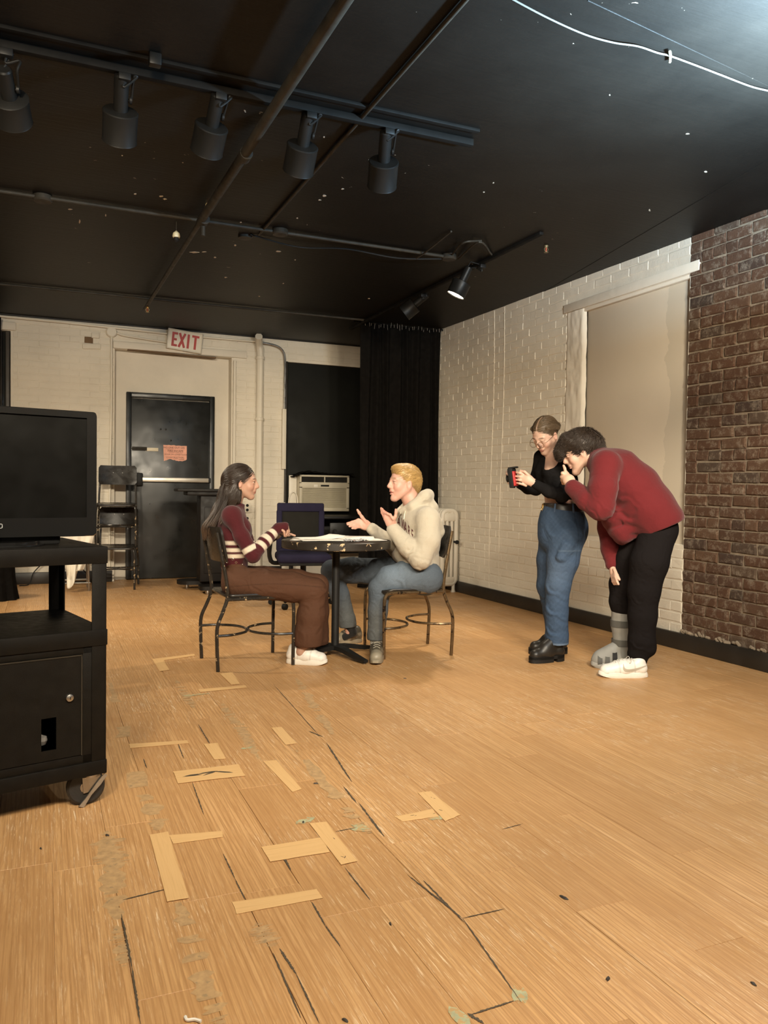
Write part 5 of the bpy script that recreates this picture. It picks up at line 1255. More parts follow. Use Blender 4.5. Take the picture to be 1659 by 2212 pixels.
def shoe(fig, parent, heel, toe, kind, name, ank=None, w=.052, side=1):
    """heel/toe: floor points of the sole; builds upper, sole and laces in world space relative to fig.c"""
    heel, toe = A(heel), A(toe); heel[2] = toe[2] = 0.; x = nrm(toe-heel); L = np.linalg.norm(toe-heel); z = A((0, 0, 1.)); y = np.cross(z, x); org = A(fig.c)
    P = lambda a, b, c: heel+x*a*L+y*b+z*c
    R = np.stack([x, y, z]); sh = Shape(.004)
    st = dict(sneaker=(.030, .062, .095), boot=(.040, .072, .165), runner=(.028, .060, .09))[kind]; s0, ht, ha = st
    sh.cone(P(.14, 0, s0+.022), P(.5, 0, s0+.026), w*.78, w*.84, .02); sh.cone(P(.5, 0, s0+.02), P(.84, 0, s0+.008), w*.86, w*.80, .03)
    sh.cone(P(.16, 0, s0+.03), P(.17, 0, ha), w*.72, w*.70, .02); sh.cone(P(.22, 0, ha-.02), P(.62, 0, s0+.03), w*.62, w*.58, .03)
    if kind == 'boot': sh.cone(P(.18, 0, ha-.02), P(.19, 0, ha+.03), w*.80, w*.82, .02); sh.cone(P(.2, 0, ha-.01), P(.55, 0, s0+.06), w*.75, w*.66, .03)
    sh.ell(P(.5, 0, -.5+s0-.004), (.5, .5, .5), R, .002, 's')
    lo = s0-.002
    cols = dict(sneaker=((.80, .76, .69), (.78, .73, .64)), boot=((.018, .015, .012), (.012, .011, .010)), runner=((.20, .165, .115), (.33, .28, .20)))[kind]
    def cf(V):
        c = np.tile(A(cols[0]), (len(V), 1)); a = ((V-heel)@x)/L; hh = V[:, 2]
        if kind == 'runner':
            c = mixc(c, (.12, .10, .07), (sstep(.02, -.02, np.abs(hashn(V, 9.))-.25))); c = mixc(c, (.045, .04, .03), sstep(ha-.02, ha-.005, hh)*.8); c = mixc(c, (.30, .26, .19), sstep(.72, .76, a))
        if kind == 'sneaker':
            for l0, wd in ((.30, .004), (.62, .004)): c = c*(1-.28*np.exp(-((a-l0-.35*(hh-.06))/(wd/L))**2))[:, None]
            c = c*(1-.12*sstep(.3, .8, hashn(V, 14.)))[:, None]
        return c
    V, Q = sh.polygons(); V[:, 2] = np.maximum(V[:, 2], lo); up = link(name, np_mesh(name, V, Q, org, cf), LEATHER, parent)
    # sole: outlined plate
    out = []
    n = 28
    for k in range(n):
        t = 2*PI*k/n; a = .5+.515*math.cos(t); prof = w*(1.0-.16*math.exp(-((a-.42)/.18)**2)); b = prof*math.copysign(abs(math.sin(t))**.7, math.sin(t)); out.append((a, b))
    m = MB(); rings = []
    spr = .012 if kind != 'boot' else .0
    for sc_, zz in ((.95, .0), (1., .004), (1.0, s0*.6), (.975, s0), (.90, s0+.003)):
        rings += [tuple(P(.5+(a-.5)*sc_, b*sc_, zz+(spr*max(0, (a-.78)/.22)**2 if zz < s0*.7 else spr*.5*max(0, (a-.78)/.22)**2))-org) for a, b in out]
    f = [(i*n+k, i*n+(k+1) % n, (i+1)*n+(k+1) % n, (i+1)*n+k) for i in range(4) for k in range(n)]+[tuple(range(n-1, -1, -1)), tuple(4*n+k for k in range(n))]
    if kind == 'boot':   # separate heel block with an arch
        m.add([tuple(p) for p in rings[0:0]], [])
        a1 = [(a, b) for a, b in out if a > .36]; a2 = [(a, b) for a, b in out if a < .30]
        a1 = sorted(a1, key=lambda q: math.atan2(q[1], q[0]-.66)); a2 = sorted(a2, key=lambda q: math.atan2(q[1], q[0]-.12))
        m.prism([P(a, b, 0)-org for a, b in a1], (0, 0, 0), (0, 0, s0)); m.prism([P(a, b, 0)-org for a, b in a2], (0, 0, 0), (0, 0, s0+.004)); m.prism([P(a, b, 0)-org for a, b in out], (0, 0, s0*.55), (0, 0, s0+.003))
    else: m.add(rings, f)
    me = m.mesh('sole', True, 40); at = me.color_attributes.new('Col', 'FLOAT_COLOR', 'POINT')
    for k in range(len(me.vertices)): at.data[k].color = (*cols[1], 1)
    link('sole', me, RUBBER, up)
    if kind in ('sneaker', 'runner'):
        lines = []; bv = BVHTree.FromPolygons([tuple(p) for p in V], [tuple(q) for q in Q])
        for i in range(5):
            a = .36+.075*i; pts = []
            for b in np.linspace(-.022, .022, 7):
                hit = bv.ray_cast(Vector(P(a+.02*(1 if b > 0 else -1)*(b/.022), b, .25)), Vector((0, 0, -1)))[0]
                if hit is not None: pts.append(A(hit)+z*.0015)
            if len(pts) > 3: lines.append((pts, [.0028]*len(pts)))
        t0 = P(.36, 0, ha+.012)
        for t in (-1, 1): lines.append((spline([t0, t0+y*t*.03+x*.0+z*.012, t0+y*t*.045+x*.015-z*.012, t0+y*t*.02+x*.02-z*.012], 5), [.0022]*16))
        strands('laces', lines, RUBBER, up, org, 5, solid((.70, .66, .58) if kind == 'sneaker' else (.36, .32, .25)))
    return up

def band(c, ax, u, v, ru, rv, w, th=.003, a0=0., a1=2*PI, n=28):
    """strap: elliptical band round axis ax (width w along ax), radii ru along u, rv along v"""
    m = MB(); V = []; f = []; full = abs(a1-a0-2*PI) < 1e-3; k = n if full else n+1
    for i in range(k):
        a = a0+(a1-a0)*i/n; cs, sn = math.cos(a), math.sin(a)
        for s_, t_ in ((-1, 0), (-1, 1), (1, 1), (1, 0)): V.append(tuple(c+ax*(s_*w/2)+u*cs*(ru+t_*th)+v*sn*(rv+t_*th)))
    for i in range(n):
        j = (i+1) % k
        for q in range(4): f.append((4*i+q, 4*i+(q+1) % 4, 4*j+(q+1) % 4, 4*j+q))
    if not full: f += [(0, 1, 2, 3), (4*n+3, 4*n+2, 4*n+1, 4*n)]
    return m.add(V, f)
def body_obj(fig, sh, colfn, label):
    o = link('person', sh.mesh('person', fig.c, colfn), SKM); o.location = fig.c; return tag(o, label, 'person')
def cloth(fig, sh, name, mat, parent, colfn): return link(name, sh.mesh(name, fig.c, colfn), mat, parent)
def fuzz(verts_faces, n, flow, length, rad, seed, keep=None, jitter=.1, off=.0012, tip=0., wave=0., m=8):
    """strands combed along flow(P,N) that hug the surface they grow on; tip = how far the ends stand off, wave = waviness"""
    V, Q = verts_faces; r = np.random.RandomState(seed); tri = Q[r.randint(0, len(Q), n)]; P = V[tri].mean(1)
    Nn = np.cross(V[tri[:, 1]]-V[tri[:, 0]], V[tri[:, 2]]-V[tri[:, 0]]); Nn /= np.linalg.norm(Nn, axis=1)[:, None]+1e-12
    if keep is not None: k = keep(P, Nn); P, Nn = P[k], Nn[k]
    bv = BVHTree.FromPolygons(V.tolist(), Q.tolist()); n = len(P); L = length*r.uniform(.6, 1.25, (n, 1)); J0 = jitter*r.randn(n, 3); ph = r.uniform(0, 6.28, (n, 1)); o0 = r.uniform(0, 1, (n, 1))*off*2
    pts = [P+Nn*o0]; cur, nn = P.copy(), Nn.copy()
    for i in range(1, m):
        T = flow(cur, nn)+J0; T = T-nn*(T*nn).sum(1)[:, None]; T /= np.linalg.norm(T, axis=1)[:, None]+1e-9
        side = np.cross(nn, T); cur = cur+T*L/m+side*wave*np.sin(ph+i*1.1)
        for j in range(n):
            h_ = bv.find_nearest(Vector(cur[j]))
            if h_[0] is not None: cur[j] = h_[0]; nn[j] = h_[1]
        t = i/(m-1); pts.append(cur+nn*(o0+tip*t*t*r.uniform(.3, 1., (n, 1))))
    pts = np.stack(pts, 1); ra = rad*(1-.7*np.linspace(0, 1, m)**2)
    return [(p, ra) for p in pts]
# ---------------------------------------------------------------------------------------------------------------- 1. striped sweater
def person_striped():
    g = Fig((1.245, 5.0, 0)); J, S = g.J, g.S; org = A(g.c)
    hd = Head(J(522, 1043), g.dirv(1, -.02, -.10), (0, 0, 1), .93)
    near = g.L((501, 1114, -.155, 15.5), (522, 1158, -.185, 16), (546, 1200, -.20, 15.5)); nfore = g.L((546, 1200, -.20, 15), (573, 1168, -.13, 13.5), (601, 1141, -.06, 10.5))
    farA = g.L((505, 1112, .165, 17), (530, 1160, .17, 15), (546, 1192, .16, 14)); ffore = g.L((546, 1192, .16, 14), (575, 1168, .15, 12), (604, 1150, .13, 10))
    torso = g.L((505, 1100, 0, 17), (500, 1125, 0, 31), (502, 1160, 0, 32), (506, 1190, 0, 29), (506, 1218, 0, 29))
    nleg = g.L((512, 1257, -.10, 33), (560, 1262, -.105, 32), (630, 1268, -.11, 31), (678, 1275, -.115, 27)); nlow = g.L((678, 1276, -.115, 26), (672, 1330, -.115, 30), (667, 1368, -.115, 30))
    fleg = g.L((512, 1252, .10, 33), (570, 1254, .10, 30), (640, 1256, .10, 26), (686, 1264, .10, 24)); flow_ = g.L((686, 1264, .10, 24), (684, 1320, .11, 27), (682, 1360, .12, 28))
    # ---- body
    b = Shape(.0042); hd.put(b, fem=True, eye=.65)
    b.cone(hd.P(-.028, 0, -.055), J(503, 1096), .047, .052, .02)
    b.chain(torso, .03, .82, (g.fn, 1.35)); b.chain(near, .02, .72); b.chain(nfore, .02, .72); b.chain(farA, .02, .72); b.chain(ffore, .02, .72)
    b.cone(near[0][0], farA[0][0], .05, .05, .05)
    for lg, lw in ((nleg, nlow), (fleg, flow_)):
        b.chain(lg, .03, .80); b.cone(lw[0][0], lw[2][0], .055, .045, .02)
    b.cone(nlow[2][0], J(650, 1408, -.12), .045, .030, .02); b.cone(J(650, 1408, -.12), J(680, 1428, -.12), .030, .020, .02)
    b.cone(flow_[2][0], J(672, 1400, .13), .044, .030, .02); b.cone(J(672, 1400, .13), J(692, 1412, .13), .028, .020, .02)
    # near hand: sleeve over the palm, fingers dropping to the table
    b.cone(J(600, 1141, -.06), J(616, 1139, -.05), .026, .022, .015, (g.fn, 1.3))
    for i, (x0, y0, x1, y1, x2, y2, bb) in enumerate([(619, 1138, 621, 1149, 617, 1159, -.075), (621, 1137, 624, 1148, 621, 1157, -.055), (621, 1137, 624, 1147, 622, 1155, -.035), (619, 1138, 622, 1147, 620, 1153, -.015)]):
        finger(b, g, [(614, 1139, bb), (x0, y0, bb), (x1, y1, bb), (x2, y2, bb)], .0085, .0068)
    finger(b, g, [(608, 1143, -.085), (614, 1149, -.09), (615, 1158, -.085)], .0095, .0075)
    # far hand flat on the papers behind
    b.cone(J(604, 1150, .13), J(618, 1153, .12), .022, .022, .015, (g.un, .55))
    for k in range(4): finger(b, g, [(617, 1153, .09+.022*k), (628, 1154, .09+.024*k), (637, 1157, .09+.026*k)], .008, .0066)
    finger(b, g, [(608, 1152, .08), (618, 1156, .06), (625, 1157, .06)], .009, .007)
    skin = A((.46, .27, .19))
    o = body_obj(g, b, lambda V: hd.color(V, np.tile(skin, (len(V), 1)), skin, (.36, .11, .09), (.035, .02, .014), lid=.8), 'person with long dark hair in a striped maroon sweater seated in profile')
    hd.eyes(o, org, (.03, .018, .010))
    # ---- sweater
    s = Shape(.0048); fl = (g.fn, 1.42)
    s.chain(torso, .03, 1.0, fl); s.chain(near, .02); s.chain(nfore, .016); s.chain(farA, .02); s.chain(ffore, .016)
    s.cone(near[0][0], farA[0][0], .058, .058, .05); s.cone(J(506, 1098), J(510, 1088), .062, .056, .02)
    s.cone(J(524, 1140, -.06), J(526, 1150, .06), .055, .055, .04)
    s.cone(J(601, 1141, -.06), J(615, 1139, -.052), .034, .034, .01, (g.fn, 1.15))
    s.ell(J(520, 1080), (.05, .055, .03), None, .006, 's'); s.ell(J(626, 1141, -.045), (.022, .05, .03), None, .004, 's')
    s.fold(J(540, 1195, -.2), .06, g.dirv(.4, 1, 0), .024, .003); s.fold(J(510, 1190), .10, g.dirv(.3, 1, 0), .03, .0025); s.fold(J(515, 1140, -.15), .06, g.dirv(1, .5, 0), .03, .002)
    def along(V, chain):
        best = np.full(len(V), 9.); tt = np.zeros(len(V)); acc = 0.
        for (a, ra), (c, rc) in zip(chain[:-1], chain[1:]):
            ab = c-a; L = np.linalg.norm(ab); t = np.clip(((V-a)@ab)/(L*L), 0, 1); d = np.linalg.norm(V-a-t[:, None]*ab, axis=1); m = d < best; best = np.where(m, d, best); tt = np.where(m, acc+t*L, tt); acc += L
        return best, tt
    maroon, white = A((.066, .0115, .0145)), (.66, .57, .45)
    armN, armF = near+nfore[1:], farA+ffore[1:]; L1 = sum(np.linalg.norm(q[0]-p[0]) for p, q in zip(near[:-1], near[1:])); L2 = sum(np.linalg.norm(q[0]-p[0]) for p, q in zip(farA[:-1], farA[1:]))
    def sc(V):
        c = np.tile(maroon, (len(V), 1)); dn_, tn_ = along(V, armN); df_, tf_ = along(V, armF); to, _ = along(V, torso); w = np.zeros(len(V)); e = .0035
        for a, q in ((-.060, -.028), (.066, .098), (.124, .158), (.186, .218)):
            w = np.maximum(w, sstep(L1+a-e, L1+a+e, tn_)*sstep(L1+q+e, L1+q-e, tn_)*(dn_ < .062)); w = np.maximum(w, sstep(L2+a-e, L2+a+e, tf_)*sstep(L2+q+e, L2+q-e, tf_)*(df_ < .062)*(dn_ > .07))
        ist = (dn_ > .060) & (df_ > .060)
        for py0, py1 in ((1166, 1174), (1181, 1189), (1194, 1202)):
            z0, z1 = J(505, py1)[2], J(505, py0)[2]; w = np.maximum(w, sstep(z0-e, z0+e, V[:, 2])*sstep(z1+e, z1-e, V[:, 2])*ist)
        return mixc(c, white, w)
    sw = cloth(g, s, 'sweater', KNIT, o, sc)
    # laced waist: eyelets
    st = pbr('eyelet_steel', (.6, .57, .52), .25, 1.)
    bv = BVHTree.FromObject(sw, bpy.context.evaluated_depsgraph_get())
    for px, py in ((480, 1222), (491, 1214), (503, 1208), (510, 1215), (522, 1219), (485, 1225)):
        p = J(px, py, -.4); d = Vector(p)-ORI; hit = bv.ray_cast(ORI-g.c, d.normalized())
        if hit[0] is not None:
            m = MB(); q = hit[1].to_track_quat('Z', 'Y').to_matrix(); lp = [hit[0]+q @ Vector((.006*math.cos(a), .006*math.sin(a), .001)) for a in np.linspace(0, 2*PI, 13)[:-1]]
            m.tube(lp, .0018, 6, True); m.build('eyelet', st, sw)
    # ---- trousers
    t = Shape(.005); t.cone(J(506, 1222), J(509, 1262), .078, .092, .03, (g.fn, 1.6))
    for lg, lw, hem in ((nleg, nlow, (666, 1384, -.115, 31)), (fleg, flow_, (684, 1380, .12, 28))):
        t.chain(lg, .03, 1., (g.fn, 1.05)); t.chain(lw, .02); L = g.L((lw and 0 or 0, 0, 0, 0)) if False else None
        t.cone(lw[2][0], J(*hem[:3]), lw[2][1], hem[3]/S, .02)
    t.ell(J(666, 1412, -.115), (.12, .12, .075), None, .004, 's'); t.ell(J(684, 1410, .12), (.11, .11, .078), None, .004, 's')
    t.fold(J(545, 1240, -.15), .10, g.dirv(.8, .6, 0), .035, .004); t.fold(J(675, 1290, -.15), .09, g.dirv(.2, 1, 0), .045, .005); t.fold(J(668, 1350, -.15), .09, g.dirv(1, .1, .3), .05, .004); t.fold(J(600, 1270, -.2), .1, g.dirv(.1, 1, 0), .05, .0025)
    def tc(V):
        c = np.tile(A((.084, .038, .021)), (len(V), 1)); side = np.exp(-((V[:, 2]-J(600, 1268, -.2)[2]-.02*np.sin(V[:, 0]*6))/.0025)**2)*(V@g.fn < J(600, 1268, -.15)@g.fn); return c*(1-.35*side)[:, None]
    tr = cloth(g, t, 'trousers', TWILL, o, tc)
    # ---- hair: cap, gathered half-up, long fall down the back
    hs = Shape(.0042); hs.ell(hd.P(-.020, 0, .040), A((.104, .083, .091))*.93, hd.R, .01)
    hs.cone(hd.P(-.07, 0, .01), J(492, 1070, 0), .06, .055, .03, (g.fn, 1.25)); hs.cone(J(492, 1070, 0), J(476, 1105, 0), .052, .045, .03, (g.fn, 1.6)); hs.cone(J(476, 1105, 0), J(455, 1140, 0), .045, .038, .03, (g.fn, 1.9)); hs.cone(J(455, 1140, 0), J(452, 1158, 0), .034, .018, .02, (g.fn, 1.9))
    hs.cone(hd.P(-.01, -.072, -.03), J(514, 1082, -.07), .020, .016, .02); hs.cone(hd.P(-.045, -.06, .0), J(500, 1085, -.06), .035, .03, .02)
    hs.ell(hd.P(.085, 0, -.02), A((.062, .085, .068))*.93, hd.R, .008, 's'); hs.ell(hd.P(.01, -.09, -.022), A((.026, .03, .036))*.93, hd.R, .006, 's'); hs.ell(hd.P(.01, .09, -.022), A((.026, .03, .036))*.93, hd.R, .006, 's')
    dark, lite = A((.026, .0155, .0095)), A((.15, .078, .036))
    zt_, zb_ = J(500, 1080)[2], J(440, 1165)[2]
    def hc(V):
        w = sstep(zt_, zb_, V[:, 2])*.75*(.5+.5*hashn(V, 55.)); c = mixc(np.tile(dark, (len(V), 1)), lite, np.clip(w, 0, 1)); return c*(1+.35*hashn(V, 90.))[:, None]
    hm = cloth(g, hs, 'hair', HAIR, o, hc)
    rr = np.random.RandomState(3); vf = hs.polygons(); gather = hd.P(-.105, 0, .02)
    def flow(P, Nn):
        q = hd.loc(P); low = (P[:, 2] < hd.P(-.06, 0, -.02)[2])[:, None]; d = (gather-P); d /= np.linalg.norm(d, axis=1)[:, None]+1e-9
        fall = np.where((P[:, 2] > J(480, 1110)[2])[:, None], g.dirv(-.42, -.9, 0)[None, :], g.dirv(-.52, -.85, 0)[None, :]); fall = np.where((P[:, 2] < J(450, 1145)[2])[:, None], g.dirv(.05, -1, 0)[None, :], fall)
        return np.where(low, fall, d*.75+g.dirv(-.3, -.6, 0)[None, :]*.35)
    lines = fuzz(vf, 2600, flow, .13, .0013, 8, jitter=.07, off=.0022, wave=.0006, m=9)
    for i in range(420):   # long lanes that leave the surface a little and end in a loose fan
        a = rr.uniform(-1, 1); q = rr.uniform(-1, 1); nz = lambda: rr.uniform(-1.5, 1.5)
        bb = a*.10; p1 = hd.P(-.095-.012*abs(q), a*.06, .02); p2 = J(487+11*q+nz(), 1064, bb*.9); p3 = J(474+12*q+nz(), 1100, bb*1.25); p4 = J(452+15*q+nz(), 1137, bb*1.5); p5 = J(450+11*q+nz()*2, 1158+rr.uniform(-6, 10), bb*1.5)
        P = spline([p1, p2, p3, p4, p5], 8); lines.append((P, np.linspace(.0015, .0006, len(P))))
    for i in range(130):   # strands in front of the shoulder
        q = rr.uniform(-1, 1); P = spline([hd.P(-.02-.012*q, -.080, .01), hd.P(-.03-.012*q, -.084, -.03), J(509-7*q, 1076, -.085), J(497-8*q, 1098, -.125), J(482-10*q+rr.uniform(-2, 2), 1126+rr.uniform(-5, 8), -.15)], 7); lines.append((P, np.linspace(.0015, .0006, len(P))))
    strands('hair_strand', lines, HAIR, hm, org, 4, hc)
    # earring
    ep = hd.P(-.004, -.082, -.040)-org; m = MB(); m.tube([Vector(ep)+Vector((0, .0, -.006))+g.r*(.006*math.cos(a))+Vector((0, 0, .006*math.sin(a))) for a in np.linspace(0, 2*PI, 15)[:-1]], .0016, 6, True); m.build('earring', M['brass'], o)
    # shoes
    shoe(g, o, onZ(620, 1432), onZ(706, 1436), 'sneaker', 'shoe', w=.050); shoe(g, o, onZ(655, 1409), onZ(704, 1416), 'sneaker', 'shoe', w=.048)
    return o
# ---------------------------------------------------------------------------------------------------------------- 2. cream hoodie
def person_hoodie():
    g = Fig((2.30, 4.95, 0)); J, S = g.J, g.S; org = A(g.c)
    hd = Head(J(873, 1045), g.dirv(-.90, .04, -.42), (0, 0, 1), 1.03)
    torso = g.L((902, 1104, 0, 24), (906, 1130, 0, 42), (905, 1170, 0, 44), (903, 1210, 0, 42), (905, 1236, 0, 40))
    nA = g.L((925, 1122, -.19, 25), (925, 1165, -.22, 25), (908, 1206, -.23, 23)); nF = g.L((908, 1206, -.23, 23), (880, 1180, -.21, 20), (850, 1144, -.17, 14.5))
    fA = g.L((880, 1120, .19, 24), (868, 1165, .21, 22), (858, 1186, .20, 20)); fF = g.L((858, 1186, .20, 20), (832, 1166, .14, 17), (803, 1142, .09, 12.5))
    nleg = g.L((920, 1248, -.09, 37), (880, 1246, -.10, 34), (842, 1254, -.11, 30), (820, 1270, -.12, 24)); nlow = g.L((820, 1272, -.12, 23), (816, 1320, -.13, 20.5), (813, 1366, -.14, 19))
    fleg = g.L((915, 1240, .09, 35), (840, 1236, .14, 31), (760, 1232, .19, 28), (717, 1232, .22, 24)); flow_ = g.L((717, 1234, .22, 24), (734, 1285, .20, 21), (749, 1338, .19, 20))
    b = Shape(.0042); hd.put(b, smile=1., mouth_open=1., eye=.35)
    b.cone(hd.P(-.03, 0, -.06), J(898, 1104), .058, .064, .02)
    b.chain(torso, .03, .8, (g.fn, 1.25)); b.cone(nA[0][0], fA[0][0], .06, .06, .05)
    for c_ in (nA, nF, fA, fF): b.chain(c_, .02, .66)
    for c_ in (nleg, fleg): b.chain(c_, .03, .8)
    for c_ in (nlow, flow_): b.chain(c_, .02, .72)
    b.cone(nlow[2][0], J(813, 1398, -.15), .038, .030, .02); b.cone(J(813, 1398, -.15), J(812, 1424, -.22), .028, .020, .02)
    b.cone(flow_[2][0], J(755, 1364, .19), .036, .030, .02); b.cone(J(757, 1368, .19), J(740, 1382, .19), .020, .012, .02)
    # far hand: open palm towards the viewer, thumb up
    b.cone(J(803, 1140, .09), J(789, 1134, .085), .024, .034, .015, (g.fn, .62)); b.cone(J(789, 1134, .085), J(775, 1131, .08), .034, .030, .015, (g.fn, .55))
    for k, (a, c_) in enumerate((((774, 1123), (750, 1130.5)), ((772, 1128), (751, 1133)), ((773, 1133), (755, 1137)), ((776, 1138), (761, 1141)))):
        finger(b, g, [(a[0]+8, a[1]+2, .08), (a[0], a[1], .075-.004*k), ((a[0]+c_[0])/2-1, (a[1]+c_[1])/2+1, .055-.008*k), (c_[0], c_[1], .045-.012*k)], .0098, .0076, .009)
    finger(b, g, [(793, 1130, .07), (782, 1117, .06), (776, 1108, .05), (772, 1101.5, .045)], .0115, .0080, .01)
    # near hand: fingers up, thumb apart
    b.cone(J(850, 1142, -.17), J(845, 1130, -.175), .026, .033, .015, (g.fn, .62)); b.cone(J(845, 1130, -.175), J(838, 1119, -.18), .033, .031, .015, (g.fn, .6))
    for k, (a, c_) in enumerate((((830, 1117), (823.5, 1098)), ((834, 1114), (826, 1099.5)), ((839, 1112), (829, 1103)), ((843, 1112), (834, 1107)))):
        bb = -.165-.014*k; finger(b, g, [(a[0]+6, a[1]+9, bb), (a[0], a[1], bb), ((a[0]+c_[0])/2-1.5, (a[1]+c_[1])/2, bb+.004), (c_[0], c_[1], bb+.018)], .0098, .0076, .005)
    finger(b, g, [(849, 1128, -.19), (854, 1116, -.20), (855.5, 1107, -.20), (855, 1101, -.195)], .0115, .0082, .008)
    skin = A((.56, .32, .245))
    def bc(V):
        c = np.tile(skin, (len(V), 1)); hz = np.minimum(np.linalg.norm(V-J(762, 1130, .06), axis=1), np.linalg.norm(V-J(832, 1108, -.17), axis=1)); c = mixc(c, (.68, .30, .23), .45*np.exp(-(hz/.06)**2)); return hd.color(V, c, skin, (.50, .14, .12), (.27, .16, .07), (.70, .26, .20), .75)
    o = body_obj(g, b, bc, 'person with short blond hair in a cream hoodie gesturing with both hands at the table')
    hd.eyes(o, org, (.10, .13, .16))
    # ---- hoodie
    s = Shape(.0048); fl = (g.fn, 1.32)
    s.chain(torso, .035, 1., fl); s.cone(nA[0][0], fA[0][0], .075, .075, .06)
    for c_ in (nA, nF, fA, fF): s.chain(c_, .018)
    s.cone(J(906, 1225), J(915, 1248), .118, .105, .03, fl); s.cone(J(870, 1196, -.05), J(862, 1200, .08), .06, .05, .03)
    s.cone(J(944, 1130, -.05), J(951, 1148, -.03), .035, .03, .05)
    # hood folded behind the neck and its rim round the throat
    s.cone(J(868, 1104, -.05), J(892, 1093, -.10), .022, .032, .018); s.cone(J(892, 1093, -.10), J(918, 1072, -.085), .034, .036, .02); s.cone(J(918, 1072, -.085), J(924, 1070, .05), .040, .042, .02); s.cone(J(924, 1070, .06), J(886, 1085, .11), .04, .032, .02); s.cone(J(886, 1085, .11), J(862, 1104, .04), .032, .022, .018)
    s.cone(J(915, 1080, 0), J(930, 1098, 0), .055, .055, .03, (g.fn, 1.5))
    s.ell(J(880, 1078, -.0), (.058, .07, .06), None, .01, 's')
    for (p, q) in (((848, 1141, -.17), (843, 1130, -.175)), ((801, 1141, .09), (792, 1136, .085))): s.ell(J(*q), (.028, .03, .02), None, .004, 's')
    s.cone(nF[2][0], nF[2][0]+(nF[1][0]-nF[2][0])*.12, .044, .047, .006); s.cone(fF[2][0], fF[2][0]+(fF[1][0]-fF[2][0])*.12, .039, .042, .006)
    s.fold(J(885, 1190, -.23), .085, g.dirv(.75, -.65, .0), .036, .0055); s.fold(J(915, 1215, -.2), .085, g.dirv(.4, 1, 0), .045, .006); s.fold(J(925, 1150, -.2), .075, g.dirv(1, .35, 0), .06, .005); s.fold(J(930, 1240, -.1), .08, g.dirv(.2, 1, .2), .04, .005); s.fold(J(832, 1168, .14), .06, g.dirv(1, -.8, 0), .03, .004); s.fold(J(915, 1085, -.08), .05, g.dirv(-.4, 1, 0), .03, .004); s.fold(J(945, 1190, -.1), .09, g.dirv(1, .5, 0), .07, .005)
    hoodc = A((.46, .41, .325))
    hob = cloth(g, s, 'hoodie', FLEECE, o, lambda V: np.tile(hoodc, (len(V), 1)))
    # lettering wrapped on the chest
    dg = bpy.context.evaluated_depsgraph_get(); bv = BVHTree.FromObject(hob, dg)
    tor = Shape(.006); tor.chain(torso, .035, 1., fl); tor.cone(nA[0][0], fA[0][0], .075, .075, .06); tor.cone(J(906, 1225), J(915, 1248), .118, .105, .03, fl)
    tv_, tq_ = tor.polygons(); bt = BVHTree.FromPolygons([tuple(p-org) for p in tv_], [tuple(q) for q in tq_])
    ink = pbr('maroon_print', (.075, .018, .018), .85)
    def wrap(ch, x0, adv):
        tm = text_mesh(ch, 1., .0, True, 1., 'LEFT', 1.); bm = bmesh.new(); bm.from_mesh(tm); bmesh.ops.triangulate(bm, faces=list(bm.faces))
        for _ in range(2):
            bmesh.ops.subdivide_edges(bm, edges=[e for e in bm.edges if e.calc_length() > .12], cuts=1); bmesh.ops.triangulate(bm, faces=list(bm.faces))
        bad = []
        for v in bm.verts:
            u_ = x0+v.co.x*adv; w_ = v.co.y
            px_, py_ = 838+58*u_, 1108+54*u_-30*w_*1.05-4*math.sin(PI*u_)
            h_ = bt.ray_cast(ORI-g.c, ray(px_, py_).normalized())
            if h_[0] is None: bad.append(v); continue
            n_ = bv.find_nearest(h_[0]); v.co = (n_[0]+n_[1]*.0022) if n_[3] < .012 else h_[0]+h_[1]*.0022
        if bad: bmesh.ops.delete(bm, geom=bad, context='VERTS')
        me = bpy.data.meshes.new('chest_letter'); bm.to_mesh(me); bm.free()
        if len(me.polygons): link('chest_letter', me, ink, hob)
    for i_, ch in enumerate('DELAWARE'): wrap(ch, i_/8., .145)
    # drawstrings and pocket edge
    for k, (px, py, x2, y2) in enumerate(((876, 1103, 873, 1122), (866, 1106, 862, 1118))):
        pts = []
        for t in np.linspace(0, 1, 8):
            d = ray(px+(x2-px)*t, py+(y2-py)*t); hit = bv.ray_cast(ORI-g.c, d.normalized())
            if hit[0] is not None: pts.append(A(hit[0])+A(hit[1])*.003+org)
        if len(pts) > 3: strands('drawstring', [(pts, [.0032]*len(pts))], FLEECE, hob, org, 6, solid((.74, .68, .56)))
    # ---- jeans
    t = Shape(.005); t.cone(J(912, 1235), J(915, 1252), .10, .108, .03, (g.fn, 1.35))
    for lg, lw, hem in ((nleg, nlow, (812, 1376, -.14, 19)), (fleg, flow_, (751, 1348, .19, 20))):
        t.chain(lg, .03); t.chain(lw, .02); t.cone(lw[2][0], J(*hem[:3]), lw[2][1], hem[3]/S, .01)
    t.ell(J(812, 1396, -.14), (.09, .09, .055), None, .004, 's'); t.ell(J(755, 1366, .19), (.09, .09, .05), None, .004, 's')
    t.fold(J(815, 1290, -.15), .06, g.dirv(.2, 1, 0), .03, .003); t.fold(J(812, 1350, -.16), .07, g.dirv(.3, 1, .1), .035, .0035); t.fold(J(880, 1240, -.15), .1, g.dirv(1, .6, 0), .05, .004); t.fold(J(770, 1228, .15), .1, g.dirv(1, -.5, 0), .045, .005); t.fold(J(742, 1315, .17), .07, g.dirv(.4, 1, 0), .035, .003)
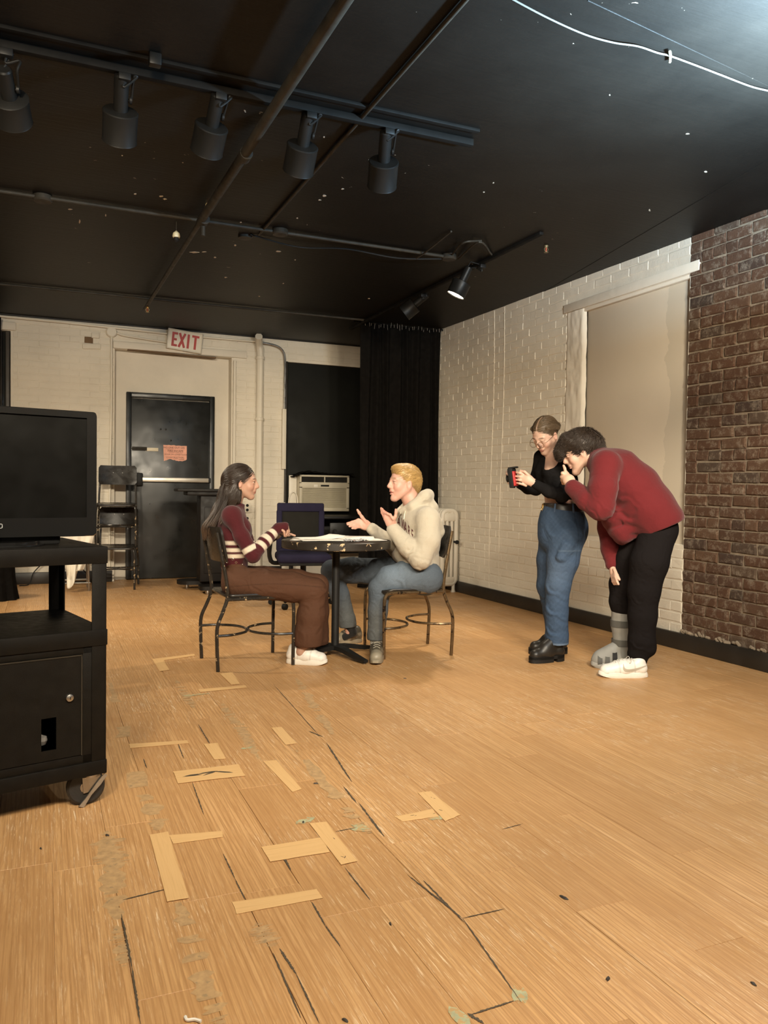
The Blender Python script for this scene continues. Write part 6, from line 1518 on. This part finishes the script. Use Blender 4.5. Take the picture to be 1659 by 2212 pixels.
    def jc(V):
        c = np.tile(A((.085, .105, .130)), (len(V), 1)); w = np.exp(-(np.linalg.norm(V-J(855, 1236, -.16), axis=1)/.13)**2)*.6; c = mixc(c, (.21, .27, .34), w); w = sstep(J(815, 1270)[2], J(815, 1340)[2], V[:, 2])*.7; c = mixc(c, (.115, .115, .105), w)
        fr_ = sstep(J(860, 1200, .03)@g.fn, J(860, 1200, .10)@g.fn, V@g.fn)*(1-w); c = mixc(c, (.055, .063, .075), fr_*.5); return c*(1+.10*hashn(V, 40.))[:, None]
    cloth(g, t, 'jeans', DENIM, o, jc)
    # sock
    sk = Shape(.004); sk.cone(J(752, 1344, .19), J(761, 1366, .19), .045, .032, .01); sk.cone(J(761, 1366, .19), J(735, 1382, .19), .030, .022, .01); cloth(g, sk, 'sock', KNIT, o, solid((.02, .019, .018)))
    sk = Shape(.004); sk.cone(J(813, 1376, -.14), J(813, 1396, -.15), .043, .042, .01); cloth(g, sk, 'sock', KNIT, o, solid((.30, .28, .24)))
    # hair: short and blond
    hs = Shape(.0038); hs.ell(hd.P(-.018, 0, .045), A((.101, .081, .088))*1.03, hd.R, .01); hs.ell(hd.P(.045, 0, .098), A((.045, .055, .026))*1.03, hd.R, .03); hs.ell(hd.P(-.085, 0, -.005), A((.030, .055, .06))*1.03, hd.R, .03)
    hs.ell(hd.P(.098, 0, -.01), A((.062, .085, .080))*1.03, hd.R, .006, 's'); hs.ell(hd.P(.018, -.095, -.045), A((.034, .04, .055))*1.03, hd.R, .008, 's'); hs.ell(hd.P(.018, .095, -.045), A((.034, .04, .055))*1.03, hd.R, .008, 's'); hs.ell(hd.P(-.004, -.088, .0), A((.018, .02, .034))*1.03, hd.R, .004, 's')
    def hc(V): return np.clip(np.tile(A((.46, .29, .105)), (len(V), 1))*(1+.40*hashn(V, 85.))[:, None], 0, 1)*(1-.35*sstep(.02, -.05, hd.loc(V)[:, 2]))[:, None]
    hm = cloth(g, hs, 'hair', HAIR, o, hc); vf = hs.polygons()
    flow = lambda P, Nn: np.tile(hd.x*.8, (len(P), 1))-hd.z*.25
    strands('hair_strand', fuzz(vf, 3600, flow, .032, .0011, 5, jitter=.22, off=.0012, tip=.006, m=6), HAIR, hm, org, 3, hc)
    shoe(g, o, onZ(817, 1407), onZ(811, 1438), 'runner', 'shoe', w=.050); shoe(g, o, onZ(779, 1386), onZ(722, 1394), 'runner', 'shoe', w=.048)
    return o
# ---------------------------------------------------------------------------------------------------------------- 3. black top and jeans
def person_glasses():
    g = Fig((3.16, 4.42, 0)); J, S = g.J, g.S; org = A(g.c)
    ph = math.radians(34); hf = nrm(g.rn*-.60-g.fn*.80); fwd = hf*math.cos(ph)-g.un*math.sin(ph); up = hf*math.sin(ph)*1.+g.un*math.cos(ph)
    hd = Head(J(1179, 941, -.04), fwd, up+g.rn*.05, .97)
    bf = nrm(g.rn*-.86-g.fn*.50); bs = np.cross(g.un, bf)           # body facing, body left (towards viewer side)
    wid = bs
    torso = g.L((1206, 985, 0, 20), (1205, 1008, 0, 33), (1204, 1036, 0, 33), (1207, 1062, 0, 27), (1212, 1084, 0, 27))
    nSh, fSh = J(1228, 1000, -.10), J(1170, 988, .10)
    nA = [(nSh, .052), (J(1232, 1040, -.15), .046), (J(1216, 1070, -.19), .043)]; nF = [(nA[2][0], .043), (J(1186, 1062, -.19), .038), (J(1155, 1045, -.17), .030)]
    fA = [(fSh, .050), (J(1160, 1030, .12), .043), (J(1158, 1057, .07), .040)]; fF = [(fA[2][0], .040), (J(1140, 1056, .03), .034), (J(1114, 1042, -.04), .027)]
    hip = g.L((1214, 1096, 0, 40), (1214, 1130, 0, 49), (1212, 1155, 0, 50))
    nleg = g.L((1222, 1160, -.075, 40), (1216, 1210, -.075, 33), (1205, 1265, -.075, 26), (1202, 1320, -.075, 24), (1203, 1372, -.075, 24.5))
    fleg = g.L((1202, 1160, .075, 38), (1190, 1210, .075, 30), (1184, 1265, .075, 24), (1196, 1320, .075, 22), (1202, 1370, .075, 23))
    b = Shape(.0042); hd.put(b, fem=True, eye=.15)
    b.cone(hd.P(-.035, 0, -.05), J(1200, 985, 0), .046, .050, .02)
    b.chain(torso, .03, .90, (A(wid), 1.18)); b.cone(nSh, fSh, .046, .044, .05); b.cone(J(1206, 1070), J(1212, 1110), .085, .10, .03, (A(wid), 1.2))
    b.cone(J(1190, 1020, -.08), J(1192, 1026, -.06), .045, .045, .04); b.cone(J(1172, 1018, .02), J(1174, 1024, .02), .045, .045, .04)
    for c_ in (nA, nF, fA, fF): b.chain(c_, .02, .78)
    for c_ in (hip, nleg, fleg): b.chain(c_, .03, .78)
    for lg, an in ((nleg, J(1203, 1405, -.075)), (fleg, J(1203, 1402, .075))):
        b.cone(lg[4][0], an, .042, .028, .02); b.cone(an, an+bf*.10-g.un*.03, .026, .02, .02)
    # hands on the camera
    b.cone(J(1155, 1045, -.17), J(1140, 1036, -.17), .026, .032, .015, (g.fn, .65)); b.cone(J(1140, 1036, -.17), J(1131, 1033, -.165), .032, .030, .012, (g.fn, .6))
    for k, (y0, y1, x1) in enumerate(((1024, 1020.5, 1116), (1031, 1029, 1114.5), (1038.5, 1036.5, 1115), (1046, 1043.5, 1117))):
        finger(b, g, [(1136, y0+3, -.165), (1129, y0, -.172), (1122, (y0+y1)/2-.5, -.178), (x1, y1, -.165)], .0090, .0072, .0035)
    finger(b, g, [(1141, 1026, -.18), (1133, 1019, -.185), (1124, 1017, -.17)], .010, .008, .004)
    b.cone(J(1114, 1042, -.04), J(1104, 1035, -.08), .024, .028, .015, (g.rn, .7))
    for k, (x0, y0, x1, y1) in enumerate(((1094, 1019, 1100, 1027), (1094, 1026, 1102.5, 1034.5), (1095.5, 1033, 1104, 1040), (1097, 1040, 1103, 1046))):
        finger(b, g, [(1101, y0+4, -.075), (x0+1, y0, -.095), (x0+1, (y0+y1)/2, -.135), (x1, y1, -.155)], .0088, .0072, .0035)
    skin = A((.58, .375, .285))
    o = body_obj(g, b, lambda V: hd.color(V, np.tile(skin, (len(V), 1)), skin, (.42, .14, .13), (.10, .06, .035), lid=.8), 'person in a black cropped top and blue jeans looking down at a small camera')
    hd.eyes(o, org, (.08, .07, .05))
    # ---- black top
    s = Shape(.0048); fl = (A(wid), 1.25)
    s.chain(torso[:4], .03, 1., fl); s.cone(torso[3][0], J(1211, 1072), torso[3][1]*1.06, torso[3][1]*1.06, .02, fl); s.cone(nSh, fSh, .053, .05, .05)
    s.cone(J(1190, 1020, -.085), J(1192, 1030, -.065), .053, .053, .04); s.cone(J(1172, 1018, .015), J(1174, 1028, .02), .053, .053, .04)
    for c_ in (nA, nF, fA, fF): s.chain(c_, .018)
    s.cone(J(1209, 1060, -.10), J(1211, 1078, -.11), .05, .03, .03)
    # scoop neck
    s.ell(J(1183, 987, -.11), (.075, .075, .085), None, .008, 's'); s.ell(J(1200, 975, -.03), (.075, .08, .055), None, .01, 's')
    s.ell(J(1149, 1042, -.172), (.02, .03, .025), None, .004, 's'); s.ell(J(1107, 1038, -.06), (.022, .03, .025), None, .004, 's')
    s.fold(J(1205, 1062, -.19), .07, g.dirv(.8, -.5, 0), .03, .004); s.fold(J(1195, 1045, -.1), .08, g.dirv(.3, 1, 0), .04, .003)
    cloth(g, s, 'cropped_top', DARKC, o, solid((.0085, .0078, .008)))
    # ---- jeans
    t = Shape(.005); t.chain(hip, .03, 1., (A(wid), 1.0)); t.cone(J(1216, 1098), J(1214, 1112), .118, .135, .02)
    t.ell(J(1244, 1145, -.02), (.07, .08, .09), None, .05)
    for lg in (nleg, fleg): t.chain(lg, .025); t.cone(lg[4][0], lg[4][0]+A((0, 0, -.045)), lg[4][1], lg[4][1]*1.02, .01)
    t.ell(J(1214, 1078), (.20, .20, .052), None, .004, 's'); t.ell(J(1203, 1406, -.075), (.12, .12, .058), None, .004, 's'); t.ell(J(1203, 1404, .075), (.12, .12, .058), None, .004, 's')
    # cargo pocket
    t.cone(J(1228, 1176, -.175), J(1216, 1204, -.165), .035, .035, .012, (A(bf), 1.4))
    for y_, am in ((1275, .005), (1320, .006), (1365, .006)): t.fold(J(1203, y_, -.14), .07, g.dirv(.5, 1, 0), .05, am)
    t.fold(J(1185, 1290, .0), .08, g.dirv(-.5, 1, 0), .05, .004); t.fold(J(1205, 1150, -.15), .1, g.dirv(.7, .7, 0), .06, .003)
    zk = J(1205, 1250)[2]; zp = J(1220, 1195)[2]
    def jc(V):
        c = np.tile(A((.036, .062, .112)), (len(V), 1)); w = np.clip(.5+.5*hashn(V, 18.), 0, 1)*.35; c = mixc(c, (.075, .118, .19), w)
        w = np.exp(-(np.linalg.norm(V-J(1195, 1240, -.15), axis=1)/.12)**2)*.35; c = mixc(c, (.13, .19, .29), w)
        # seams: side seam and pocket edges
        sd_ = (V-J(1236, 1150, -.1))@bf; c = c*(1-.35*np.exp(-(sd_/.003)**2)*(V[:, 2] > zk-.2))[:, None]
        pk = ((np.abs(V[:, 2]-zp-.03) < .004) & ((V-J(1222, 1190))@g.fn < -.1) & ((V-J(1205, 1190))@g.rn > 0)); c = mixc(c, (.09, .13, .19), pk*.5)
        hem = np.abs(V[:, 2]-J(1203, 1384)[2]) < .006; c = mixc(c, (.15, .21, .30), hem*.7); return c
    cloth(g, t, 'jeans', DENIM, o, jc)
    # seam tracks: front pocket stitching and fly
    # ---- belt
    bl = Shape(.004); bl.ell(J(1216, 1098, 0), (.124, .124, .05), None, .005); bl.cone(J(1216, 1098), J(1216, 1098.5), .122, .122, .01)
    bl.p = []; bl.cone(J(1216, 1094), J(1216, 1101), .1305, .1345, .004)
    bl.ell(J(1216, 1060), (.3, .3, .0905), None, .003, 's'); bl.ell(J(1216, 1135.5), (.3, .3, .0905), None, .003, 's')
    belt = cloth(g, bl, 'belt', LEATHER, o, solid((.014, .010, .008)))
    bv = BVHTree.FromObject(belt, bpy.context.evaluated_depsgraph_get())
    bp = None
    for px_ in range(1166, 1200):
        d = ray(px_+7, 1097.5); h_ = bv.ray_cast(ORI-g.c, d.normalized())
        if h_[0] is not None: bp = h_; break
    if bp:
        q = bp[1].to_track_quat('Z', 'Y').to_matrix(); m = MB(); m.tube([bp[0]+bp[1]*.004+q @ Vector((p_[0], p_[1], 0)) for p_ in roundrect(.040, .055, .010, 3)], .0042, 6, True); m.tube([bp[0]+bp[1]*.006+q @ Vector((-.02, 0, 0)), bp[0]+bp[1]*.006+q @ Vector((.02, 0, 0))], .003, 6); m.build('belt_buckle', M['brass'], belt)
    for px_ in (1199, 1238):
        h_ = bv.ray_cast(ORI-g.c, ray(px_, 1098).normalized())
        if h_[0] is not None: MB().rbox(h_[0]+h_[1]*.002, (.012, .007, .062), .002, h_[1].to_track_quat('Y', 'Z').to_matrix()).build('belt_loop', pbr('denim_loop', (.05, .085, .15), .85), belt)
    # ---- hair: centre parting, twisted back into a low knot
    hs = Shape(.004); hs.ell(hd.P(-.018, 0, .042), A((.101, .081, .089))*.97, hd.R, .01); hs.ell(hd.P(-.105, -.01, .015), A((.04, .05, .045))*.97, hd.R, .02)
    hs.ell(hd.P(.100, 0, -.025), A((.062, .088, .078))*.97, hd.R, .006, 's'); hs.ell(hd.P(.03, -.095, -.055), A((.05, .045, .05))*.97, hd.R, .008, 's'); hs.ell(hd.P(.03, .095, -.055), A((.05, .045, .05))*.97, hd.R, .008, 's')
    for t_ in (-1, 1): hs.ell(hd.P(-.004, t_*.088, -.006), A((.017, .02, .032))*.97, hd.R, .004, 's'); hs.cone(hd.P(.035, t_*.066, .075), hd.P(-.04, t_*.084, .04), .012, .016, .01); hs.cone(hd.P(-.04, t_*.084, .04), hd.P(-.10, t_*.04, .02), .016, .02, .01)
    hs.cone(hd.P(.085, 0, .082), hd.P(-.02, 0, .133), .003, .003, .004, None, 's')
    def hc(V):
        q = hd.loc(V); c = np.tile(A((.105, .070, .040)), (len(V), 1))*(1+.40*hashn(V, 80.))[:, None]; c = mixc(c, (.17, .12, .07), .5*sstep(.3, .9, hashn(V, 30.))); return mixc(c, (.42, .27, .19), .85*np.exp(-(q[:, 1]/.0035)**2)*(q[:, 0] > -.03)*(q[:, 2] > .05))
    hm = cloth(g, hs, 'hair', HAIR, o, hc); vf = hs.polygons()
    def flow(P, Nn): q = hd.loc(P); return -hd.x*1.+hd.y[None, :]*np.sign(q[:, 1])[:, None]*.7*(q[:, [2]] > .06)-hd.z*.3
    strands('hair_strand', fuzz(vf, 2600, flow, .07, .0010, 9, jitter=.06, keep=lambda P, Nn: np.abs(hd.loc(P)[:, 1]) > .006), HAIR, hm, org, 3, hc)
    # ---- glasses
    gl = empty('glasses', (0, 0, 0), 0); gl.parent = o
    wire = pbr('gold_wire', (.55, .40, .26), .25, 1.); m = MB(); lens = MB()
    for t_ in (-1, 1):
        c0 = hd.P(.117, t_*.033, -.004); ring = [Vector(tuple(c0+hd.y*(.0235*math.cos(a))+hd.z*(.021*math.sin(a))*.97-org)) for a in np.linspace(0, 2*PI, 25)[:-1]]
        m.tube(ring, .0014, 6, True); lens.add(ring+[Vector(tuple(c0+hd.x*.003-org))], [(k, (k+1) % 24, 24) for k in range(24)])
        m.tube([Vector(tuple(hd.P(.116, t_*.056, .002)-org)), Vector(tuple(hd.P(.085, t_*.073, .006)-org)), Vector(tuple(hd.P(.0, t_*.082, .012)-org)), Vector(tuple(hd.P(-.018, t_*.080, -.006)-org))], .0014, 6)
    m.tube([Vector(tuple(hd.P(.118, y_, .002+.004*(1-(y_/.01)**2))-org)) for y_ in (-.010, 0, .010)], .0013, 6)
    bpy.data.objects.remove(gl)
    gf = m.build('glasses_frame', wire, o)
    n_ = N('spectacle_glass'); n_.b.inputs['Transmission Weight'].default_value = 1.; n_.b.inputs['Roughness'].default_value = .02; n_.b.inputs['IOR'].default_value = 1.06; n_.b.inputs['Specular IOR Level'].default_value = .6
    lens.build('glasses_lens', n_.m, gf)
    shoe(g, o, onZ(1216, 1426), onZ(1145, 1432), 'boot', 'boot', w=.048); shoe(g, o, onZ(1224, 1411), onZ(1143, 1412), 'boot', 'boot', w=.048)
    # ---- camera in the hands (a thing of its own)
    cp = J(1107.5, 1033, -.135); cm = empty('compact_camera', Vector(tuple(cp)), 0, 'small black and red camera held up in both hands by the jeans wearer', 'camera')
    Rc = Matrix([list(v) for v in np.stack([g.dirv(.96, .0, -.28), g.dirv(.28, 0, .96), g.un], 1)])
    Rt_ = Rc @ Matrix.Rotation(math.radians(-9), 3, 'Y')
    MB().rbox((0, 0, 0), (.034, .085, .128), .006, Rt_).build('camera_body', M['black_matte'], cm)
    MB().rbox(Rt_ @ Vector((.021, -.012, -.006)), (.012, .066, .098), .004, Rt_).build('red_grip', pbr('red_plastic', (.40, .03, .03), .4), cm)
    MB().rbox(Rt_ @ Vector((.012, 0, .068)), (.058, .05, .010), .003, Rt_).build('flash_shoe', M['black_matte'], cm)
    MB().lathe([(.026, 0), (.028, .02), (.022, .024), (0, .02)], Rt_ @ Vector((-.016, .0, .0)), 20, Rt_ @ Euler((0, -PI/2, 0)).to_matrix()).build('lens_barrel', M['can'], cm)
    MB().lathe([(.006, 0), (.006, .008), (0, .009)], Rt_ @ Vector((.02, -.02, -.068)), 10).build('strap_lug', M['steel'], cm)
    return o
# ---------------------------------------------------------------------------------------------------------------- 4. red sweater
def person_red():
    g = Fig((3.36, 3.94, 0)); J, S = g.J, g.S; org = A(g.c)
    ph = math.radians(20); fwd = nrm(g.rn*-math.cos(ph)-g.un*math.sin(ph)-g.fn*.10); up = -g.rn*math.sin(ph)+g.un*math.cos(ph)
    hd = Head(J(1256, 978), fwd, up, 1.04)
    torso = g.L((1296, 996, 0, 28), (1332, 1019, 0, 49), (1370, 1056, 0, 54), (1402, 1095, 0, 50), (1418, 1124, 0, 45))
    nA = g.L((1308, 1004, -.20, 31), (1302, 1055, -.25, 29), (1298, 1096, -.26, 26)); nF = g.L((1298, 1096, -.26, 25), (1268, 1080, -.23, 22), (1238, 1054, -.16, 17))
    fA = g.L((1310, 1010, .20, 30), (1318, 1080, .22, 28), (1317, 1140, .18, 25)); fF = g.L((1317, 1140, .18, 24), (1320, 1185, .12, 20), (1322, 1219, .08, 14))
    hips = g.L((1412, 1128, 0, 36), (1420, 1145, 0, 40))
    nleg = g.L((1418, 1160, -.06, 38), (1402, 1215, -.10, 39), (1391, 1275, -.10, 33), (1388, 1330, -.10, 29), (1386, 1385, -.10, 27), (1378, 1412, -.10, 21))
    fleg = g.L((1402, 1150, .10, 44), (1368, 1210, .10, 38), (1348, 1262, .10, 31), (1344, 1300, .10, 27), (1344, 1312, .10, 24))
    b = Shape(.0042); hd.put(b, eye=.35)
    b.cone(hd.P(-.035, 0, -.045), J(1298, 996), .058, .064, .02)
    b.chain(torso, .03, .8, (g.fn, 1.2)); b.cone(nA[0][0], fA[0][0], .06, .06, .05)
    for c_ in (nA, nF, fA, fF, hips, nleg, fleg): b.chain(c_, .02, .7)
    b.cone(nleg[5][0], J(1380, 1435, -.10), .038, .034, .02); b.cone(J(1380, 1435, -.10), J(1330, 1452, -.10), .034, .026, .02)
    b.cone(fleg[4][0], J(1345, 1415, .10), .045, .038, .02); b.cone(J(1345, 1415, .10), J(1290, 1428, .10), .034, .026, .02)
    # near hand: index finger against the lips
    b.cone(J(1238, 1052, -.16), J(1229, 1038, -.13), .028, .036, .015, (g.fn, .7)); b.cone(J(1229, 1038, -.13), J(1221, 1030, -.11), .035, .030, .012, (g.fn, .7))
    finger(b, g, [(1227, 1031, -.125), (1222, 1021, -.12), (1220, 1012, -.112), (1217.5, 1006, -.104)], .0105, .0078, .005)
    for k, (kx, ky) in enumerate(((1213, 1022), (1212, 1030), (1212.5, 1037))):
        finger(b, g, [(1226, ky+6, -.125+.012*k), (kx+2, ky, -.125+.016*k), (kx+4, ky+7, -.09+.016*k), (kx+11, ky+7, -.08+.016*k)], .0108, .0088, .006)
    finger(b, g, [(1232, 1034, -.10), (1226, 1024, -.085), (1222, 1018, -.08)], .0115, .009, .006)
    # far hand resting on the thigh
    b.cone(J(1322, 1219, .08), J(1325, 1236, .055), .026, .032, .015, (g.rn, .75))
    for k in range(4): finger(b, g, [(1323+2*k, 1236, .045-.010*k), (1322+2.5*k, 1246, .03-.018*k), (1324+3*k, 1256, .0-.018*k), (1327+3*k, 1262, -.005-.018*k)], .0092, .0075, .004)
    finger(b, g, [(1327, 1230, .02), (1333, 1243, -.01), (1338, 1252, -.03)], .0112, .0082, .006)
    skin = A((.60, .385, .285))
    o = body_obj(g, b, lambda V: hd.color(V, np.tile(skin, (len(V), 1)), skin, (.42, .15, .13), (.035, .022, .016), lid=.7), 'person in a red sweater and grey walking boot bending over to look at the camera')
    hd.eyes(o, org, (.04, .025, .015))
    s = Shape(.005); fl = (g.fn, 1.28)
    s.chain(torso, .04, 1., fl); s.cone(nA[0][0], fA[0][0], .085, .085, .06)
    s.cone(J(1395, 1100), J(1424, 1132), .150, .140, .05, fl); s.cone(J(1432, 1098), J(1452, 1116), .06, .055, .05, (g.fn, 2.2))
    s.cone(J(1330, 1120), J(1348, 1150), .09, .075, .06, (g.fn, 1.6)); s.cone(J(1336, 1148, -.05), J(1346, 1160, -.03), .045, .04, .04, (g.fn, 1.6))
    for c_ in (nA, nF, fA, fF): s.chain(c_, .02)
    s.cone(J(1290, 988), J(1284, 990), .072, .068, .015, (g.fn, 1.05))
    # cuffs
    s.cone(nF[2][0], nF[2][0]+(nF[1][0]-nF[2][0])*.18, .047, .049, .005); s.cone(fF[2][0], fF[2][0]+(fF[1][0]-fF[2][0])*.2, .039, .041, .005)
    # hem plane: cut along the line from the small of the back to the belly
    h0, h1 = J(1476, 1116), J(1342, 1174); hd_ = nrm(h1-h0); hn = np.cross(hd_, g.fn); hn = hn if hn[2] < 0 else -hn
    mid = (h0+h1)/2; s.ell(mid+hn*.6015, (.6, .6, .6), None, .006, 's'); s.p[-1] = ('e', A(mid+hn*.600), A((.9, .9, .600)), np.stack([hd_, g.fn, hn]), None, .006, None, 's')
    fAc = [(p, r) for p, r in fA]; s.chain(fA[1:], .02); s.chain(fF, .02); s.chain(nF, .01); s.cone(nA[1][0], nA[2][0], nA[1][1], nA[2][1], .02); s.cone(fF[2][0], fF[2][0]+(fF[1][0]-fF[2][0])*.2, .039, .041, .005)
    s.ell(J(1229, 1042, -.13), (.03, .03, .022), None, .004, 's'); s.ell(J(1324, 1234, .06), (.03, .03, .022), None, .004, 's'); s.ell(J(1272, 990), (.05, .08, .05), None, .01, 's')
    s.fold(J(1290, 1095, -.26), .08, g.dirv(.8, .6, 0), .034, .005); s.fold(J(1330, 1095, -.2), .08, g.dirv(.3, 1, 0), .055, .007); s.fold(J(1345, 1130, -.1), .1, g.dirv(-.5, 1, 0), .07, .008); s.fold(J(1315, 1050, -.25), .06, g.dirv(1, .2, 0), .05, .004); s.fold(J(1375, 1110, -.15), .11, g.dirv(.45, 1, 0), .09, .006); s.fold(J(1255, 1070, -.2), .05, g.dirv(1, .8, 0), .022, .004)
    cloth(g, s, 'sweater', KNIT, o, solid((.115, .0135, .0155)))
    t = Shape(.005); t.chain(hips, .03, 1., (g.fn, 1.25)); t.cone(J(1410, 1122), J(1422, 1142), .10, .115, .03, (g.fn, 1.2))
    for lg in (nleg, fleg): t.chain(lg, .025)
    t.cone(J(1379, 1413, -.10), J(1377, 1428, -.10), .062, .056, .012)
    t.cone(nleg[4][0]+g.rn*.02-g.un*.01, J(1398, 1400, -.1), .06, .055, .02)
    for y_, x_ in ((1395, 1386), (1300, 1390), (1240, 1395)): t.fold(J(x_, y_, -.17), .06, g.dirv(.3, 1, 0), .035, .004)
    t.fold(J(1344, 1295, .05), .05, g.dirv(.2, 1, 0), .025, .005)
    cloth(g, t, 'sweatpants', DARKC, o, solid((.0095, .0078, .0078)))
    # ---- walking boot (orthopaedic) on the far leg
    wb = Shape(.004); bz = [J(1342, 1316, .10), J(1343, 1350, .10), J(1344, 1395, .10), J(1345, 1422, .10)]
    wb.cone(bz[0], bz[1], .062, .063, .02); wb.cone(bz[1], bz[2], .063, .055, .02); wb.cone(bz[2], bz[3], .055, .052, .02)
    th, tt = A(onZ(1356, 1444)), A(onZ(1278, 1441)); fx = nrm(tt-th); L_ = np.linalg.norm(tt-th)
    wb.cone(th+fx*.05+A((0, 0, .06)), th+fx*(L_-.05)+A((0, 0, .042)), .050, .040, .03, (g.fn, 1.1)); wb.cone(th+fx*(L_-.09)+A((0, 0, .05)), th+fx*(L_-.03)+A((0, 0, .045)), .042, .034, .02)
    wb.cone(th+fx*.10+A((0, 0, .11)), th+fx*.17+A((0, 0, .075)), .045, .040, .03)
    wb.ell(th+fx*.15+A((0, 0, -.5+.022)), (.5, .5, .5), None, .004, 's')
    wob = cloth(g, wb, 'walking_boot', RUBBER, o, lambda V: mixc(np.tile(A((.26, .255, .235)), (len(V), 1)), (.17, .165, .15), sstep(.2, .8, hashn(V, 6.))*.25))
    m = MB(); out = [(a, b_) for a, b_ in [(.5+.53*math.cos(t_), .055*math.copysign(abs(math.sin(t_))**.7, math.sin(t_))) for t_ in np.linspace(0, 2*PI, 29)[:-1]]]
    py_ = np.cross(A((0, 0, 1)), fx); n_ = len(out); v = []
    for sc_, zz in ((.90, .0), (1., .012), (1., .03), (.97, .036)): v += [tuple(th+fx*(.5+(a-.5)*sc_)*L_+py_*b_*sc_+A((0, 0, zz+.022*max(0, abs(a-.5)*2-.65)**1.5))-org) for a, b_ in out]
    f = [(i*n_+k, i*n_+(k+1) % n_, (i+1)*n_+(k+1) % n_, (i+1)*n_+k) for i in range(3) for k in range(n_)]+[tuple(range(n_-1, -1, -1)), tuple(3*n_+k for k in range(n_))]
    m.add(v, f); m.build('rocker_sole', pbr('grey_plastic', (.30, .295, .27), .5), wob)
    strap = pbr('dark_grey_strap', (.085, .083, .075), .8)
    ux, uz = A(g.rn), A((0, 0, 1.))
    for pyy, rad_ in ((1346, .0690), (1387, .0625)): band(J(1343.5, pyy, .10)-org, uz, ux, g.fn, rad_, rad_, .042).build('boot_strap', strap, wob)
    for a_, rr_, mt in ((.40, .062, M['black_matte']), (.60, .056, strap), (.80, .050, strap)): band(th+fx*L_*a_+A((0, 0, .046))-org, fx, py_, uz, rr_, rr_*.98+(.02 if a_ < .5 else 0), .028, .003, -.3, PI+.3, 20).build('foot_strap', mt, wob)
    up_ = shoe(g, o, onZ(1397, 1462), onZ(1294, 1462), 'sneaker', 'shoe', w=.052)
    bvs = BVHTree.FromObject(up_, bpy.context.evaluated_depsgraph_get()); mk = MB(); vv = []     # curved side mark
    tp = curve_pts([Vector((a, b_, 0)) for a, b_ in ((1347, 1434), (1350, 1443), (1359, 1446), (1376, 1443), (1396, 1437))], 6); bt_ = curve_pts([Vector((a, b_, 0)) for a, b_ in ((1346, 1435), (1346.5, 1447), (1356, 1452), (1376, 1448), (1396.5, 1439))], 6)
    for p_ in [q for pr in zip(tp, bt_) for q in pr]:
        h_ = bvs.ray_cast(ORI-g.c, ray(p_.x, p_.y).normalized()); vv.append(h_[0]+h_[1]*.0012 if h_[0] is not None else None)
    fs = [(2*i, 2*i+1, 2*i+3, 2*i+2) for i in range(len(tp)-1) if all(vv[k] is not None for k in (2*i, 2*i+1, 2*i+2, 2*i+3))]
    if fs: mk.add([v if v is not None else Vector((0, 0, .03)) for v in vv], fs).build('side_mark', pbr('tan_mark', (.44, .39, .31), .6), up_)
    # ---- hair: thick dark waves falling over the brow
    hs = Shape(.0042); hs.ell(hd.P(-.022, 0, .050), A((.108, .092, .096))*1.04, hd.R, .01); hs.cone(hd.P(.05, 0, .085), hd.P(.115, 0, .045), .055*1.04, .034, .03, (g.fn, 1.35)); hs.cone(hd.P(.10, -.02, .055), hd.P(.128, -.02, .018), .034, .018, .02, (g.fn, 1.6)); hs.cone(hd.P(-.09, 0, .02), hd.P(-.10, 0, -.04), .055, .035, .03, (g.fn, 1.3)); hs.cone(hd.P(.03, -.07, .05), hd.P(.045, -.075, .01), .024, .012, .02)
    hs.ell(hd.P(.07, 0, -.05), A((.058, .10, .055))*1.04, hd.R, .006, 's'); hs.ell(hd.P(.0, -.10, -.035), A((.03, .035, .038))*1.04, hd.R, .006, 's'); hs.ell(hd.P(.0, .10, -.035), A((.03, .035, .038))*1.04, hd.R, .006, 's')
    def hc(V): return np.tile(A((.042, .028, .019)), (len(V), 1))*(1+.5*hashn(V, 75.))[:, None]
    hm = cloth(g, hs, 'hair', HAIR, o, hc); vf = hs.polygons(); rr = np.random.RandomState(4)
    def flow(P, Nn):
        w = sstep(-.085, .02, hd.loc(P)[:, 0])[:, None]; return (hd.x*.9-hd.z*.25)[None, :]*w+(hd.x*.25-hd.z*.95-g.fn*.25)[None, :]*(1-w)
    lines = []
    for pts, rad in fuzz(vf, 3000, flow, .060, .0015, 6, jitter=.22, off=.003, tip=.014, wave=.0022, m=9):
        s_ = np.linspace(0, 1, len(pts))[:, None]; ph_ = rr.uniform(0, 6); sd = rr.randn(3); lines.append((pts+.003*np.sin(s_*5+ph_)*s_*sd, rad))
    strands('hair_strand', lines, HAIR, hm, org, 3, hc)
    return o
P1 = person_striped(); P2 = person_hoodie(); P3 = person_glasses(); P4 = person_red()
